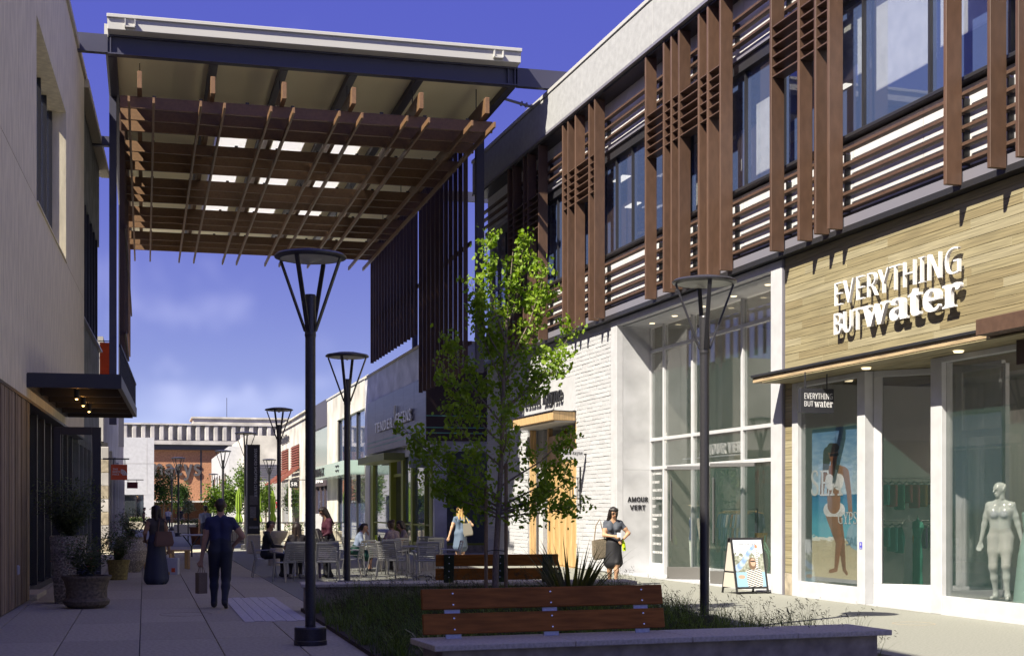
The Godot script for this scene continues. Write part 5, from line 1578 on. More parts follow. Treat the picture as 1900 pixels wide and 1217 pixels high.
func bend(a: Vector3, t: Vector3, l1: float, l2: float, pole: Vector3) -> Vector3:
	var d := t - a
	var L := clampf(d.length(), 0.02, (l1 + l2) * 0.998)
	d = d.normalized()
	var x := (l1 * l1 - l2 * l2 + L * L) / (2 * L)
	var h := sqrt(maxf(0.0, l1 * l1 - x * x))
	var p := (pole - d * pole.dot(d)).normalized()
	return a + d * x + p * h

# local frame: y up, facing +z
func person(label: String, xf: Transform3D, o: Dictionary, called := "person") -> Node3D:
	var t := thing(called, label, "person" if called == "person" else "mannequin", xf, o.get("group", ""))
	var s: float = o.get("h", 1.7) / 1.75
	var skin: Color = o.get("skin", Color(0.42, 0.24, 0.15))
	var top: Color = o.get("top", Color(0.1, 0.1, 0.12))
	var bot: Color = o.get("bot", Color(0.03, 0.035, 0.06))
	var shoe: Color = o.get("shoe", Color(0.02, 0.02, 0.02))
	var fem: float = o.get("fem", 0.0)
	var hip: Vector3 = o.get("hip", Vector3(0, 0.93, 0)) * s
	var lean: float = o.get("lean", 0.03)
	var T := Basis(Vector3.RIGHT, lean) * Basis(Vector3(0, 0, 1), o.get("sway", 0.0)) * Basis(Vector3.UP, o.get("twist", 0.0))
	var B := []
	var tp := func(x: float, y: float, z: float) -> Vector3: return hip + T * (Vector3(x, y, z) * s)
	var wd := 1.0 - 0.10 * fem
	for g in [-1.0, 1.0]:
		B.append([hip + Vector3(g * 0.085 * s, 0.0, -0.015 * s), tp.call(g * 0.062, 0.17, 0.0), (0.095 + 0.012 * fem) * s, (0.088 - 0.012 * fem) * s, o.get("hipcol", bot)])
		B.append([tp.call(g * 0.062, 0.12, 0.0), tp.call(g * 0.092 * wd, 0.38, 0.005), (0.088 - 0.012 * fem) * s, 0.098 * s, top])
		B.append([tp.call(g * 0.092 * wd, 0.38, 0.005), tp.call(g * 0.05, 0.50, -0.01), 0.098 * s, 0.055 * s, top])
		B.append([tp.call(g * 0.04, 0.49, -0.01), tp.call(g * 0.165 * wd, 0.47, -0.01), 0.055 * s, 0.058 * s, top])
		if fem > 0.0: B.append([tp.call(g * 0.07, 0.34, 0.075), tp.call(g * 0.07, 0.33, 0.085), 0.052 * s, 0.048 * s, o.get("bra", top)])
	# legs
	var feet := [o.get("fl", Vector3(0.10, 0.09, 0.0)) * s, o.get("fr", Vector3(-0.10, 0.09, 0.0)) * s]
	for q in 2:
		var g := 1.0 if q == 0 else -1.0
		var a := hip + Vector3(g * 0.09 * s, -0.02, 0)
		var f: Vector3 = feet[q]
		var kn := bend(a, f, 0.43 * s, 0.42 * s, Vector3(g * o.get("splay", 0.05), 0.1, 1))
		var lc: Color = o.get("leg", bot)
		var wide: float = o.get("wide", 1.0)
		B.append([a, kn, 0.082 * s * wide, 0.058 * s * wide, bot if o.has("shorts") or o.has("skirt") else lc])
		if o.has("shorts"):
			B.append([a.lerp(kn, 0.45), kn, 0.07 * s, 0.054 * s, lc])
			B.append([a, a.lerp(kn, 0.45), 0.095 * s, 0.092 * s, bot])
		B.append([kn, kn.lerp(f, 0.4), 0.052 * s * wide, 0.05 * s * wide, lc])
		B.append([kn.lerp(f, 0.4), f, 0.05 * s * wide, 0.035 * s * wide, lc])
		var fd := Vector3(g * 0.2, 0, 1).normalized()
		if o.has("toe"): fd = (Vector3(g * 0.15, o.toe[q], 1)).normalized()
		B.append([f + Vector3(0, -0.045, -0.03) * s, f + fd * 0.15 * s + Vector3(0, -0.055, 0) * s, 0.038 * s, 0.030 * s, shoe])
		B.append([f, f + Vector3(0, -0.045, -0.025) * s, 0.036 * s, 0.036 * s, o.get("ankle", shoe)])
	if o.has("skirt"):
		var hem: Vector3 = Vector3(0, o.skirt, o.get("skirtz", 0.0)) * s
		var w: float = o.get("skirtw", 0.10)
		for g in [-1.0, 1.0]:
			B.append([hip + Vector3(g * 0.06 * s, 0.02, 0), hem + Vector3(g * w * 0.6, 0, 0), 0.11 * s, w, bot])
			B.append([hip + Vector3(0, 0, g * 0.03 * s), hem + Vector3(0, 0, g * w * 0.4), 0.12 * s, w, bot])
	# arms
	var hands := [o.get("hl", Vector3(0.25, 0.80, 0.08)) * s, o.get("hr", Vector3(-0.25, 0.80, 0.08)) * s]
	var H := []
	for q in 2:
		var g := 1.0 if q == 0 else -1.0
		var a: Vector3 = tp.call(g * 0.185 * wd, 0.465, -0.01)
		var h: Vector3 = hands[q]
		var el := bend(a, h, 0.29 * s, 0.26 * s, o.get("el" if q == 0 else "er", Vector3(g * 0.5, -0.4, -1)))
		var sl: String = o.get("sleeve", "short")
		B.append([a, a.lerp(el, 0.55), 0.052 * s, 0.047 * s, skin if sl == "none" else top])
		B.append([a.lerp(el, 0.55), el, (0.050 if sl == "short" else 0.046) * s if sl != "long" else 0.05 * s, 0.038 * s, top if sl == "long" else skin])
		B.append([el, h, 0.040 * s, 0.027 * s, top if sl == "long" else skin])
		H.append([el, h, g])
	# neck
	var nk: Vector3 = tp.call(0, 0.50, 0.0)
	var hc: Vector3 = tp.call(0, 0.70, 0.035 + o.get("nod", 0.0) * 0.08)
	B.append([nk, hc + Vector3(0, -0.06, -0.02) * s, 0.056 * s, 0.052 * s, skin])
	var m := MB.new()
	m.use_col = true
	blob(B, o.get("cell", 0.016), m)
	# head on a finer grid
	var HB := Basis(Vector3.UP, o.get("turn", 0.0)) * Basis(Vector3.RIGHT, o.get("nod", 0.0))
	var hp := func(x: float, y: float, z: float) -> Vector3: return hc + HB * (Vector3(x, y, z) * s)
	var fine: float = minf(o.get("cell", 0.016), 0.009)
	var dk := Color(0.02, 0.015, 0.012)
	var hb := [
		[hp.call(0, 0.03, -0.022), hp.call(0, 0.035, 0.008), 0.083 * s, 0.080 * s, skin],
		[hp.call(0, -0.02, 0.01), hp.call(0, -0.075, 0.04), 0.068 * s, 0.036 * s, skin],
		[hp.call(0, -0.05, -0.02), hp.call(0, -0.12, -0.03), 0.055 * s, 0.050 * s, skin],
		[hp.call(0, 0.005, 0.085), hp.call(0, -0.028, 0.103), 0.011 * s, 0.014 * s, skin],
		[hp.call(-0.02, -0.06, 0.076), hp.call(0.02, -0.06, 0.076), 0.008 * s, 0.008 * s, o.get("lip", skin * Color(0.8, 0.5, 0.5))]]
	for g in [-1.0, 1.0]:
		hb.append([hp.call(g * 0.083, 0.0, -0.01), hp.call(g * 0.083, 0.02, -0.015), 0.018 * s, 0.020 * s, skin])
		hb.append([hp.call(g * 0.030, 0.010, 0.076), hp.call(g * 0.033, 0.010, 0.075), 0.0125 * s, 0.0125 * s, o.get("eye", dk)])
		hb.append([hp.call(g * 0.018, 0.032, 0.083), hp.call(g * 0.045, 0.032, 0.076), 0.006 * s, 0.006 * s, o.get("brow", dk)])
	blob(hb, fine, m, 150.0)
	# hands: palm, four fingers and a thumb
	for q in H:
		var d: Vector3 = (q[1] - q[0]).normalized()
		var g: float = q[2]
		var side := d.cross(Vector3(0, 0, 1)) if absf(d.z) < 0.8 else d.cross(Vector3.UP)
		side = side.normalized()
		var nrm := side.cross(d).normalized()
		if nrm.dot(Vector3(-g, 0, 0)) < 0: nrm = -nrm
		# the fingers curl towards the palm normal, the knuckles run across `acr`
		var acr := nrm.cross(d).normalized()
		if acr.z < 0: acr = -acr
		var w: Vector3 = q[1]
		var fb := []
		for k in 4:
			var off := (k - 1.5) * 0.019 * s
			var kn := w + d * 0.085 * s + acr * off * 1.05
			fb.append([w + d * 0.012 * s + acr * off * 0.6, kn, 0.014 * s, 0.0125 * s, skin])
			var l: float = [0.058, 0.070, 0.075, 0.066][k] * s
			var cu: float = o.get("curl", 0.45)
			var m1 := kn + (d * cos(cu) + nrm * sin(cu)) * l * 0.52
			var m2 := m1 + (d * cos(cu * 2.4) + nrm * sin(cu * 2.4)) * l * 0.48
			fb.append([kn, m1, 0.0095 * s, 0.0085 * s, skin])
			fb.append([m1, m2, 0.0085 * s, 0.0075 * s, skin])
		var th := w + d * 0.03 * s + acr * 0.026 * s
		var t1 := th + (d * 0.7 + acr * 0.55 + nrm * 0.35).normalized() * 0.04 * s
		fb.append([w + d * 0.012 * s, th, 0.015 * s, 0.013 * s, skin])
		fb.append([th, t1, 0.011 * s, 0.0095 * s, skin])
		fb.append([t1, t1 + (d * 0.85 + nrm * 0.4).normalized() * 0.028 * s, 0.0092 * s, 0.008 * s, skin])
		fb.append([w - d * 0.03 * s, w + d * 0.02 * s, 0.024 * s, 0.020 * s, skin])
		blob(fb, 0.0062 if fine < 0.012 else 0.009, m, 260.0)
	pm(t, "body", m, o.get("mat", M("person_vc", Color(1, 1, 1), 0.75, {"vc": true})))
	# hair
	if o.has("hair"):
		var hair: Color = o.hair
		var hl: float = o.get("hairlen", 0.0)
		var hr := [
			[hp.call(0, 0.045, -0.03), hp.call(0, 0.060, 0.02), 0.084 * s, 0.072 * s, hair],
			[hp.call(0, 0.01, -0.05), hp.call(0, -0.04, -0.055), 0.078 * s, 0.055 * s, hair]]
		if hl > 0.0:
			for g in [-1.0, 1.0]:
				hr.append([hp.call(g * 0.065, 0.06, 0.0), hp.call(g * 0.082, -0.06, -0.005), 0.045 * s, 0.032 * s, hair])
				hr.append([hp.call(g * 0.075, -0.04, -0.02), hp.call(g * 0.085, -0.04 - hl * 0.6, -0.03), 0.042 * s, 0.035 * s, hair])
				hr.append([hp.call(g * 0.085, -0.04 - hl * 0.6, -0.03), hp.call(g * 0.09, -0.04 - hl, -0.03 + 0.02 * g), 0.036 * s, 0.018 * s, o.get("hair2", hair)])
				hr.append([hp.call(g * 0.035, 0.0, -0.07), hp.call(g * 0.05, -0.05 - hl * 0.9, -0.095), 0.055 * s, 0.035 * s, o.get("hair2", hair)])
		if o.has("tail"):
			hr.append([hp.call(0, 0.02, -0.10), hp.call(0, -0.05, -0.15), 0.03 * s, 0.035 * s, hair])
			hr.append([hp.call(0, -0.05, -0.15), hp.call(0, -0.22, -0.16), 0.035 * s, 0.015 * s, hair])
		if o.has("bun"): hr.append([hp.call(0, 0.10, -0.09), hp.call(0, 0.11, -0.1), 0.045 * s, 0.045 * s, hair])
		var hm := MB.new()
		hm.use_col = true
		blob(hr, minf(fine * 1.2, 0.012), hm, 120.0)
		pm(t, "hair", hm, M("hair_vc", Color(1, 1, 1), 0.55, {"vc": true}))
	t.set_meta("hc", hc)
	t.set_meta("hands", hands)
	return t

func mannequin(label: String, xf: Transform3D, col := Color(0.68, 0.72, 0.70)) -> void:
	var white := Color(0.62, 0.63, 0.60)
	var t := person(label, FR * xf, {"h": 1.78, "fem": 1.0, "skin": col, "top": col, "bra": col * Color(0.85, 0.86, 0.95), "bot": white if col.r > 0.5 else col * 1.2, "leg": col, "shorts": true, "shoe": col, "ankle": col, "sleeve": "none", "hl": Vector3(0.30, 0.86, -0.04), "hr": Vector3(-0.29, 0.86, -0.02), "fl": Vector3(0.12, 0.09, 0.10), "fr": Vector3(-0.08, 0.09, -0.06), "eye": col, "brow": col, "lip": col, "turn": -0.8, "cell": 0.014, "mat": M("mannequin_gloss", Color(1, 1, 1), 0.12, {"vc": true, "coat": 0.6})}, "mannequin")
	var b := MB.new()
	b.lathe([Vector2(0.0, 0.0), Vector2(0.2, 0.0), Vector2(0.2, 0.012), Vector2(0.0, 0.012)], 24)
	pm(t, "base_plate", b, mats["steel"])

func paper_bag(label: String, xf: Transform3D, w: float, h: float, d: float, m: Material, marks := true) -> Node3D:
	var t := thing("paper_bag", label, "bag", xf)
	var b := MB.new()
	b.box(Vector3(0, -h * 0.5 - 0.14, 0), Vector3(w, h, d), 0.006)
	pm(t, "bag_body", b, m)
	for z in [-1.0, 1.0]:
		b = MB.new()
		var p := []
		for k in 9:
			var q := k / 8.0
			p.append(Vector3(lerpf(-w * 0.28, w * 0.28, q), -0.14 + sin(q * PI) * 0.14, z * d * 0.3 * (1 - sin(q * PI) * 0.9)))
		b.tube(p, [0.005, 0.005, 0.005, 0.005, 0.005, 0.005, 0.005, 0.005, 0.005], 6)
		pm(t, "handle", b, mats["stake"])
	return t

func shoulder_bag(label: String, xf: Transform3D, w: float, h: float, m: Material, strap: Array, sm: Material, called := "shoulder_bag") -> Node3D:
	var t := thing(called, label, "bag", xf)
	var b := MB.new()
	var poly := PackedVector2Array([Vector2(-w * 0.38, 0), Vector2(w * 0.38, 0), Vector2(w * 0.5, -h * 0.75), Vector2(w * 0.42, -h), Vector2(-w * 0.42, -h), Vector2(-w * 0.5, -h * 0.75)])
	var inner := PackedVector2Array()
	for p in poly: inner.append(p * 0.86 - Vector2(0, h * 0.07))
	b.prism(poly, -0.045, 0.045)
	b.prism(inner, -0.075, 0.075)
	pm(t, "bag_body", b, m)
	b = MB.new()
	var r := []
	for p in strap: r.append(0.011)
	b.tube(strap, r, 6)
	pm(t, "strap", b, sm)
	return t

func people() -> void:
	# man walking away with a paper bag
	var man := person("man in navy t-shirt and dark jeans walking away carrying a paper bag", at(1.205, 0, -23.55, 176), {
		"h": 1.80, "top": Color(0.018, 0.020, 0.07), "bot": Color(0.012, 0.016, 0.035), "skin": Color(0.36, 0.21, 0.14), "hair": Color(0.035, 0.022, 0.014), "shoe": Color(0.03, 0.03, 0.035),
		"fl": Vector3(0.10, 0.10, 0.06), "fr": Vector3(-0.07, 0.14, -0.20), "toe": [0.0, -0.5], "hr": Vector3(-0.20, 0.99, 0.17), "hl": Vector3(0.30, 0.76, 0.06), "hip": Vector3(0, 0.92, 0), "wide": 1.3, "cell": 0.013, "curl": 0.9, "er": Vector3(-1, -0.3, -0.5)})
	var hw: Vector3 = man.transform * (Vector3(0.30, 0.70, 0.07) * 1.8 / 1.75)
	paper_bag("brown paper shopping bag held in the walking man's left hand", Transform3D(Basis(Vector3.UP, 0.5), hw), 0.16, 0.34, 0.12, M("kraft", Color(0.17, 0.13, 0.09), 0.85, {"tex": texs["grain"], "scale": Vector3.ONE * 3, "world": false}))
	# woman with leather bag, standing turned
	var w1 := person("woman in grey sleeveless top and long patterned blue skirt with brown shoulder bag", at(0.25, 0, -31.4, 190), {
		"h": 1.70, "fem": 1.0, "top": Color(0.045, 0.042, 0.042), "bot": Color(0.035, 0.042, 0.07), "skin": Color(0.27, 0.15, 0.09), "hair": Color(0.012, 0.009, 0.008), "hairlen": 0.16, "sleeve": "none",
		"skirt": 0.14, "skirtw": 0.17, "hl": Vector3(0.22, 0.98, 0.15), "hr": Vector3(-0.28, 0.78, 0.03), "fl": Vector3(0.1, 0.09, 0.1), "fr": Vector3(-0.1, 0.09, -0.12), "turn": 0.3, "curl": 0.9, "cell": 0.016})
	shoulder_bag("large brown leather shoulder bag on the woman in the long skirt", w1.transform * Transform3D(Basis(Vector3.UP, PI), Vector3(-0.12, 1.14, -0.20)), 0.42, 0.32, M("bag_brown", Color(0.13, 0.065, 0.045), 0.55), [Vector3(-0.12, 0, 0), Vector3(-0.08, 0.2, -0.05), Vector3(-0.04, 0.32, -0.18), Vector3(0.06, 0.2, -0.08), Vector3(0.12, 0, 0)], M("strap_brown", Color(0.10, 0.05, 0.035), 0.6))
	var pb := paper_bag("white shopping bag with orange mark and yellow base held by the woman in long skirt", w1.transform * Transform3D(Basis(Vector3.UP, 2.7), Vector3(-0.29, 0.70, 0.04)), 0.40, 0.36, 0.16, mats["white"])
	bx(pb, "yellow_base", M("bag_yellow", Color(0.45, 0.28, 0.01), 0.6), Vector3(-0.09, -0.47, 0), Vector3(0.224, 0.06, 0.166))
	bx(pb, "orange_mark", M("bag_orange", Color(0.6, 0.08, 0.015), 0.6), Vector3(0.1, -0.4, 0.0), Vector3(0.08, 0.09, 0.166))
	bx(pb, "purple_side", M("bag_lilac", Color(0.24, 0.22, 0.42), 0.6), Vector3(-0.12, -0.3, 0.0), Vector3(0.165, 0.28, 0.1645))
	# man in grey-blue shirt farther on
	person("man in grey blue shirt and jeans walking away beyond the canopy", at(2.2, 0, -53.9, 160), {"h": 1.75, "top": Color(0.16, 0.19, 0.27), "bot": Color(0.02, 0.025, 0.05), "hair": Color(0.03, 0.02, 0.015), "fl": Vector3(0.1, 0.09, 0.22), "fr": Vector3(-0.1, 0.16, -0.25), "toe": [0.0, -0.6], "cell": 0.022})
	person("person in dark clothes standing far off by the white block store", at(-0.05, 0, -110, 90), {"h": 1.75, "top": Color(0.03, 0.03, 0.03), "bot": Color(0.03, 0.02, 0.02), "hair": Color(0.02, 0.015, 0.01), "fl": Vector3(0.1, 0.09, 0.2), "fr": Vector3(-0.1, 0.12, -0.2), "cell": 0.03})
	person("far off person in white shirt walking beside the lamp posts", at(1.7, 0, -107, 180), {"h": 1.7, "top": Color(0.35, 0.37, 0.45), "bot": Color(0.03, 0.04, 0.08), "hair": Color(0.03, 0.02, 0.01), "cell": 0.03})
	person("far off person in black t-shirt with white shoes by the lamp posts", at(2.5, 0, -104, 180), {"h": 1.75, "top": Color(0.012, 0.014, 0.025), "bot": Color(0.02, 0.02, 0.03), "shoe": Color(0.6, 0.6, 0.6), "hair": Color(0.25, 0.15, 0.08), "cell": 0.03})
	# woman reading her phone in the sun
	var w2 := person("woman in grey t-shirt and black pencil skirt looking at her phone in sunlight", at(9.62, 0, -28.4, -14), {
		"h": 1.66, "fem": 1.0, "top": Color(0.05, 0.058, 0.075), "bot": Color(0.006, 0.006, 0.008), "leg": Color(0.45, 0.26, 0.16), "skin": Color(0.45, 0.26, 0.16), "hair": Color(0.014, 0.010, 0.009), "hairlen": 0.26, "shoe": Color(0.10, 0.08, 0.07), "ankle": Color(0.45, 0.26, 0.16),
		"skirt": 0.52, "skirtw": 0.13, "hl": Vector3(0.20, 1.02, 0.16), "hr": Vector3(0.02, 1.10, 0.22), "fl": Vector3(0.05, 0.09, 0.10), "fr": Vector3(-0.07, 0.09, -0.12), "turn": 0.35, "nod": 0.38, "curl": 0.8, "cell": 0.012, "er": Vector3(-0.9, -0.8, -0.1), "el": Vector3(0.9, -0.8, -0.2)})
	shoulder_bag("large patterned cloth tote on the phone reading woman's shoulder", w2.transform * Transform3D(Basis(Vector3.UP, 0.35) * Basis(Vector3(0, 0, 1), 0.18), Vector3(-0.30, 0.98, 0.04)), 0.40, 0.42, M("tote", Color(0.17, 0.14, 0.10), 0.9, {"tex": tex("tote", 0.06, 0.15, 1.0, 3, FastNoiseLite.TYPE_CELLULAR), "scale": Vector3.ONE * 2.2, "world": false}), [Vector3(-0.12, 0, 0), Vector3(-0.02, 0.3, 0.0), Vector3(0.06, 0.42, 0.06), Vector3(0.08, 0.3, 0.05), Vector3(0.12, 0, 0)], M("strap_tan", Color(0.2, 0.14, 0.08), 0.7), "tote_bag")
	var ph := thing("phone", "white phone held in the woman's hand", "phone", w2.transform * Transform3D(Basis(Vector3.RIGHT, -0.9), Vector3(0.10, 1.075, 0.27)))
	bx(ph, "phone_body", mats["white"], Vector3.ZERO, Vector3(0.075, 0.15, 0.009), 0.003)
	bx(ph, "phone_screen", mats["black"], Vector3(0, 0, -0.0055), Vector3(0.066, 0.13, 0.001))
	var gl := thing("eyeglasses", "thin framed glasses on the phone reading woman's face", "glasses", w2.transform)
	var hc: Vector3 = w2.get_meta("hc")
	var gb := MB.new()
	var HB := Basis(Vector3.UP, 0.35) * Basis(Vector3.RIGHT, 0.38)
	for g in [-1.0, 1.0]:
		for q in 10:
			var a0 := TAU * q / 10
			var a1 := TAU * (q + 1) / 10
			gb.tube([hc + HB * Vector3(g * 0.034 + cos(a0) * 0.026, 0.01 + sin(a0) * 0.02, 0.092), hc + HB * Vector3(g * 0.034 + cos(a1) * 0.026, 0.01 + sin(a1) * 0.02, 0.092)], [0.0018, 0.0018], 5, false)
		gb.tube([hc + HB * Vector3(g * 0.06, 0.012, 0.09), hc + HB * Vector3(g * 0.088, 0.012, 0.0)], [0.003, 0.003], 5)
	gb.tube([hc + HB * Vector3(-0.008, 0.014, 0.096), hc + HB * Vector3(0.008, 0.014, 0.096)], [0.003, 0.003], 5)
	pm(gl, "glasses_frame", gb, mats["metal_dark"])
	var bt := thing("drink_bottle", "lime green drink bottle held by the phone reading woman", "bottle", w2.transform * Transform3D(Basis(Vector3(0, 0, 1), 0.12), Vector3(0.22, 0.74, 0.20)))
	var bm := MB.new()
	bm.lathe([Vector2(0.0, 0.0), Vector2(0.036, 0.0), Vector2(0.039, 0.03), Vector2(0.036, 0.11), Vector2(0.039, 0.17), Vector2(0.022, 0.205), Vector2(0.0, 0.206)], 18)
	pm(bt, "bottle_body", bm, M("lime", Color(0.42, 0.58, 0.01), 0.4))
	bm = MB.new()
	bm.lathe([Vector2(0.02, 0.206), Vector2(0.02, 0.24), Vector2(0.0, 0.243)], 14)
	pm(bt, "bottle_cap", bm, M("lime_cap", Color(0.38, 0.52, 0.03), 0.4))
	bx(bt, "bottle_print", mats["black"], Vector3(0.0, 0.05, 0.0375), Vector3(0.03, 0.04, 0.006))
	# woman in blue dress walking away in the sun
	var w3 := person("woman with long blonde hair in a blue grey dress walking away in sunlight", at(9.1, 0, -41.0, 186), {
		"h": 1.68, "fem": 1.0, "top": Color(0.075, 0.11, 0.17), "bot": Color(0.075, 0.11, 0.17), "leg": Color(0.50, 0.31, 0.20), "skin": Color(0.50, 0.31, 0.20), "ankle": Color(0.50, 0.31, 0.20), "shoe": Color(0.2, 0.14, 0.09), "hair": Color(0.30, 0.17, 0.06), "hair2": Color(0.48, 0.31, 0.12), "hairlen": 0.24,
		"skirt": 0.52, "skirtw": 0.14, "hr": Vector3(-0.20, 1.14, 0.18), "hl": Vector3(0.36, 0.82, -0.02), "fl": Vector3(0.06, 0.09, 0.12), "fr": Vector3(-0.06, 0.10, -0.12), "cell": 0.014, "er": Vector3(-1, -0.6, -0.4)})
	w3.rotation.y = deg_to_rad(174)
	shoulder_bag("grey leather backpack with yellow strap hung on the blonde woman's right shoulder", w3.transform * Transform3D(Basis(Vector3.UP, PI) * Basis(Vector3(0, 0, 1), 0.15), Vector3(-0.17, 1.20, -0.19)), 0.30, 0.38, M("bag_grey", Color(0.20, 0.19, 0.16), 0.5), [Vector3(-0.10, -0.1, 0), Vector3(-0.06, 0.12, -0.02), Vector3(-0.04, 0.24, -0.14), Vector3(0.03, 0.12, -0.06), Vector3(0.08, -0.05, 0)], M("strap_yellow", Color(0.50, 0.38, 0.08), 0.6), "leather_backpack")
	# standing woman in plum top at the tables
	person("standing woman in plum top with long dark hair bending over the cafe table", at(4.25, 0, -33.5, -75), {"h": 1.68, "fem": 1.0, "top": Color(0.075, 0.012, 0.035), "bot": Color(0.015, 0.013, 0.02), "skin": Color(0.30, 0.17, 0.11), "hair": Color(0.02, 0.012, 0.01), "hairlen": 0.34, "lean": 0.14, "nod": 0.45, "sleeve": "long", "hl": Vector3(0.10, 0.98, 0.30), "hr": Vector3(-0.14, 0.95, 0.30), "cell": 0.017})
	# seated people
	var sit := {"hip": Vector3(0, 0.55, 0), "fl": Vector3(0.12, 0.09, 0.42), "fr": Vector3(-0.12, 0.09, 0.42), "cell": 0.017}
	var seat := func(label: String, xf: Transform3D, o: Dictionary) -> Node3D:
		var d := sit.duplicate()
		d.merge(o, true)
		return person(label, xf, d)
	seat.call("seated man in black jumper with hands on the table edge", at(2.78, 0, -34.0, 90), {"h": 1.72, "top": Color(0.012, 0.012, 0.013), "bot": Color(0.014, 0.014, 0.017), "skin": Color(0.38, 0.22, 0.15), "hair": Color(0.03, 0.018, 0.012), "sleeve": "long", "lean": 0.12, "nod": 0.3, "hl": Vector3(0.12, 0.74, 0.42), "hr": Vector3(-0.12, 0.74, 0.42)})
	seat.call("seated woman in black t-shirt with long brown hair, back turned", at(3.42, 0, -32.9, 178), {"h": 1.66, "fem": 1.0, "top": Color(0.012, 0.011, 0.013), "bot": Color(0.015, 0.015, 0.02), "skin": Color(0.40, 0.24, 0.16), "hair": Color(0.03, 0.017, 0.012), "hairlen": 0.30, "hl": Vector3(0.2, 0.76, 0.32), "hr": Vector3(-0.2, 0.76, 0.32), "shoe": Color(0.3, 0.3, 0.32)})
	seat.call("seated girl with dark hair bent over the table in front of the plum top woman", at(4.02, 0, -32.9, 200), {"h": 1.55, "fem": 1.0, "top": Color(0.015, 0.013, 0.014), "bot": Color(0.10, 0.08, 0.16), "skin": Color(0.33, 0.19, 0.12), "hair": Color(0.014, 0.010, 0.010), "hairlen": 0.30, "lean": 0.35, "nod": 0.5, "hl": Vector3(0.12, 0.78, 0.38), "hr": Vector3(-0.12, 0.78, 0.38), "shoe": Color(0.15, 0.12, 0.25)})
	seat.call("seated woman in pale denim jacket and green skirt leaning on her hand", at(5.28, 0, -36.5, 88), {"h": 1.66, "fem": 1.0, "top": Color(0.27, 0.33, 0.46), "bot": Color(0.0, 0.045, 0.032), "leg": Color(0.33, 0.19, 0.12), "ankle": Color(0.33, 0.19, 0.12), "skin": Color(0.40, 0.23, 0.15), "shoe": Color(0.04, 0.04, 0.05), "hair": Color(0.022, 0.013, 0.010), "hairlen": 0.0, "tail": true, "sleeve": "long", "lean": 0.35, "nod": 0.1, "hl": Vector3(0.08, 1.10, 0.34), "hr": Vector3(-0.12, 0.78, 0.42), "skirt": 0.42, "skirtz": 0.34, "skirtw": 0.13})
	seat.call("seated person in pink and white patterned shirt, back turned, at the cafe table", at(6.28, 0, -36.3, 215), {"h": 1.70, "top": Color(0.52, 0.40, 0.44), "bot": Color(0.46, 0.38, 0.42), "leg": Color(0.42, 0.28, 0.2), "skin": Color(0.42, 0.26, 0.18), "hair": Color(0.05, 0.028, 0.018), "bun": true, "lean": 0.12, "hl": Vector3(0.2, 0.78, 0.34), "hr": Vector3(-0.2, 0.78, 0.34), "shoe": Color(0.02, 0.02, 0.02), "mat": M("pattern_vc", Color(1, 1, 1), 0.8, {"vc": true, "tex": tex("dots", 0.09, 0.45, 1.0, 1, FastNoiseLite.TYPE_CELLULAR), "scale": Vector3.ONE * 1.6, "world": false})})
	seat.call("seated person in taupe t-shirt with short black hair leaning to a friend", at(6.75, 0, -37.0, 262), {"h": 1.70, "top": Color(0.17, 0.14, 0.14), "bot": Color(0.02, 0.02, 0.03), "skin": Color(0.40, 0.23, 0.15), "hair": Color(0.013, 0.011, 0.011), "hairlen": 0.06, "lean": 0.18, "nod": 0.2, "turn": 0.3, "hl": Vector3(0.12, 0.86, 0.36), "hr": Vector3(-0.15, 0.80, 0.36)})

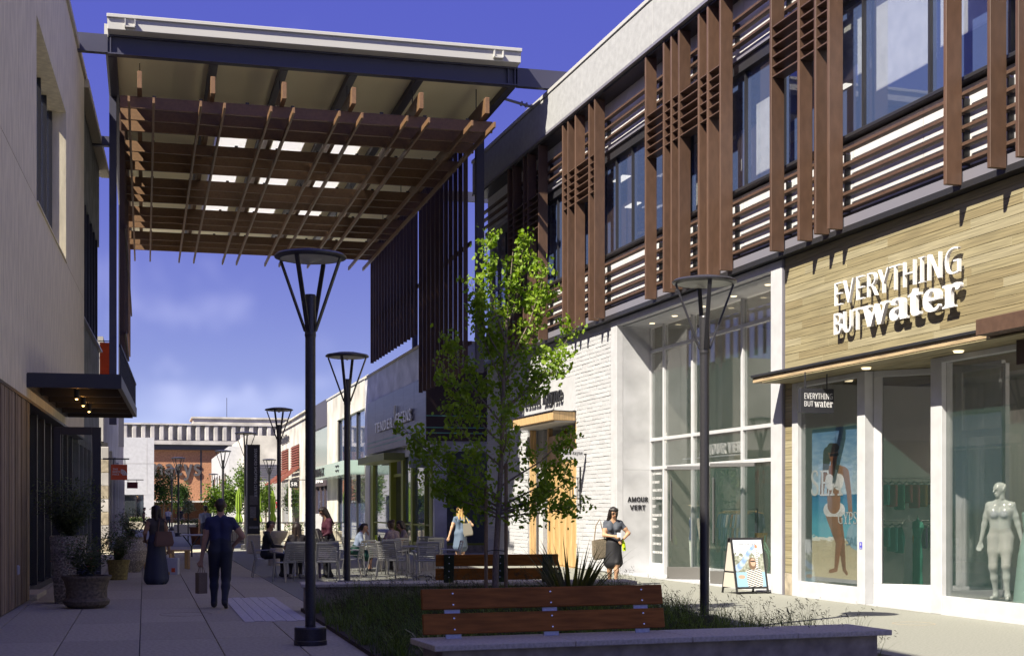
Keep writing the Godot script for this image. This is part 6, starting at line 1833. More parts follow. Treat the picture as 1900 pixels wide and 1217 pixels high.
func planters() -> void:
	var soil := struct(ex(self, "planting_bed", mats["soil"], 2.40, 7.75, -0.05, 0.05, -22.5, -12.3))
	# near seat wall
	var w := thing("seat_wall", "low concrete seat wall with pale cap stones carrying the front timber backrest", "wall", at(2.4, 0, -11.84, 5.45))
	ex(w, "wall_body", mats["wall_conc"], 0.10, 4.52, -0.02, 0.399, -0.68, -0.09, 0.004)
	var j := [0.0, 1.31, 2.47, 3.58, 4.63]
	for k in 4: ex(w, "cap_stone", mats["cap_conc"], j[k] + 0.003, j[k + 1] - 0.003, 0.40, 0.452, -0.76, 0.0, 0.006)
	backrest(w.transform, "long two-plank timber backrest with steel brackets on the front seat wall", 0.07, 2.46, [0.36, 1.31, 2.24], -0.56, -0.10, true)
	# far seat wall
	var f := thing("seat_wall", "low concrete seat wall behind the tree, with pale cap stones by the cafe tables", "wall", at(2.35, 0, -22.04, -4.7))
	ex(f, "wall_body", mats["wall_conc"], 0.06, 5.3, -0.02, 0.395, -0.68, -0.06, 0.004)
	var q := [0.0, 0.72, 1.5, 2.3, 2.42, 3.4, 4.4, 5.4]
	for k in 7: ex(f, "cap_stone", mats["cap_conc"], q[k] + 0.003, q[k + 1] - 0.003, 0.40, 0.452, -0.76, 0.0, 0.006)
	backrest(f.transform, "two-plank timber backrest with green steel plates beyond the young tree", 2.12, 4.1, [2.33, 3.15, 3.92], -0.12, 0.07, false)
	# feathery dark grass, with a bright ground cover under the tree
	var g := MB.new()
	g.use_col = true
	var blade := func(p: Vector3, h: float, w2: float, lean: Vector3, c: Color) -> void:
		g.col = c
		var sd := Vector3(-lean.z, 0, lean.x).normalized() * w2
		var a := p + Vector3(0, h * 0.5, 0) + lean * 0.3
		var b := p + Vector3(0, h * 0.85, 0) + lean * 0.75
		var e := p + Vector3(0, h, 0) + lean * 1.1
		g.quad(p - sd, p + sd, a + sd * 0.8, a - sd * 0.8)
		g.quad(a - sd * 0.8, a + sd * 0.8, b + sd * 0.5, b - sd * 0.5)
		g.tri(b - sd * 0.5, b + sd * 0.5, e)
	for k in 760:
		var p := Vector3(rng.randf_range(2.44, 7.4), 0.04, rng.randf_range(-21.9, -12.75))
		var hh := rng.randf_range(0.22, 0.46)
		# lower towards the walk, thin spots, tall tussocks by the far wall
		if p.x < 2.9: hh *= 0.75
		if p.z < -19.5: hh *= 1.15
		var dark := Color(0.07, 0.12, 0.020).lerp(Color(0.15, 0.21, 0.04), rng.randf())
		for q2 in 26:
			var an := rng.randf() * TAU
			var ln := Vector3(cos(an), 0, sin(an)) * rng.randf_range(0.05, 0.30)
			blade.call(p + Vector3(rng.randf_range(-0.07, 0.07), 0, rng.randf_range(-0.07, 0.07)), hh * rng.randf_range(0.55, 1.1), rng.randf_range(0.0022, 0.0045), ln, dark * rng.randf_range(0.7, 1.35))
		# seed heads
		if rng.randf() < 0.55:
			for q2 in 4:
				var an := rng.randf() * TAU
				var ln := Vector3(cos(an), 0, sin(an)) * rng.randf_range(0.1, 0.3)
				var top := p + ln + Vector3(0, hh * 1.25, 0)
				g.col = Color(0.06, 0.055, 0.03)
				for e in 7:
					var d := Vector3(rng.randf_range(-0.05, 0.05), rng.randf_range(-0.02, 0.06), rng.randf_range(-0.05, 0.05))
					var o := top - ln.normalized() * 0.02 * e - Vector3(0, 0.02 * e, 0)
					g.tri(o, o + d, o + d * 0.7 + Vector3(0.006, 0.006, 0))
				blade.call(p, hh * 1.25, 0.002, ln * 0.9, Color(0.06, 0.06, 0.03))
	var go := pm(self, "feather_grass", g, mats["vc_leaf"])
	meta(go, "feathery dark green grass filling the planting bed", "grass")
	stuff(go)
	# asparagus-like low shrub at the near corner, and lime ground cover
	for sh in [[3.05, -13.6, 0.5, 0.5, 0], [2.95, -14.9, 0.42, 0.42, 0], [3.6, -13.2, 0.4, 0.45, 0]]:
		var t := thing("feathery_shrub", ["low feathery dark green shrub at the corner of the front seat wall", "low feathery dark green shrub at the walk edge of the bed", "low feathery dark green shrub tucked behind the timber backrest"][[3.05, 2.95, 3.6].find(sh[0])], "shrub", at(sh[0], 0.04, sh[1]), "feathery shrubs")
		var m := MB.new()
		m.use_col = true
		for k in 70:
			var an := rng.randf() * TAU
			var d := Vector3(cos(an), rng.randf_range(0.4, 1.6), sin(an)).normalized()
			var l: float = sh[3] * rng.randf_range(0.5, 1.0)
			for q2 in 30:
				var u := rng.randf()
				var p := d * l * u + Vector3(0, 0.05 - 0.12 * u * u, 0)
				var e := Vector3(rng.randf_range(-1, 1), rng.randf_range(-0.6, 1), rng.randf_range(-1, 1)).normalized() * rng.randf_range(0.02, 0.045)
				m.col = Color(0.08, 0.15, 0.014).lerp(Color(0.17, 0.25, 0.025), rng.randf())
				m.tri(p, p + e, p + e * 0.6 + e.cross(d).normalized() * 0.004)
		pm(t, "foliage", m, mats["vc_leaf"])
	var lm := MB.new()
	lm.use_col = true
	for k in 5200:
		var p := Vector3(rng.randf_range(3.8, 7.3), 0.05, rng.randf_range(-20.6, -14.0))
		p.y += rng.randf_range(0.0, 0.22) * (0.6 + 0.4 * sin(p.x * 3.1) * cos(p.z * 2.3))
		var an := rng.randf() * TAU
		var d := Vector3(cos(an), rng.randf_range(0.0, 0.9), sin(an)).normalized() * rng.randf_range(0.025, 0.05)
		var sd := d.cross(Vector3.UP).normalized() * 0.013
		lm.col = Color(0.10, 0.18, 0.015).lerp(Color(0.20, 0.28, 0.03), rng.randf())
		lm.quad(p, p + d * 0.5 + sd, p + d, p + d * 0.5 - sd)
	var lo := pm(self, "ground_cover", lm, mats["vc_leaf"])
	meta(lo, "bright lime green ground cover under the young tree", "ground cover")
	stuff(lo)
	# sword-leaved plants
	sword_plant("bronze green sword-leaved flax plant behind the front backrest", 6.0, -19.6, 1.3, 60, Color(0.06, 0.07, 0.026), Color(0.11, 0.10, 0.04), 0.03, 0.0)
	sword_plant("variegated pale striped flax clump beside the front seat wall", 2.78, -13.45, 0.78, 34, Color(0.07, 0.09, 0.03), Color(0.36, 0.36, 0.22), 0.013, 0.6)
	sword_plant("small striped flax clump at the foot of the young tree", 5.0, -20.9, 0.5, 16, Color(0.10, 0.13, 0.04), Color(0.30, 0.30, 0.16), 0.012, 0.4)

func sword_plant(label: String, x: float, z: float, h: float, n: int, c0: Color, c1: Color, w: float, droop: float) -> void:
	var t := thing("sword_leaf_plant", label, "plant", at(x, 0.04, z))
	for k in n:
		var an := rng.randf() * TAU
		var up := rng.randf_range(0.25, 1.0)
		var d := Vector3(cos(an) * (1.15 - up), 0, sin(an) * (1.15 - up))
		var l := h * rng.randf_range(0.6, 1.1)
		var m := MB.new()
		m.use_col = true
		var p := []
		for q in 7:
			var u := q / 6.0
			p.append(Vector3(cos(an) * 0.05, 0, sin(an) * 0.05) + d * l * u * 0.9 + Vector3(0, l * (u - (0.25 + droop) * u * u * u * (1.0 - up * 0.6)), 0))
		var sd := Vector3(-sin(an + 0.5), 0, cos(an + 0.5))
		var cc := c0.lerp(c1, rng.randf())
		for q in 6:
			var w0 := w * sin(clampf(0.25 + q / 6.0, 0, 1) * PI * 0.92 + 0.12)
			var w1 := w * sin(clampf(0.25 + (q + 1) / 6.0, 0, 1) * PI * 0.92 + 0.12) if q < 5 else 0.0
			w0 = maxf(w0, 0.003)
			var mid0: Vector3 = p[q] + Vector3(0, -0.25 * w0, 0)
			var mid1: Vector3 = p[q + 1] + Vector3(0, -0.25 * w1, 0)
			m.col = cc if droop < 0.3 else c1
			m.quad(p[q] - sd * w0, mid0, mid1, p[q + 1] - sd * w1)
			m.col = cc
			m.quad(mid0, p[q] + sd * w0, p[q + 1] + sd * w1, mid1)
		pm(t, "sword_leaf", m, mats["vc_leaf"])

func backrest(base: Transform3D, label: String, x0: float, x1: float, br: Array, z: float, tilt: float, front: bool) -> void:
	var t := thing("timber_backrest", label, "bench", base)
	for k in 2:
		var y := 0.585 + k * 0.22
		var zz := z + tilt * (y - 0.45) * 2.0
		var B := Basis(Vector3.RIGHT, tilt * 2.0)
		bx(t, "plank", mats["bench%d" % k], Vector3((x0 + x1) * 0.5, y, zz), Vector3(x1 - x0, 0.185, 0.04), 0.005, B)
	var sgn := 1.0 if front else -1.0
	var B2 := Basis(Vector3.RIGHT, tilt * 2.0)
	for b in br:
		if front: bx(t, "bracket", mats["steel"], Vector3(b, 0.66, z + tilt * 0.42 - 0.028), Vector3(0.15, 0.46, 0.012), 0.002, B2)
		else: bx(t, "bracket", M("green_steel", Color(0.035, 0.05, 0.035), 0.35, {"metal": 0.5}), Vector3(b, 0.67, z + tilt * 0.44 + 0.028), Vector3(0.16, 0.46, 0.012), 0.002, B2)
		for k in 4:
			var y: float = [0.535, 0.635, 0.755, 0.855][k]
			var m := MB.new()
			m.lathe([Vector2(0.011, 0.0), Vector2(0.009, 0.006), Vector2(0.0, 0.008)], 10)
			var zb: float = z + tilt * (y - 0.45) * 2.0 + (0.021 if front else 0.036)
			pm(t, "bolt", m, M("bolt", Color(0.7, 0.7, 0.75), 0.25, {"metal": 0.9}), Transform3D(Basis(Vector3.RIGHT, PI / 2), Vector3(b, y, zb)))

func ginkgo() -> void:
	var t := thing("young_tree", "young ginkgo tree with fan-shaped leaves staked between two poles in the bed", "tree", at(4.92, 0.04, -19.85))
	var R := Vector3(0.9677, 0, 0.2522)
	var F := Vector3(0.2522, 0, -0.9677)
	var trunk := MB.new()
	var tp := [Vector3(0, 0, 0), R * 0.01 + Vector3(0, 0.8, 0), R * 0.05 + Vector3(0, 1.5, 0), R * 0.10 + Vector3(0, 2.5, 0), R * 0.13 + Vector3(0, 3.5, 0), R * 0.17 + Vector3(0, 4.3, 0), R * 0.26 + Vector3(0, 5.3, 0)]
	trunk.tube(tp, [0.052, 0.046, 0.042, 0.034, 0.026, 0.018, 0.006], 10)
	# limbs: [height on trunk, tip sideways, tip height, tip depth]
	var limbs := [[4.2, 0.42, 5.62, 0.1], [4.0, -0.15, 5.55, -0.2], [3.7, -0.36, 4.95, 0.15], [3.6, 0.75, 5.1, -0.1], [3.4, 0.72, 4.75, 0.3], [3.0, 1.18, 4.22, 0.1], [3.05, 1.02, 3.75, -0.3], [2.8, -0.72, 4.12, 0.0], [2.5, -0.82, 3.75, 0.35], [2.2, -0.75, 3.1, -0.2], [1.7, -1.36, 2.78, 0.05], [1.6, -1.15, 2.5, 0.4], [1.5, -0.95, 2.0, -0.3], [1.45, -0.5, 1.75, 0.3], [1.9, 1.12, 2.72, 0.0], [1.6, 1.02, 2.25, 0.35], [1.45, 1.34, 1.68, 0.0], [1.5, 0.75, 1.75, -0.4], [2.1, 0.2, 2.75, 0.55], [2.3, 0.1, 3.1, -0.5], [1.7, -0.3, 2.4, -0.6], [3.0, 0.0, 4.0, 0.4], [3.4, -0.25, 4.6, 0.2], [2.9, 0.6, 3.9, 0.3], [1.55, -1.2, 2.2, 0.1], [1.75, -0.9, 2.65, 0.2], [1.5, 1.1, 2.0, 0.2], [1.55, 0.9, 1.9, -0.2]]
	var pts := []
	var at_h := func(h: float) -> Vector3:
		for k in tp.size() - 1:
			if tp[k + 1].y >= h: return tp[k].lerp(tp[k + 1], (h - tp[k].y) / (tp[k + 1].y - tp[k].y))
		return tp[-1]
	for l in limbs:
		var a: Vector3 = at_h.call(l[0])
		var e: Vector3 = R * l[1] + F * l[3] + Vector3(0, l[2], 0)
		var m = a.lerp(e, 0.5) + (R * l[1]).normalized() * 0.07 + Vector3(0, -0.04, 0)
		var m2 = a.lerp(e, 0.25) + (R * l[1]).normalized() * 0.06
		var br := MB.new()
		br.tube([a, m2, m, e], [0.018, 0.014, 0.010, 0.003], 6)
		pm(t, "branch", br, mats["bark"])
		var len := a.distance_to(e)
		var nn := int(len * 22)
		for k in nn:
			var u := 0.15 + 0.87 * float(k) / nn
			var p = a.lerp(m, u * 2.0) if u < 0.5 else m.lerp(e, minf((u - 0.5) * 2.0, 1.02))
			pts.append([p, (e - a).normalized(), 0.05 + 0.13 * (1.0 - absf(u - 0.55))])
		# side twigs
		for k in int(len * 2.6):
			var u := rng.randf_range(0.3, 0.95)
			var p = a.lerp(m, u * 2.0) if u < 0.5 else m.lerp(e, (u - 0.5) * 2.0)
			var d := ((e - a).normalized() * 0.7 + Vector3(rng.randf_range(-1, 1), rng.randf_range(-0.3, 0.8), rng.randf_range(-1, 1))).normalized()
			var tl := rng.randf_range(0.16, 0.34)
			br = MB.new()
			trunk.tube([p, p + d * tl], [0.006, 0.002], 5, false)
			for q in int(tl * 34):
				pts.append([p + d * tl * rng.randf_range(0.15, 1.05), d, 0.055])
	for k in 30: pts.append([(at_h.call(3.6 + k * 0.057) as Vector3), Vector3.UP, 0.10])
	pm(t, "trunk", trunk, mats["bark"])
	# fan leaves in tufts
	var lv := MB.new()
	lv.use_col = true
	for q in pts:
		for k in (4 + rng.randi() % 3 if q[0].y < 3.2 else 5 + rng.randi() % 4):
			var off = Vector3(rng.randfn(), rng.randfn(), rng.randfn()) * (q[2] * 0.46)
			var p: Vector3 = q[0] + off
			var d = (off.normalized() + (q[1] as Vector3) * 0.4 + Vector3(0, -0.25, 0)).normalized()
			var s = d.cross(Vector3(rng.randf_range(-1, 1), rng.randf_range(-0.4, 1), rng.randf_range(-1, 1))).normalized()
			var r := rng.randf_range(0.030, 0.054)
			lv.col = Color(0.145, 0.25, 0.014).lerp(Color(0.26, 0.36, 0.03), pow(rng.randf(), 1.1))
			var up = d.cross(s) * r * 0.18
			var st = p + d * r * 0.5
			var e0 = st + (d * 0.45 - s * 0.95) * r
			var e1 = st + (d * 0.95 - s * 0.42) * r + up
			var e2 = st + d * 0.82 * r + up * 1.4
			var e3 = st + (d * 0.95 + s * 0.42) * r + up
			var e4 = st + (d * 0.45 + s * 0.95) * r
			lv.tri(st, e0, e1); lv.tri(st, e1, e2); lv.tri(st, e2, e3); lv.tri(st, e3, e4)
			lv.tri(p, p + s * 0.002, st)
	pm(t, "crown", lv, mats["vc_leaf"])
	# stakes with ties
	for k in 2:
		var sx: float = [-0.13, 0.16][k]
		var so := thing("tree_stake", ["round timber stake on the shaded side of the young tree", "round timber stake on the doorway side of the young tree"][k], "stake", at(4.92 + R.x * sx, 0.03, -19.85 + R.z * sx))
		var m := MB.new()
		m.tube([Vector3(0, 0, 0), Vector3(0, 1.9 if k == 0 else 2.25, 0)], [0.028, 0.026], 10)
		pm(so, "pole", m, mats["stake"])
		m = MB.new()
		m.tube([Vector3(0, 0.98, 0), R * (-sx) + Vector3(0, 1.0, 0.05)], [0.008, 0.008], 6)
		pm(so, "tie", m, mats["black"])

func leafy(t: Node3D, called: String, ce: Vector3, r: Vector3, n: int, leaf: float, c0: Color, c1: Color, clump := 14) -> void:
	var m := MB.new()
	m.use_col = true
	var cl := []
	for k in clump:
		var d := Vector3(rng.randfn(), rng.randfn(), rng.randfn()).normalized() * pow(rng.randf(), 0.4)
		cl.append(ce + d * r * 0.75)
	for k in n:
		var c: Vector3 = cl[rng.randi() % clump]
		var p := c + Vector3(rng.randfn(), rng.randfn(), rng.randfn()) * r * 0.17
		var d := Vector3(rng.randf_range(-1, 1), rng.randf_range(-1, 1), rng.randf_range(-1, 1)).normalized() * leaf
		var s := d.cross(Vector3(rng.randf_range(-1, 1), 1, rng.randf_range(-1, 1))).normalized() * leaf * 0.4
		m.col = c0.lerp(c1, rng.randf())
		m.quad(p, p + d * 0.5 + s, p + d, p + d * 0.5 - s)
	pm(t, called, m, mats["vc_leaf"])

func lamps() -> void:
	var t := thing("street_lamp", "dark street lamp with dish head on a round drum base beside the shaded planting bed", "street lamp", at(1.92, 0, -16.92), "dish-headed street lamps")
	var m := MB.new()
	m.tube([Vector3(0, 0.0, 0), Vector3(0, 3.72, 0)], [0.062, 0.062], 20)
	pm(t, "pole", m, mats["lamp_metal"])
	m = MB.new()
	m.lathe([Vector2(0.067, 3.70), Vector2(0.067, 4.16), Vector2(0.060, 4.18), Vector2(0.0, 4.18)], 20)
	m.lathe([Vector2(0.062, 3.66), Vector2(0.07, 3.70), Vector2(0.067, 3.705)], 20)
	pm(t, "collar", m, mats["lamp_metal"])
	for k in 4:
		var an := TAU * (k + 0.34) / 4
		var d := Vector3(cos(an), 0, sin(an))
		m = MB.new()
		m.bar(d * 0.065 + Vector3(0, 3.74, 0), d * 0.385 + Vector3(0, 4.60, 0), 0.022, 0.055, 0.003, d.cross(Vector3.UP))
		pm(t, "strut", m, mats["lamp_metal"])
	m = MB.new()
	m.lathe([Vector2(0.36, 4.60), Vector2(0.425, 4.615), Vector2(0.43, 4.635), Vector2(0.40, 4.66), Vector2(0.20, 4.70), Vector2(0.0, 4.71)], 40)
	var dish := pm(t, "dish", m, mats["lamp_metal"])
	m = MB.new()
	m.lathe([Vector2(0.0, 4.545), Vector2(0.05, 4.575), Vector2(0.14, 4.605), Vector2(0.25, 4.612), Vector2(0.36, 4.603)], 40)
	pm(dish, "reflector", m, mats["lamp_white"])
	m = MB.new()
	m.lathe([Vector2(0.197, 0.0), Vector2(0.197, 0.05), Vector2(0.19, 0.06), Vector2(0.19, 0.20), Vector2(0.18, 0.215), Vector2(0.07, 0.222)], 36)
	pm(t, "base_drum", m, mats["lamp_metal"])
	m = MB.new()
	for y in [0.5, 0.62]: m.lathe([Vector2(0.0, 0.0), Vector2(0.008, 0.0), Vector2(0.006, 0.005), Vector2(0.0, 0.006)], 8, Vector3(0, 0, 0))
	var spots := [[7.2, -17.48, "dark street lamp with dish head in the sunlit end of the planting bed"], [3.87, -27.73, "dark street lamp rising among the cafe tables behind the far seat wall"], [3.96, -43.29, "dark street lamp under the rear of the timber lattice beyond the cafe"], [3.91, -57.18, "dark street lamp just behind the black sign pylon"], [3.97, -75.03, "slim street lamp seen above the green trees past the pylon"], [7.41, -87.43, "slim street lamp before the cream louvred block"], [1.95, -86.0, "thin street lamp in front of the brick department store letters"], [2.0, -109.0, "thin far street lamp beside the dark green tree"], [5.8, -125.0, "farthest thin street lamp before the white gable store"]]
	for q in spots: copy(t, at(q[0], 0, q[1], rng.randf() * 20), q[2])

func chair_proto() -> Node3D:
	var t := thing("cafe_chair", "", "chair", Transform3D.IDENTITY, "slat-backed metal cafe chairs")
	var c: Material = mats["chair"]
	for s in [-1.0, 1.0]:
		var m := MB.new()
		m.bar(Vector3(s * 0.27, 0.0, 0.24), Vector3(s * 0.26, 0.66, 0.20), 0.026, 0.026, 0.004)
		pm(t, "leg", m, c)
		m = MB.new()
		m.bar(Vector3(s * 0.27, 0.0, -0.30), Vector3(s * 0.255, 0.44, -0.22), 0.026, 0.026, 0.004)
		pm(t, "leg", m, c)
		m = MB.new()
		m.bar(Vector3(s * 0.262, 0.665, 0.24), Vector3(s * 0.262, 0.64, -0.24), 0.045, 0.02, 0.005)
		pm(t, "armrest", m, c)
		m = MB.new()
		m.bar(Vector3(s * 0.25, 0.42, -0.20), Vector3(s * 0.24, 0.86, -0.31), 0.028, 0.028, 0.004)
		pm(t, "back_post", m, c)
	for k in 8:
		bx(t, "seat_slat", c, Vector3(0, 0.44 - 0.012 * sin(k * 0.4), -0.19 + k * 0.056), Vector3(0.50, 0.014, 0.042), 0.004)
	bx(t, "seat_frame", c, Vector3(0, 0.42, 0.22), Vector3(0.50, 0.03, 0.02))
	for k in 8:
		var y := 0.475 + k * 0.044
		bx(t, "back_slat", c, Vector3(0, y, -0.213 - k * 0.0112), Vector3(0.48, 0.029, 0.014), 0.003, Basis(Vector3.RIGHT, -0.24))
	bx(t, "top_rail", c, Vector3(0, 0.845, -0.308), Vector3(0.50, 0.055, 0.022), 0.005, Basis(Vector3.RIGHT, -0.24))
	return t

func terrace() -> void:
	var c := chair_proto()
	var spots := [[2.78, -34.0, 90, "metal cafe chair holding the man in the black jumper"], [3.42, -32.85, 178, "metal cafe chair under the long-haired woman in black, near the drum lamp"], [3.12, -31.7, 205, "empty metal cafe chair turned aside behind the black t-shirt woman"], [3.95, -31.7, 180, "empty metal cafe chair with its back to the far seat wall, beside the lamp pole"], [4.02, -32.9, 200, "metal cafe chair under the girl bent over the table"], [4.75, -33.4, 250, "empty metal cafe chair behind the slim lamp pole"], [5.28, -36.5, 88, "metal cafe chair under the woman in the denim jacket"], [6.28, -36.3, 215, "metal cafe chair under the person in the patterned shirt"], [6.75, -37.0, 262, "metal cafe chair under the person in the taupe t-shirt"], [5.62, -34.1, 110, "empty metal cafe chair side-on next to the patterned shirt"], [6.02, -34.5, 10, "empty metal cafe chair facing the front across the round table"], [5.55, -32.3, 140, "empty metal cafe chair with bright back tilted by the table"], [6.28, -31.9, 178, "empty metal cafe chair squarely backing the timber backrest"], [7.05, -33.0, 265, "empty metal cafe chair at the right of the round table by the timber backrest"], [7.3, -36.6, 200, "empty metal cafe chair by the olive window"], [7.6, -38.2, 150, "far empty metal cafe chair before the restaurant door"]]
	for k in spots.size():
		var q: Array = spots[k]
		if k == 0:
			c.transform = at(q[0], 0, q[1], q[2])
			c.set_meta("label", q[3])
		else: copy(c, at(q[0], 0, q[1], q[2]), q[3])
	var t := thing("cafe_table", "round metal cafe table before the man in the black jumper", "table", at(3.55, 0, -34.0), "round cafe tables")
	var m := MB.new()
	m.lathe([Vector2(0.0, 0.715), Vector2(0.38, 0.715), Vector2(0.40, 0.725), Vector2(0.40, 0.735), Vector2(0.39, 0.742), Vector2(0.0, 0.742)], 36)
	pm(t, "table_top", m, mats["chair"])
	m = MB.new()
	m.tube([Vector3(0, 0.03, 0), Vector3(0, 0.715, 0)], [0.035, 0.03], 14)
	pm(t, "pedestal", m, mats["steel"])
	for k in 4:
		m = MB.new()
		var d := Vector3(cos(k * PI / 2 + 0.4), 0, sin(k * PI / 2 + 0.4))
		m.bar(Vector3(0, 0.05, 0), d * 0.33 + Vector3(0, 0.02, 0), 0.05, 0.025, 0.004)
		pm(t, "foot", m, mats["steel"])
	for q in [[4.2, -34.0, "round metal cafe table under the plum top woman's hands"], [5.95, -36.5, "round metal cafe table with green bottle between the denim jacket and patterned shirt"], [6.3, -33.0, "empty round metal cafe table ringed by empty chairs"]]:
		copy(t, at(q[0], 0, q[1]), q[2])
	# things on the tables
	for q in [[5.82, -36.35, 0.24, Color(0.30, 0.42, 0.01), "lime green bottle on the cafe table"], [5.92, -36.4, 0.20, Color(0.08, 0.08, 0.09), "dark flask beside the lime bottle"]]:
		var b := thing("drink_bottle", q[4], "bottle", at(q[0], 0.742, q[1]))
		m = MB.new()
		m.lathe([Vector2(0.0, 0.0), Vector2(0.035, 0.0), Vector2(0.036, q[2] * 0.75), Vector2(0.02, q[2] * 0.88)], 14)
		pm(b, "bottle_body", m, M("btl%.2f" % q[2], q[3], 0.3))
		m = MB.new()
		m.lathe([Vector2(0.021, q[2] * 0.88), Vector2(0.021, q[2]), Vector2(0.0, q[2])], 12)
		pm(b, "bottle_cap", m, mats["black"])
	var ct := thing("takeaway_carton", "white takeaway carton on the cafe table by the bottles", "carton", at(6.06, 0.742, -36.35, 20))
	bx(ct, "carton_body", mats["white"], Vector3(0, 0.05, 0), Vector3(0.16, 0.10, 0.12), 0.008)
	bx(ct, "carton_lid", mats["white"], Vector3(0, 0.107, 0), Vector3(0.17, 0.012, 0.13), 0.004)

func bushy(t: Node3D, called: String, n: int, r: float, h: float, c0: Color, c1: Color, y0 := 0.0, blob_c := Color(0, 0, 0), nf := 0) -> void:
	var m := MB.new()
	m.use_col = true
	for k in n:
		var an := rng.randf() * TAU
		var d := Vector3(cos(an) * r * rng.randf_range(0.2, 1.0), h * rng.randf_range(0.5, 1.0), sin(an) * r * rng.randf_range(0.2, 1.0))
		for q in 9:
			var u := (q + rng.randf()) / 9.0
			var p := Vector3(0, y0, 0) + d * u
			var e := Vector3(rng.randf_range(-1, 1), rng.randf_range(-0.4, 0.8), rng.randf_range(-1, 1)).normalized() * rng.randf_range(0.03, 0.10)
			var s := e.cross(Vector3(rng.randf(), 1, rng.randf())).normalized() * 0.012
			m.col = c0.lerp(c1, rng.randf())
			m.quad(p, p + e * 0.5 + s, p + e, p + e * 0.5 - s)
	pm(t, called, m, mats["vc_leaf"])
	if nf > 0:
		m = MB.new()
		m.use_col = true
		for k in nf:
			var an := rng.randf() * TAU
			var p := Vector3(cos(an) * r * rng.randf_range(0.2, 0.95), y0 + h * rng.randf_range(0.15, 0.8), sin(an) * r * rng.randf_range(0.2, 0.95))
			m.col = blob_c * rng.randf_range(0.7, 1.2)
			for q in 5:
				var a0 := TAU * q / 5
				m.tri(p, p + Vector3(cos(a0), 0.3, sin(a0)) * 0.028, p + Vector3(cos(a0 + 1.0), 0.3, sin(a0 + 1.0)) * 0.028)
		pm(t, "flowers", m, mats["vc"])

func left_pots() -> void:
	M("terracotta", Color(0.13, 0.105, 0.07), 0.85, {"tex": tex("pot", 0.02, 0.5, 1.0, 5), "scale": Vector3.ONE * 1.5})
	M("mosaic", Color(0.26, 0.23, 0.18), 0.6, {"tex": tex("mosaic", 0.035, 0.2, 1.0, 2, FastNoiseLite.TYPE_CELLULAR), "scale": Vector3.ONE * 1.6})
	M("ochre", Color(0.20, 0.165, 0.05), 0.7, {"tex": tex("pot", 0.02, 0.5, 1.0, 5), "scale": Vector3.ONE * 1.5})
	var g0 := Color(0.035, 0.055, 0.022)
	var g1 := Color(0.09, 0.11, 0.045)
	var a := thing("flower_pot", "wide low stone flower pot with orange and blue flowers in the shaded walk", "flower pot", at(-0.92, 0, -24.2))
	var m := MB.new()
	m.lathe([Vector2(0.0, 0.0), Vector2(0.27, 0.0), Vector2(0.36, 0.06), Vector2(0.375, 0.12), Vector2(0.33, 0.17), Vector2(0.325, 0.3), Vector2(0.36, 0.44), Vector2(0.40, 0.50), Vector2(0.40, 0.53), Vector2(0.36, 0.53), Vector2(0.33, 0.47), Vector2(0.0, 0.46)], 36)
	pm(a, "pot_body", m, mats["terracotta"])
	bushy(a, "foliage", 260, 0.6, 0.8, g0, g1, 0.46, Color(0.30, 0.055, 0.03), 40)
	bushy(a, "trailing_foliage", 40, 0.38, 0.22, Color(0.05, 0.06, 0.09), Color(0.13, 0.14, 0.22), 0.46)
	var b := thing("flower_pot", "tall square mosaic planter with feathery shrub by the open glass door", "flower pot", at(-1.27, 0, -25.5))
	m = MB.new()
	m.lathe([Vector2(0.0, 0.0), Vector2(0.30, 0.0), Vector2(0.42, 1.16), Vector2(0.38, 1.16), Vector2(0.36, 1.08), Vector2(0.0, 1.08)], 4)
	pm(b, "pot_body", m, mats["mosaic"], Transform3D(Basis(Vector3.UP, PI / 4), Vector3.ZERO))
	bushy(b, "foliage", 480, 0.68, 1.1, g0, g1, 1.08)
	var c := thing("flower_pot", "big rounded mosaic jar with pink flowering plant", "flower pot", at(-0.35, 0, -37.6))
	m = MB.new()
	m.lathe([Vector2(0.0, 0.0), Vector2(0.24, 0.0), Vector2(0.40, 0.3), Vector2(0.43, 0.55), Vector2(0.36, 0.8), Vector2(0.33, 0.86), Vector2(0.36, 0.9), Vector2(0.31, 0.9), Vector2(0.28, 0.84), Vector2(0.0, 0.82)], 32)
	pm(c, "pot_body", m, mats["mosaic"])
	bushy(c, "foliage", 220, 0.5, 0.85, g0, g1, 0.82, Color(0.50, 0.05, 0.12), 60)
	var d := thing("flower_pot", "small ochre flower pot between the stone pot and the jar", "flower pot", at(-0.58, 0, -33.6))
	m = MB.new()
	m.lathe([Vector2(0.0, 0.0), Vector2(0.20, 0.0), Vector2(0.24, 0.36), Vector2(0.27, 0.46), Vector2(0.23, 0.46), Vector2(0.21, 0.4), Vector2(0.0, 0.4)], 28)
	pm(d, "pot_body", m, mats["ochre"])
	bushy(d, "foliage", 240, 0.6, 0.95, g0, g1, 0.4, Color(0.32, 0.05, 0.03), 14)

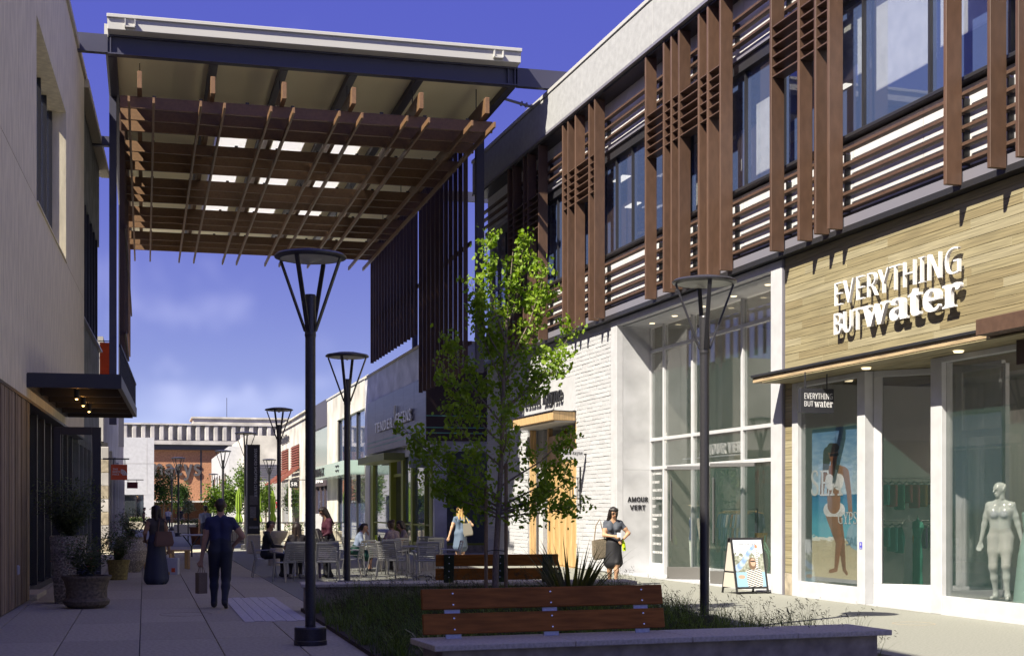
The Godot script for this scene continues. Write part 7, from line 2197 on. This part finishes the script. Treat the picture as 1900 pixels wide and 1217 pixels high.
func street_things() -> void:
	# wooden bench and curved chair beyond the pots
	var t := thing("wooden_side_table", "low square wooden stool table beside the woman with the shopping bags", "table", at(0.92, 0, -39.3, 8))
	bx(t, "top", mats["oak1"], Vector3(0, 0.5, 0), Vector3(0.52, 0.05, 0.5), 0.006)
	for x in [-0.21, 0.21]:
		for z in [-0.2, 0.2]: bx(t, "leg", mats["oak1"], Vector3(x, 0.237, z), Vector3(0.07, 0.474, 0.07), 0.005)
	var c := thing("wooden_armchair", "curved wooden garden armchair behind the woman with the shopping bags", "chair", at(0.35, 0, -39.0, 200))
	for x in [-0.27, 0.27]:
		for z in [-0.22, 0.24]: bx(c, "leg", mats["oak0"], Vector3(x, 0.21, z), Vector3(0.06, 0.42, 0.06), 0.005)
	bx(c, "seat", mats["oak0"], Vector3(0, 0.43, 0), Vector3(0.6, 0.04, 0.54), 0.006)
	var m := MB.new()
	for k in 12:
		var a0 := PI * k / 12
		var a1 := PI * (k + 1) / 12
		m.bar(Vector3(cos(a0) * 0.32, 0.72 + sin(a0) * 0.18, -sin(a0) * 0.26), Vector3(cos(a1) * 0.32, 0.72 + sin(a1) * 0.18, -sin(a1) * 0.26), 0.05, 0.06)
	pm(c, "back_rail", m, mats["oak0"])
	for k in 7:
		var a0 := PI * (k + 0.5) / 7
		bx(c, "spindle", mats["oak0"], Vector3(cos(a0) * 0.31, 0.58 + sin(a0) * 0.09, -sin(a0) * 0.25), Vector3(0.035, 0.27 + sin(a0) * 0.18, 0.025))
	# sign pylon
	var p := thing("sign_pylon", "tall black pylon with white vertical lettering on a pale stone plinth", "sign", at(3.85, 0, -52.2, 4))
	bx(p, "plinth", mats["cap_conc"], Vector3(0, 0.34, 0), Vector3(0.48, 0.68, 0.30), 0.01)
	bx(p, "panel", mats["black"], Vector3(0, 2.33, 0), Vector3(0.46, 3.28, 0.16), 0.006)
	bx(p, "edge_strip", mats["steel"], Vector3(-0.245, 2.33, 0), Vector3(0.025, 3.28, 0.18))
	letters(p, "STANFORD SHOPPING CENTER", font(), Vector3(0.02, 3.82, 0.085), 0.10, 0.004, mats["white_letter"], 1.75, Basis(Vector3(0, -1, 0), Vector3(1, 0, 0), Vector3(0, 0, 1)), "lettering", true)
	for q in [[0.0, 1.95, 0.30, 0.34, Color(0.12, 0.11, 0.11)], [-0.03, 1.5, 0.22, 0.4, Color(0.17, 0.16, 0.17)], [0.05, 1.25, 0.1, 0.08, Color(0.30, 0.16, 0.03)], [0.0, 0.95, 0.34, 0.08, Color(0.2, 0.2, 0.21)]]:
		bx(p, "print_patch", M("print%.2f" % q[1], q[4], 0.6, {"tex": texs["blotch"], "scale": Vector3.ONE * 4}), Vector3(q[0], q[1], 0.083), Vector3(q[2], q[3], 0.003))
	# pavement sign with printed poster
	aframe()
	# street trees beyond
	var tr := [[4.6, -88.0, 2.3, 3.6, "bright green young street tree left of the black pylon"], [6.3, -92.0, 2.0, 4.4, "bright green street tree just beside the black pylon"], [5.2, -100.0, 1.8, 3.2, "bright green street tree behind the two others"], [1.6, -128.0, 2.6, 5.2, "dense dark green tree before the brick department store"], [9.2, -112.0, 1.6, 3.6, "thin olive tree before the cream louvred block"], [3.4, -140.0, 2.0, 4.4, "green tree beside the department store lettering"]]
	for k in tr.size():
		var q: Array = tr[k]
		var o := thing("street_tree", q[4], "tree", at(q[0], 0, q[1]))
		m = MB.new()
		m.tube([Vector3(0, 0, 0), Vector3(0.05, q[3] * 0.45, 0), Vector3(-0.05, q[3] * 0.9, 0.05)], [0.09, 0.07, 0.02], 8)
		for e in 6:
			var an := TAU * e / 6 + k
			m.tube([Vector3(0.04, q[3] * (0.4 + 0.06 * e), 0), Vector3(cos(an) * q[2] * 0.6, q[3] * (0.55 + 0.06 * e), sin(an) * q[2] * 0.6)], [0.035, 0.01], 6)
		pm(o, "trunk", m, mats["bark"])
		var dk := k == 3 or k == 5
		leafy(o, "crown", Vector3(0, q[3] * 0.66, 0), Vector3(q[2] * 0.62, q[3] * 0.38, q[2] * 0.62), 2600, 0.15 if not dk else 0.17, Color(0.05, 0.11, 0.01) if not dk else Color(0.02, 0.055, 0.012), Color(0.13, 0.20, 0.02) if not dk else Color(0.05, 0.10, 0.02), 26)
	# closed green parasols
	for q in [[5.35, -84.0, "closed lime green parasol nearest the pylon"], [6.15, -80.0, "closed lime green parasol right of the pylon edge"], [8.1, -93.0, "closed green parasol in front of the shuttered store"]]:
		var o := thing("closed_parasol", q[2], "parasol", at(q[0], 0, q[1]), "closed green parasols")
		m = MB.new()
		m.tube([Vector3(0, 0, 0), Vector3(0, 2.9, 0)], [0.03, 0.03], 8)
		pm(o, "pole", m, mats["metal_dark"])
		m = MB.new()
		var pr := [Vector2(0.20, 0.75), Vector2(0.26, 1.0), Vector2(0.13, 1.35), Vector2(0.19, 1.7), Vector2(0.17, 2.4), Vector2(0.04, 2.85)]
		for k in 8:
			var a0 := TAU * k / 8
			var a1 := TAU * (k + 0.5) / 8
			var a2 := TAU * (k + 1) / 8
			for e in pr.size() - 1:
				var u: Vector2 = pr[e]
				var w: Vector2 = pr[e + 1]
				var f := func(an: float, rr: Vector2, s: float) -> Vector3: return Vector3(cos(an) * rr.x * s, rr.y, sin(an) * rr.x * s)
				m.quad(f.call(a0, u, 1.0), f.call(a1, u, 0.55), f.call(a1, w, 0.55), f.call(a0, w, 1.0))
				m.quad(f.call(a1, u, 0.55), f.call(a2, u, 1.0), f.call(a2, w, 1.0), f.call(a1, w, 0.55))
		pm(o, "canopy", m, M("lime_cloth", Color(0.20, 0.30, 0.03), 0.8, {"backlight": Color(0.4, 0.5, 0.1)}))
	# raised flower beds across the terrace edge
	for q in [[4.3, -68.0, 2.6], [7.6, -66.0, 2.6], [3.0, -96.0, 2.2], [-0.4, -118.0, 1.6]]:
		var o := thing("flower_bed", ["raised bed of white and pink flowers past the pylon", "raised bed of white and pink flowers before the display store", "raised flower bed below the street trees", "raised flower bed by the white block store"][[4.3, 7.6, 3.0, -0.4].find(q[0])], "flower bed", at(q[0], 0, q[1]))
		bx(o, "bed_wall", mats["cap_conc"], Vector3(0, 0.3, 0), Vector3(q[2], 0.6, 1.0), 0.02)
		m = MB.new()
		m.use_col = true
		for k in 900:
			var pp := Vector3(rng.randf_range(-0.5, 0.5) * q[2], 0.6 + rng.randf_range(0, 0.35), rng.randf_range(-0.5, 0.5))
			var dd := Vector3(rng.randf_range(-1, 1), rng.randf_range(-0.2, 1), rng.randf_range(-1, 1)).normalized() * 0.09
			var ss := dd.cross(Vector3.UP).normalized() * 0.03
			m.col = Color(0.06, 0.12, 0.02).lerp(Color(0.12, 0.18, 0.03), rng.randf())
			m.quad(pp, pp + dd * 0.5 + ss, pp + dd, pp + dd * 0.5 - ss)
		pm(o, "foliage", m, mats["vc_leaf"])
		m = MB.new()
		m.use_col = true
		for k in 120:
			var pp := Vector3(rng.randf_range(-0.5, 0.5) * q[2], 0.85 + rng.randf_range(0, 0.15), rng.randf_range(-0.5, 0.5))
			m.col = [Color(0.7, 0.68, 0.66), Color(0.6, 0.35, 0.42), Color(0.65, 0.62, 0.5)][rng.randi() % 3]
			for e in 5:
				var a0 := TAU * e / 5
				m.tri(pp, pp + Vector3(cos(a0), 0.4, sin(a0)) * 0.06, pp + Vector3(cos(a0 + 1.1), 0.4, sin(a0 + 1.1)) * 0.06)
		pm(o, "flowers", m, mats["vc"])
	# low railing and standing tables behind the cafe
	var rl := thing("terrace_railing", "low dark metal railing before the flower beds", "railing", at(4.4, 0, -64.8))
	bx(rl, "top_rail", mats["metal_dark"], Vector3(1.8, 1.0, 0), Vector3(5.6, 0.05, 0.05))
	bx(rl, "bottom_rail", mats["metal_dark"], Vector3(1.8, 0.15, 0), Vector3(5.6, 0.04, 0.04))
	for k in 29: bx(rl, "baluster", mats["metal_dark"], Vector3(-0.95 + k * 0.196, 0.575, 0), Vector3(0.018, 0.81, 0.018))
	var st := thing("stone_pedestal_table", "pale stone bowl-shaped standing table behind the seated man in black", "table", at(3.65, 0, -41.0))
	m = MB.new()
	m.lathe([Vector2(0.0, 0.0), Vector2(0.2, 0.0), Vector2(0.22, 0.5), Vector2(0.16, 0.62), Vector2(0.3, 0.8), Vector2(0.36, 0.95), Vector2(0.36, 0.99), Vector2(0.0, 0.99)], 24)
	pm(st, "bowl_table", m, mats["cap_conc"])
	var sa := thing("sandwich_board", "white leaning menu board outside the display store", "sign", at(6.7, 0, -58.0, -10))
	bx(sa, "board", mats["white"], Vector3(0, 0.72, 0), Vector3(0.75, 1.42, 0.03), 0.004, Basis(Vector3.RIGHT, -0.1))
	bx(sa, "foot", mats["metal_dark"], Vector3(0, 0.02, 0.05), Vector3(0.75, 0.03, 0.3))
	# speed-table with flower basket near the far pots
	var fb := thing("flower_basket", "hanging ball of white flowers on a post in the far walk", "flower basket", at(2.05, 0, -70.0))
	m = MB.new()
	m.tube([Vector3(0, 0, 0), Vector3(0, 1.9, 0)], [0.03, 0.03], 8)
	pm(fb, "post", m, mats["metal_dark"])
	leafy(fb, "foliage", Vector3(0, 1.75, 0), Vector3(0.45, 0.42, 0.45), 700, 0.09, Color(0.06, 0.10, 0.03), Color(0.5, 0.5, 0.48), 10)
	var pt := thing("flower_pot", "terracotta pot with green plant below the flower ball", "flower pot", at(2.35, 0, -66.0))
	m = MB.new()
	m.lathe([Vector2(0.0, 0.0), Vector2(0.25, 0.0), Vector2(0.36, 0.75), Vector2(0.4, 0.8), Vector2(0.33, 0.8), Vector2(0.0, 0.76)], 24)
	pm(pt, "pot_body", m, M("clay", Color(0.25, 0.09, 0.04), 0.8))
	bushy(pt, "foliage", 60, 0.4, 0.5, Color(0.04, 0.08, 0.02), Color(0.12, 0.17, 0.05), 0.76)
	var hb := thing("planter_box", "long dark planter box with grey ends in the far walk", "planter", at(2.75, 0, -62.0))
	bx(hb, "box_wall", mats["frame_dark"], Vector3(0, 0.45, 0), Vector3(0.7, 0.9, 4.0), 0.01)
	bx(hb, "box_end", mats["cap_conc"], Vector3(0, 0.47, 2.02), Vector3(0.74, 0.94, 0.03))
	bushy(hb, "foliage", 60, 0.5, 0.4, Color(0.03, 0.06, 0.02), Color(0.09, 0.13, 0.04), 0.9)
	var pd := thing("small_cafe_table", "small trestle-legged table beside the walking man", "table", at(1.55, 0, -49.0))
	bx(pd, "top", mats["pale_metal"], Vector3(0, 0.74, 0), Vector3(0.75, 0.04, 0.7), 0.005)
	m = MB.new()
	for x in [-1.0, 1.0]: m.bar(Vector3(0, 0.35, 0), Vector3(x * 0.28, 0.72, 0), 0.04, 0.04)
	m.bar(Vector3(0, 0.0, 0), Vector3(0, 0.36, 0), 0.06, 0.06)
	pm(pd, "trestle", m, mats["metal_dark"])

func aframe() -> void:
	var t := thing("pavement_sign", "black framed A-board with a poster of a person in a striped top", "sign", at(11.22, 0, -25.2, 4))
	# front panel leans back; poster faces local +z
	var w := 0.66
	var h := 1.02
	var tilt := -0.24
	for s in [1.0, -1.0]:
		var B := Basis(Vector3.RIGHT, tilt * s)
		var o := Transform3D(B, Vector3(0, 0.02, 0.30 * s))
		var m := MB.new()
		for x in [-w * 0.5, w * 0.5]: m.box(o * Vector3(x, h * 0.5 + 0.02, 0), Vector3(0.035, h + 0.08, 0.03), 0.003, B)
		for y in [0.10, h + 0.04]: m.box(o * Vector3(0, y, 0), Vector3(w - 0.036, 0.035, 0.03), 0.003, B)
		pm(t, "frame", m, mats["black"])
		m = MB.new()
		m.box(o * Vector3(0, h * 0.5 + 0.07, -0.006 * s), Vector3(w - 0.036, h - 0.1, 0.008), 0.0, B)
		pm(t, "board", m, mats["white"])
	for x in [-w * 0.5 - 0.012, w * 0.5 + 0.012]:
		var m := MB.new()
		m.bar(Vector3(x, 0.42, 0.2), Vector3(x, 0.42, -0.2), 0.012, 0.025)
		pm(t, "brace", m, mats["black"])
		m = MB.new()
		m.quad(Vector3(x, 0.12, 0.27), Vector3(x, 0.12, -0.27), Vector3(x, 0.98, -0.05), Vector3(x, 0.98, 0.05))
		pm(t, "side_cloth", m, M("side_cloth", Color(0.40, 0.37, 0.33), 0.8))
	var iw := 150
	var ih := 220
	var im := Image.create(iw, ih, false, Image.FORMAT_RGB8)
	var f := FastNoiseLite.new()
	f.seed = 9; f.frequency = 0.05
	for y in ih:
		for x in iw:
			var no := f.get_noise_2d(x, y)
			var c := Color(0.86, 0.88, 0.92)
			if y > 70 + no * 30: c = Color(0.44, 0.46, 0.40).lerp(Color(0.72, 0.73, 0.70), clampf(no + 0.4, 0, 1))
			if y > 150: c = Color(0.55, 0.70, 0.80)
			var dq := Vector2(x - 95, y - 180)
			if absf(dq.x) < 42 - absf(dq.y) * 0.12 and y > 135 - dq.x * 0.1: c = Color(0.93, 0.92, 0.9) if int(y + dq.x * 0.25) % 8 < 4 else Color(0.08, 0.08, 0.10)
			im.set_pixel(x, y, c)
	var disc := func(px: float, py: float, rx: float, ry: float, c: Color) -> void:
		for y in range(int(py - ry), int(py + ry) + 1):
			for x in range(int(px - rx), int(px + rx) + 1):
				if x >= 0 and y >= 0 and x < iw and y < ih and pow((x - px) / rx, 2) + pow((y - py) / ry, 2) < 1.0: im.set_pixel(x, y, c)
	for k in 60:
		var u := k / 59.0
		disc.call(10 + u * 95, 132 - u * 95 + sin(u * 6) * 6, 13 - 5 * u, 15 - 7 * u, Color(0.48, 0.58, 0.74).lerp(Color(0.66, 0.74, 0.86), 0.5 + 0.5 * sin(u * 25)))
	for k in 30: disc.call(112 + k * 0.3, 128 - k * 3.0, 7, 7, Color(0.9, 0.9, 0.9) if k % 3 else Color(0.1, 0.1, 0.12))
	disc.call(118, 34, 7, 9, Color(0.72, 0.50, 0.38))
	disc.call(90, 112, 20, 28, Color(0.42, 0.34, 0.27))
	disc.call(94, 106, 13, 18, Color(0.74, 0.61, 0.53))
	disc.call(94, 101, 13, 4, Color(0.15, 0.12, 0.12))
	disc.call(28, 172, 18, 9, Color(0.72, 0.59, 0.51))
	var m2 := StandardMaterial3D.new()
	m2.albedo_texture = ImageTexture.create_from_image(im)
	m2.roughness = 0.5
	var q := QuadMesh.new()
	q.size = Vector2(w - 0.04, h - 0.08)
	var B1 := Basis(Vector3.RIGHT, tilt)
	var o1 := Transform3D(B1, Vector3(0, 0.02, 0.30))
	put(t, "poster_print", q, m2, Transform3D(B1, o1 * Vector3(0, h * 0.5 + 0.07, 0.004)))
	letters(t, "AMOUR VERT", font(), o1 * Vector3(-0.19, h - 0.09, 0.006), 0.035, 0.002, M("ink", Color(0.10, 0.11, 0.13), 0.6), 0.40, B1, "lettering", true)
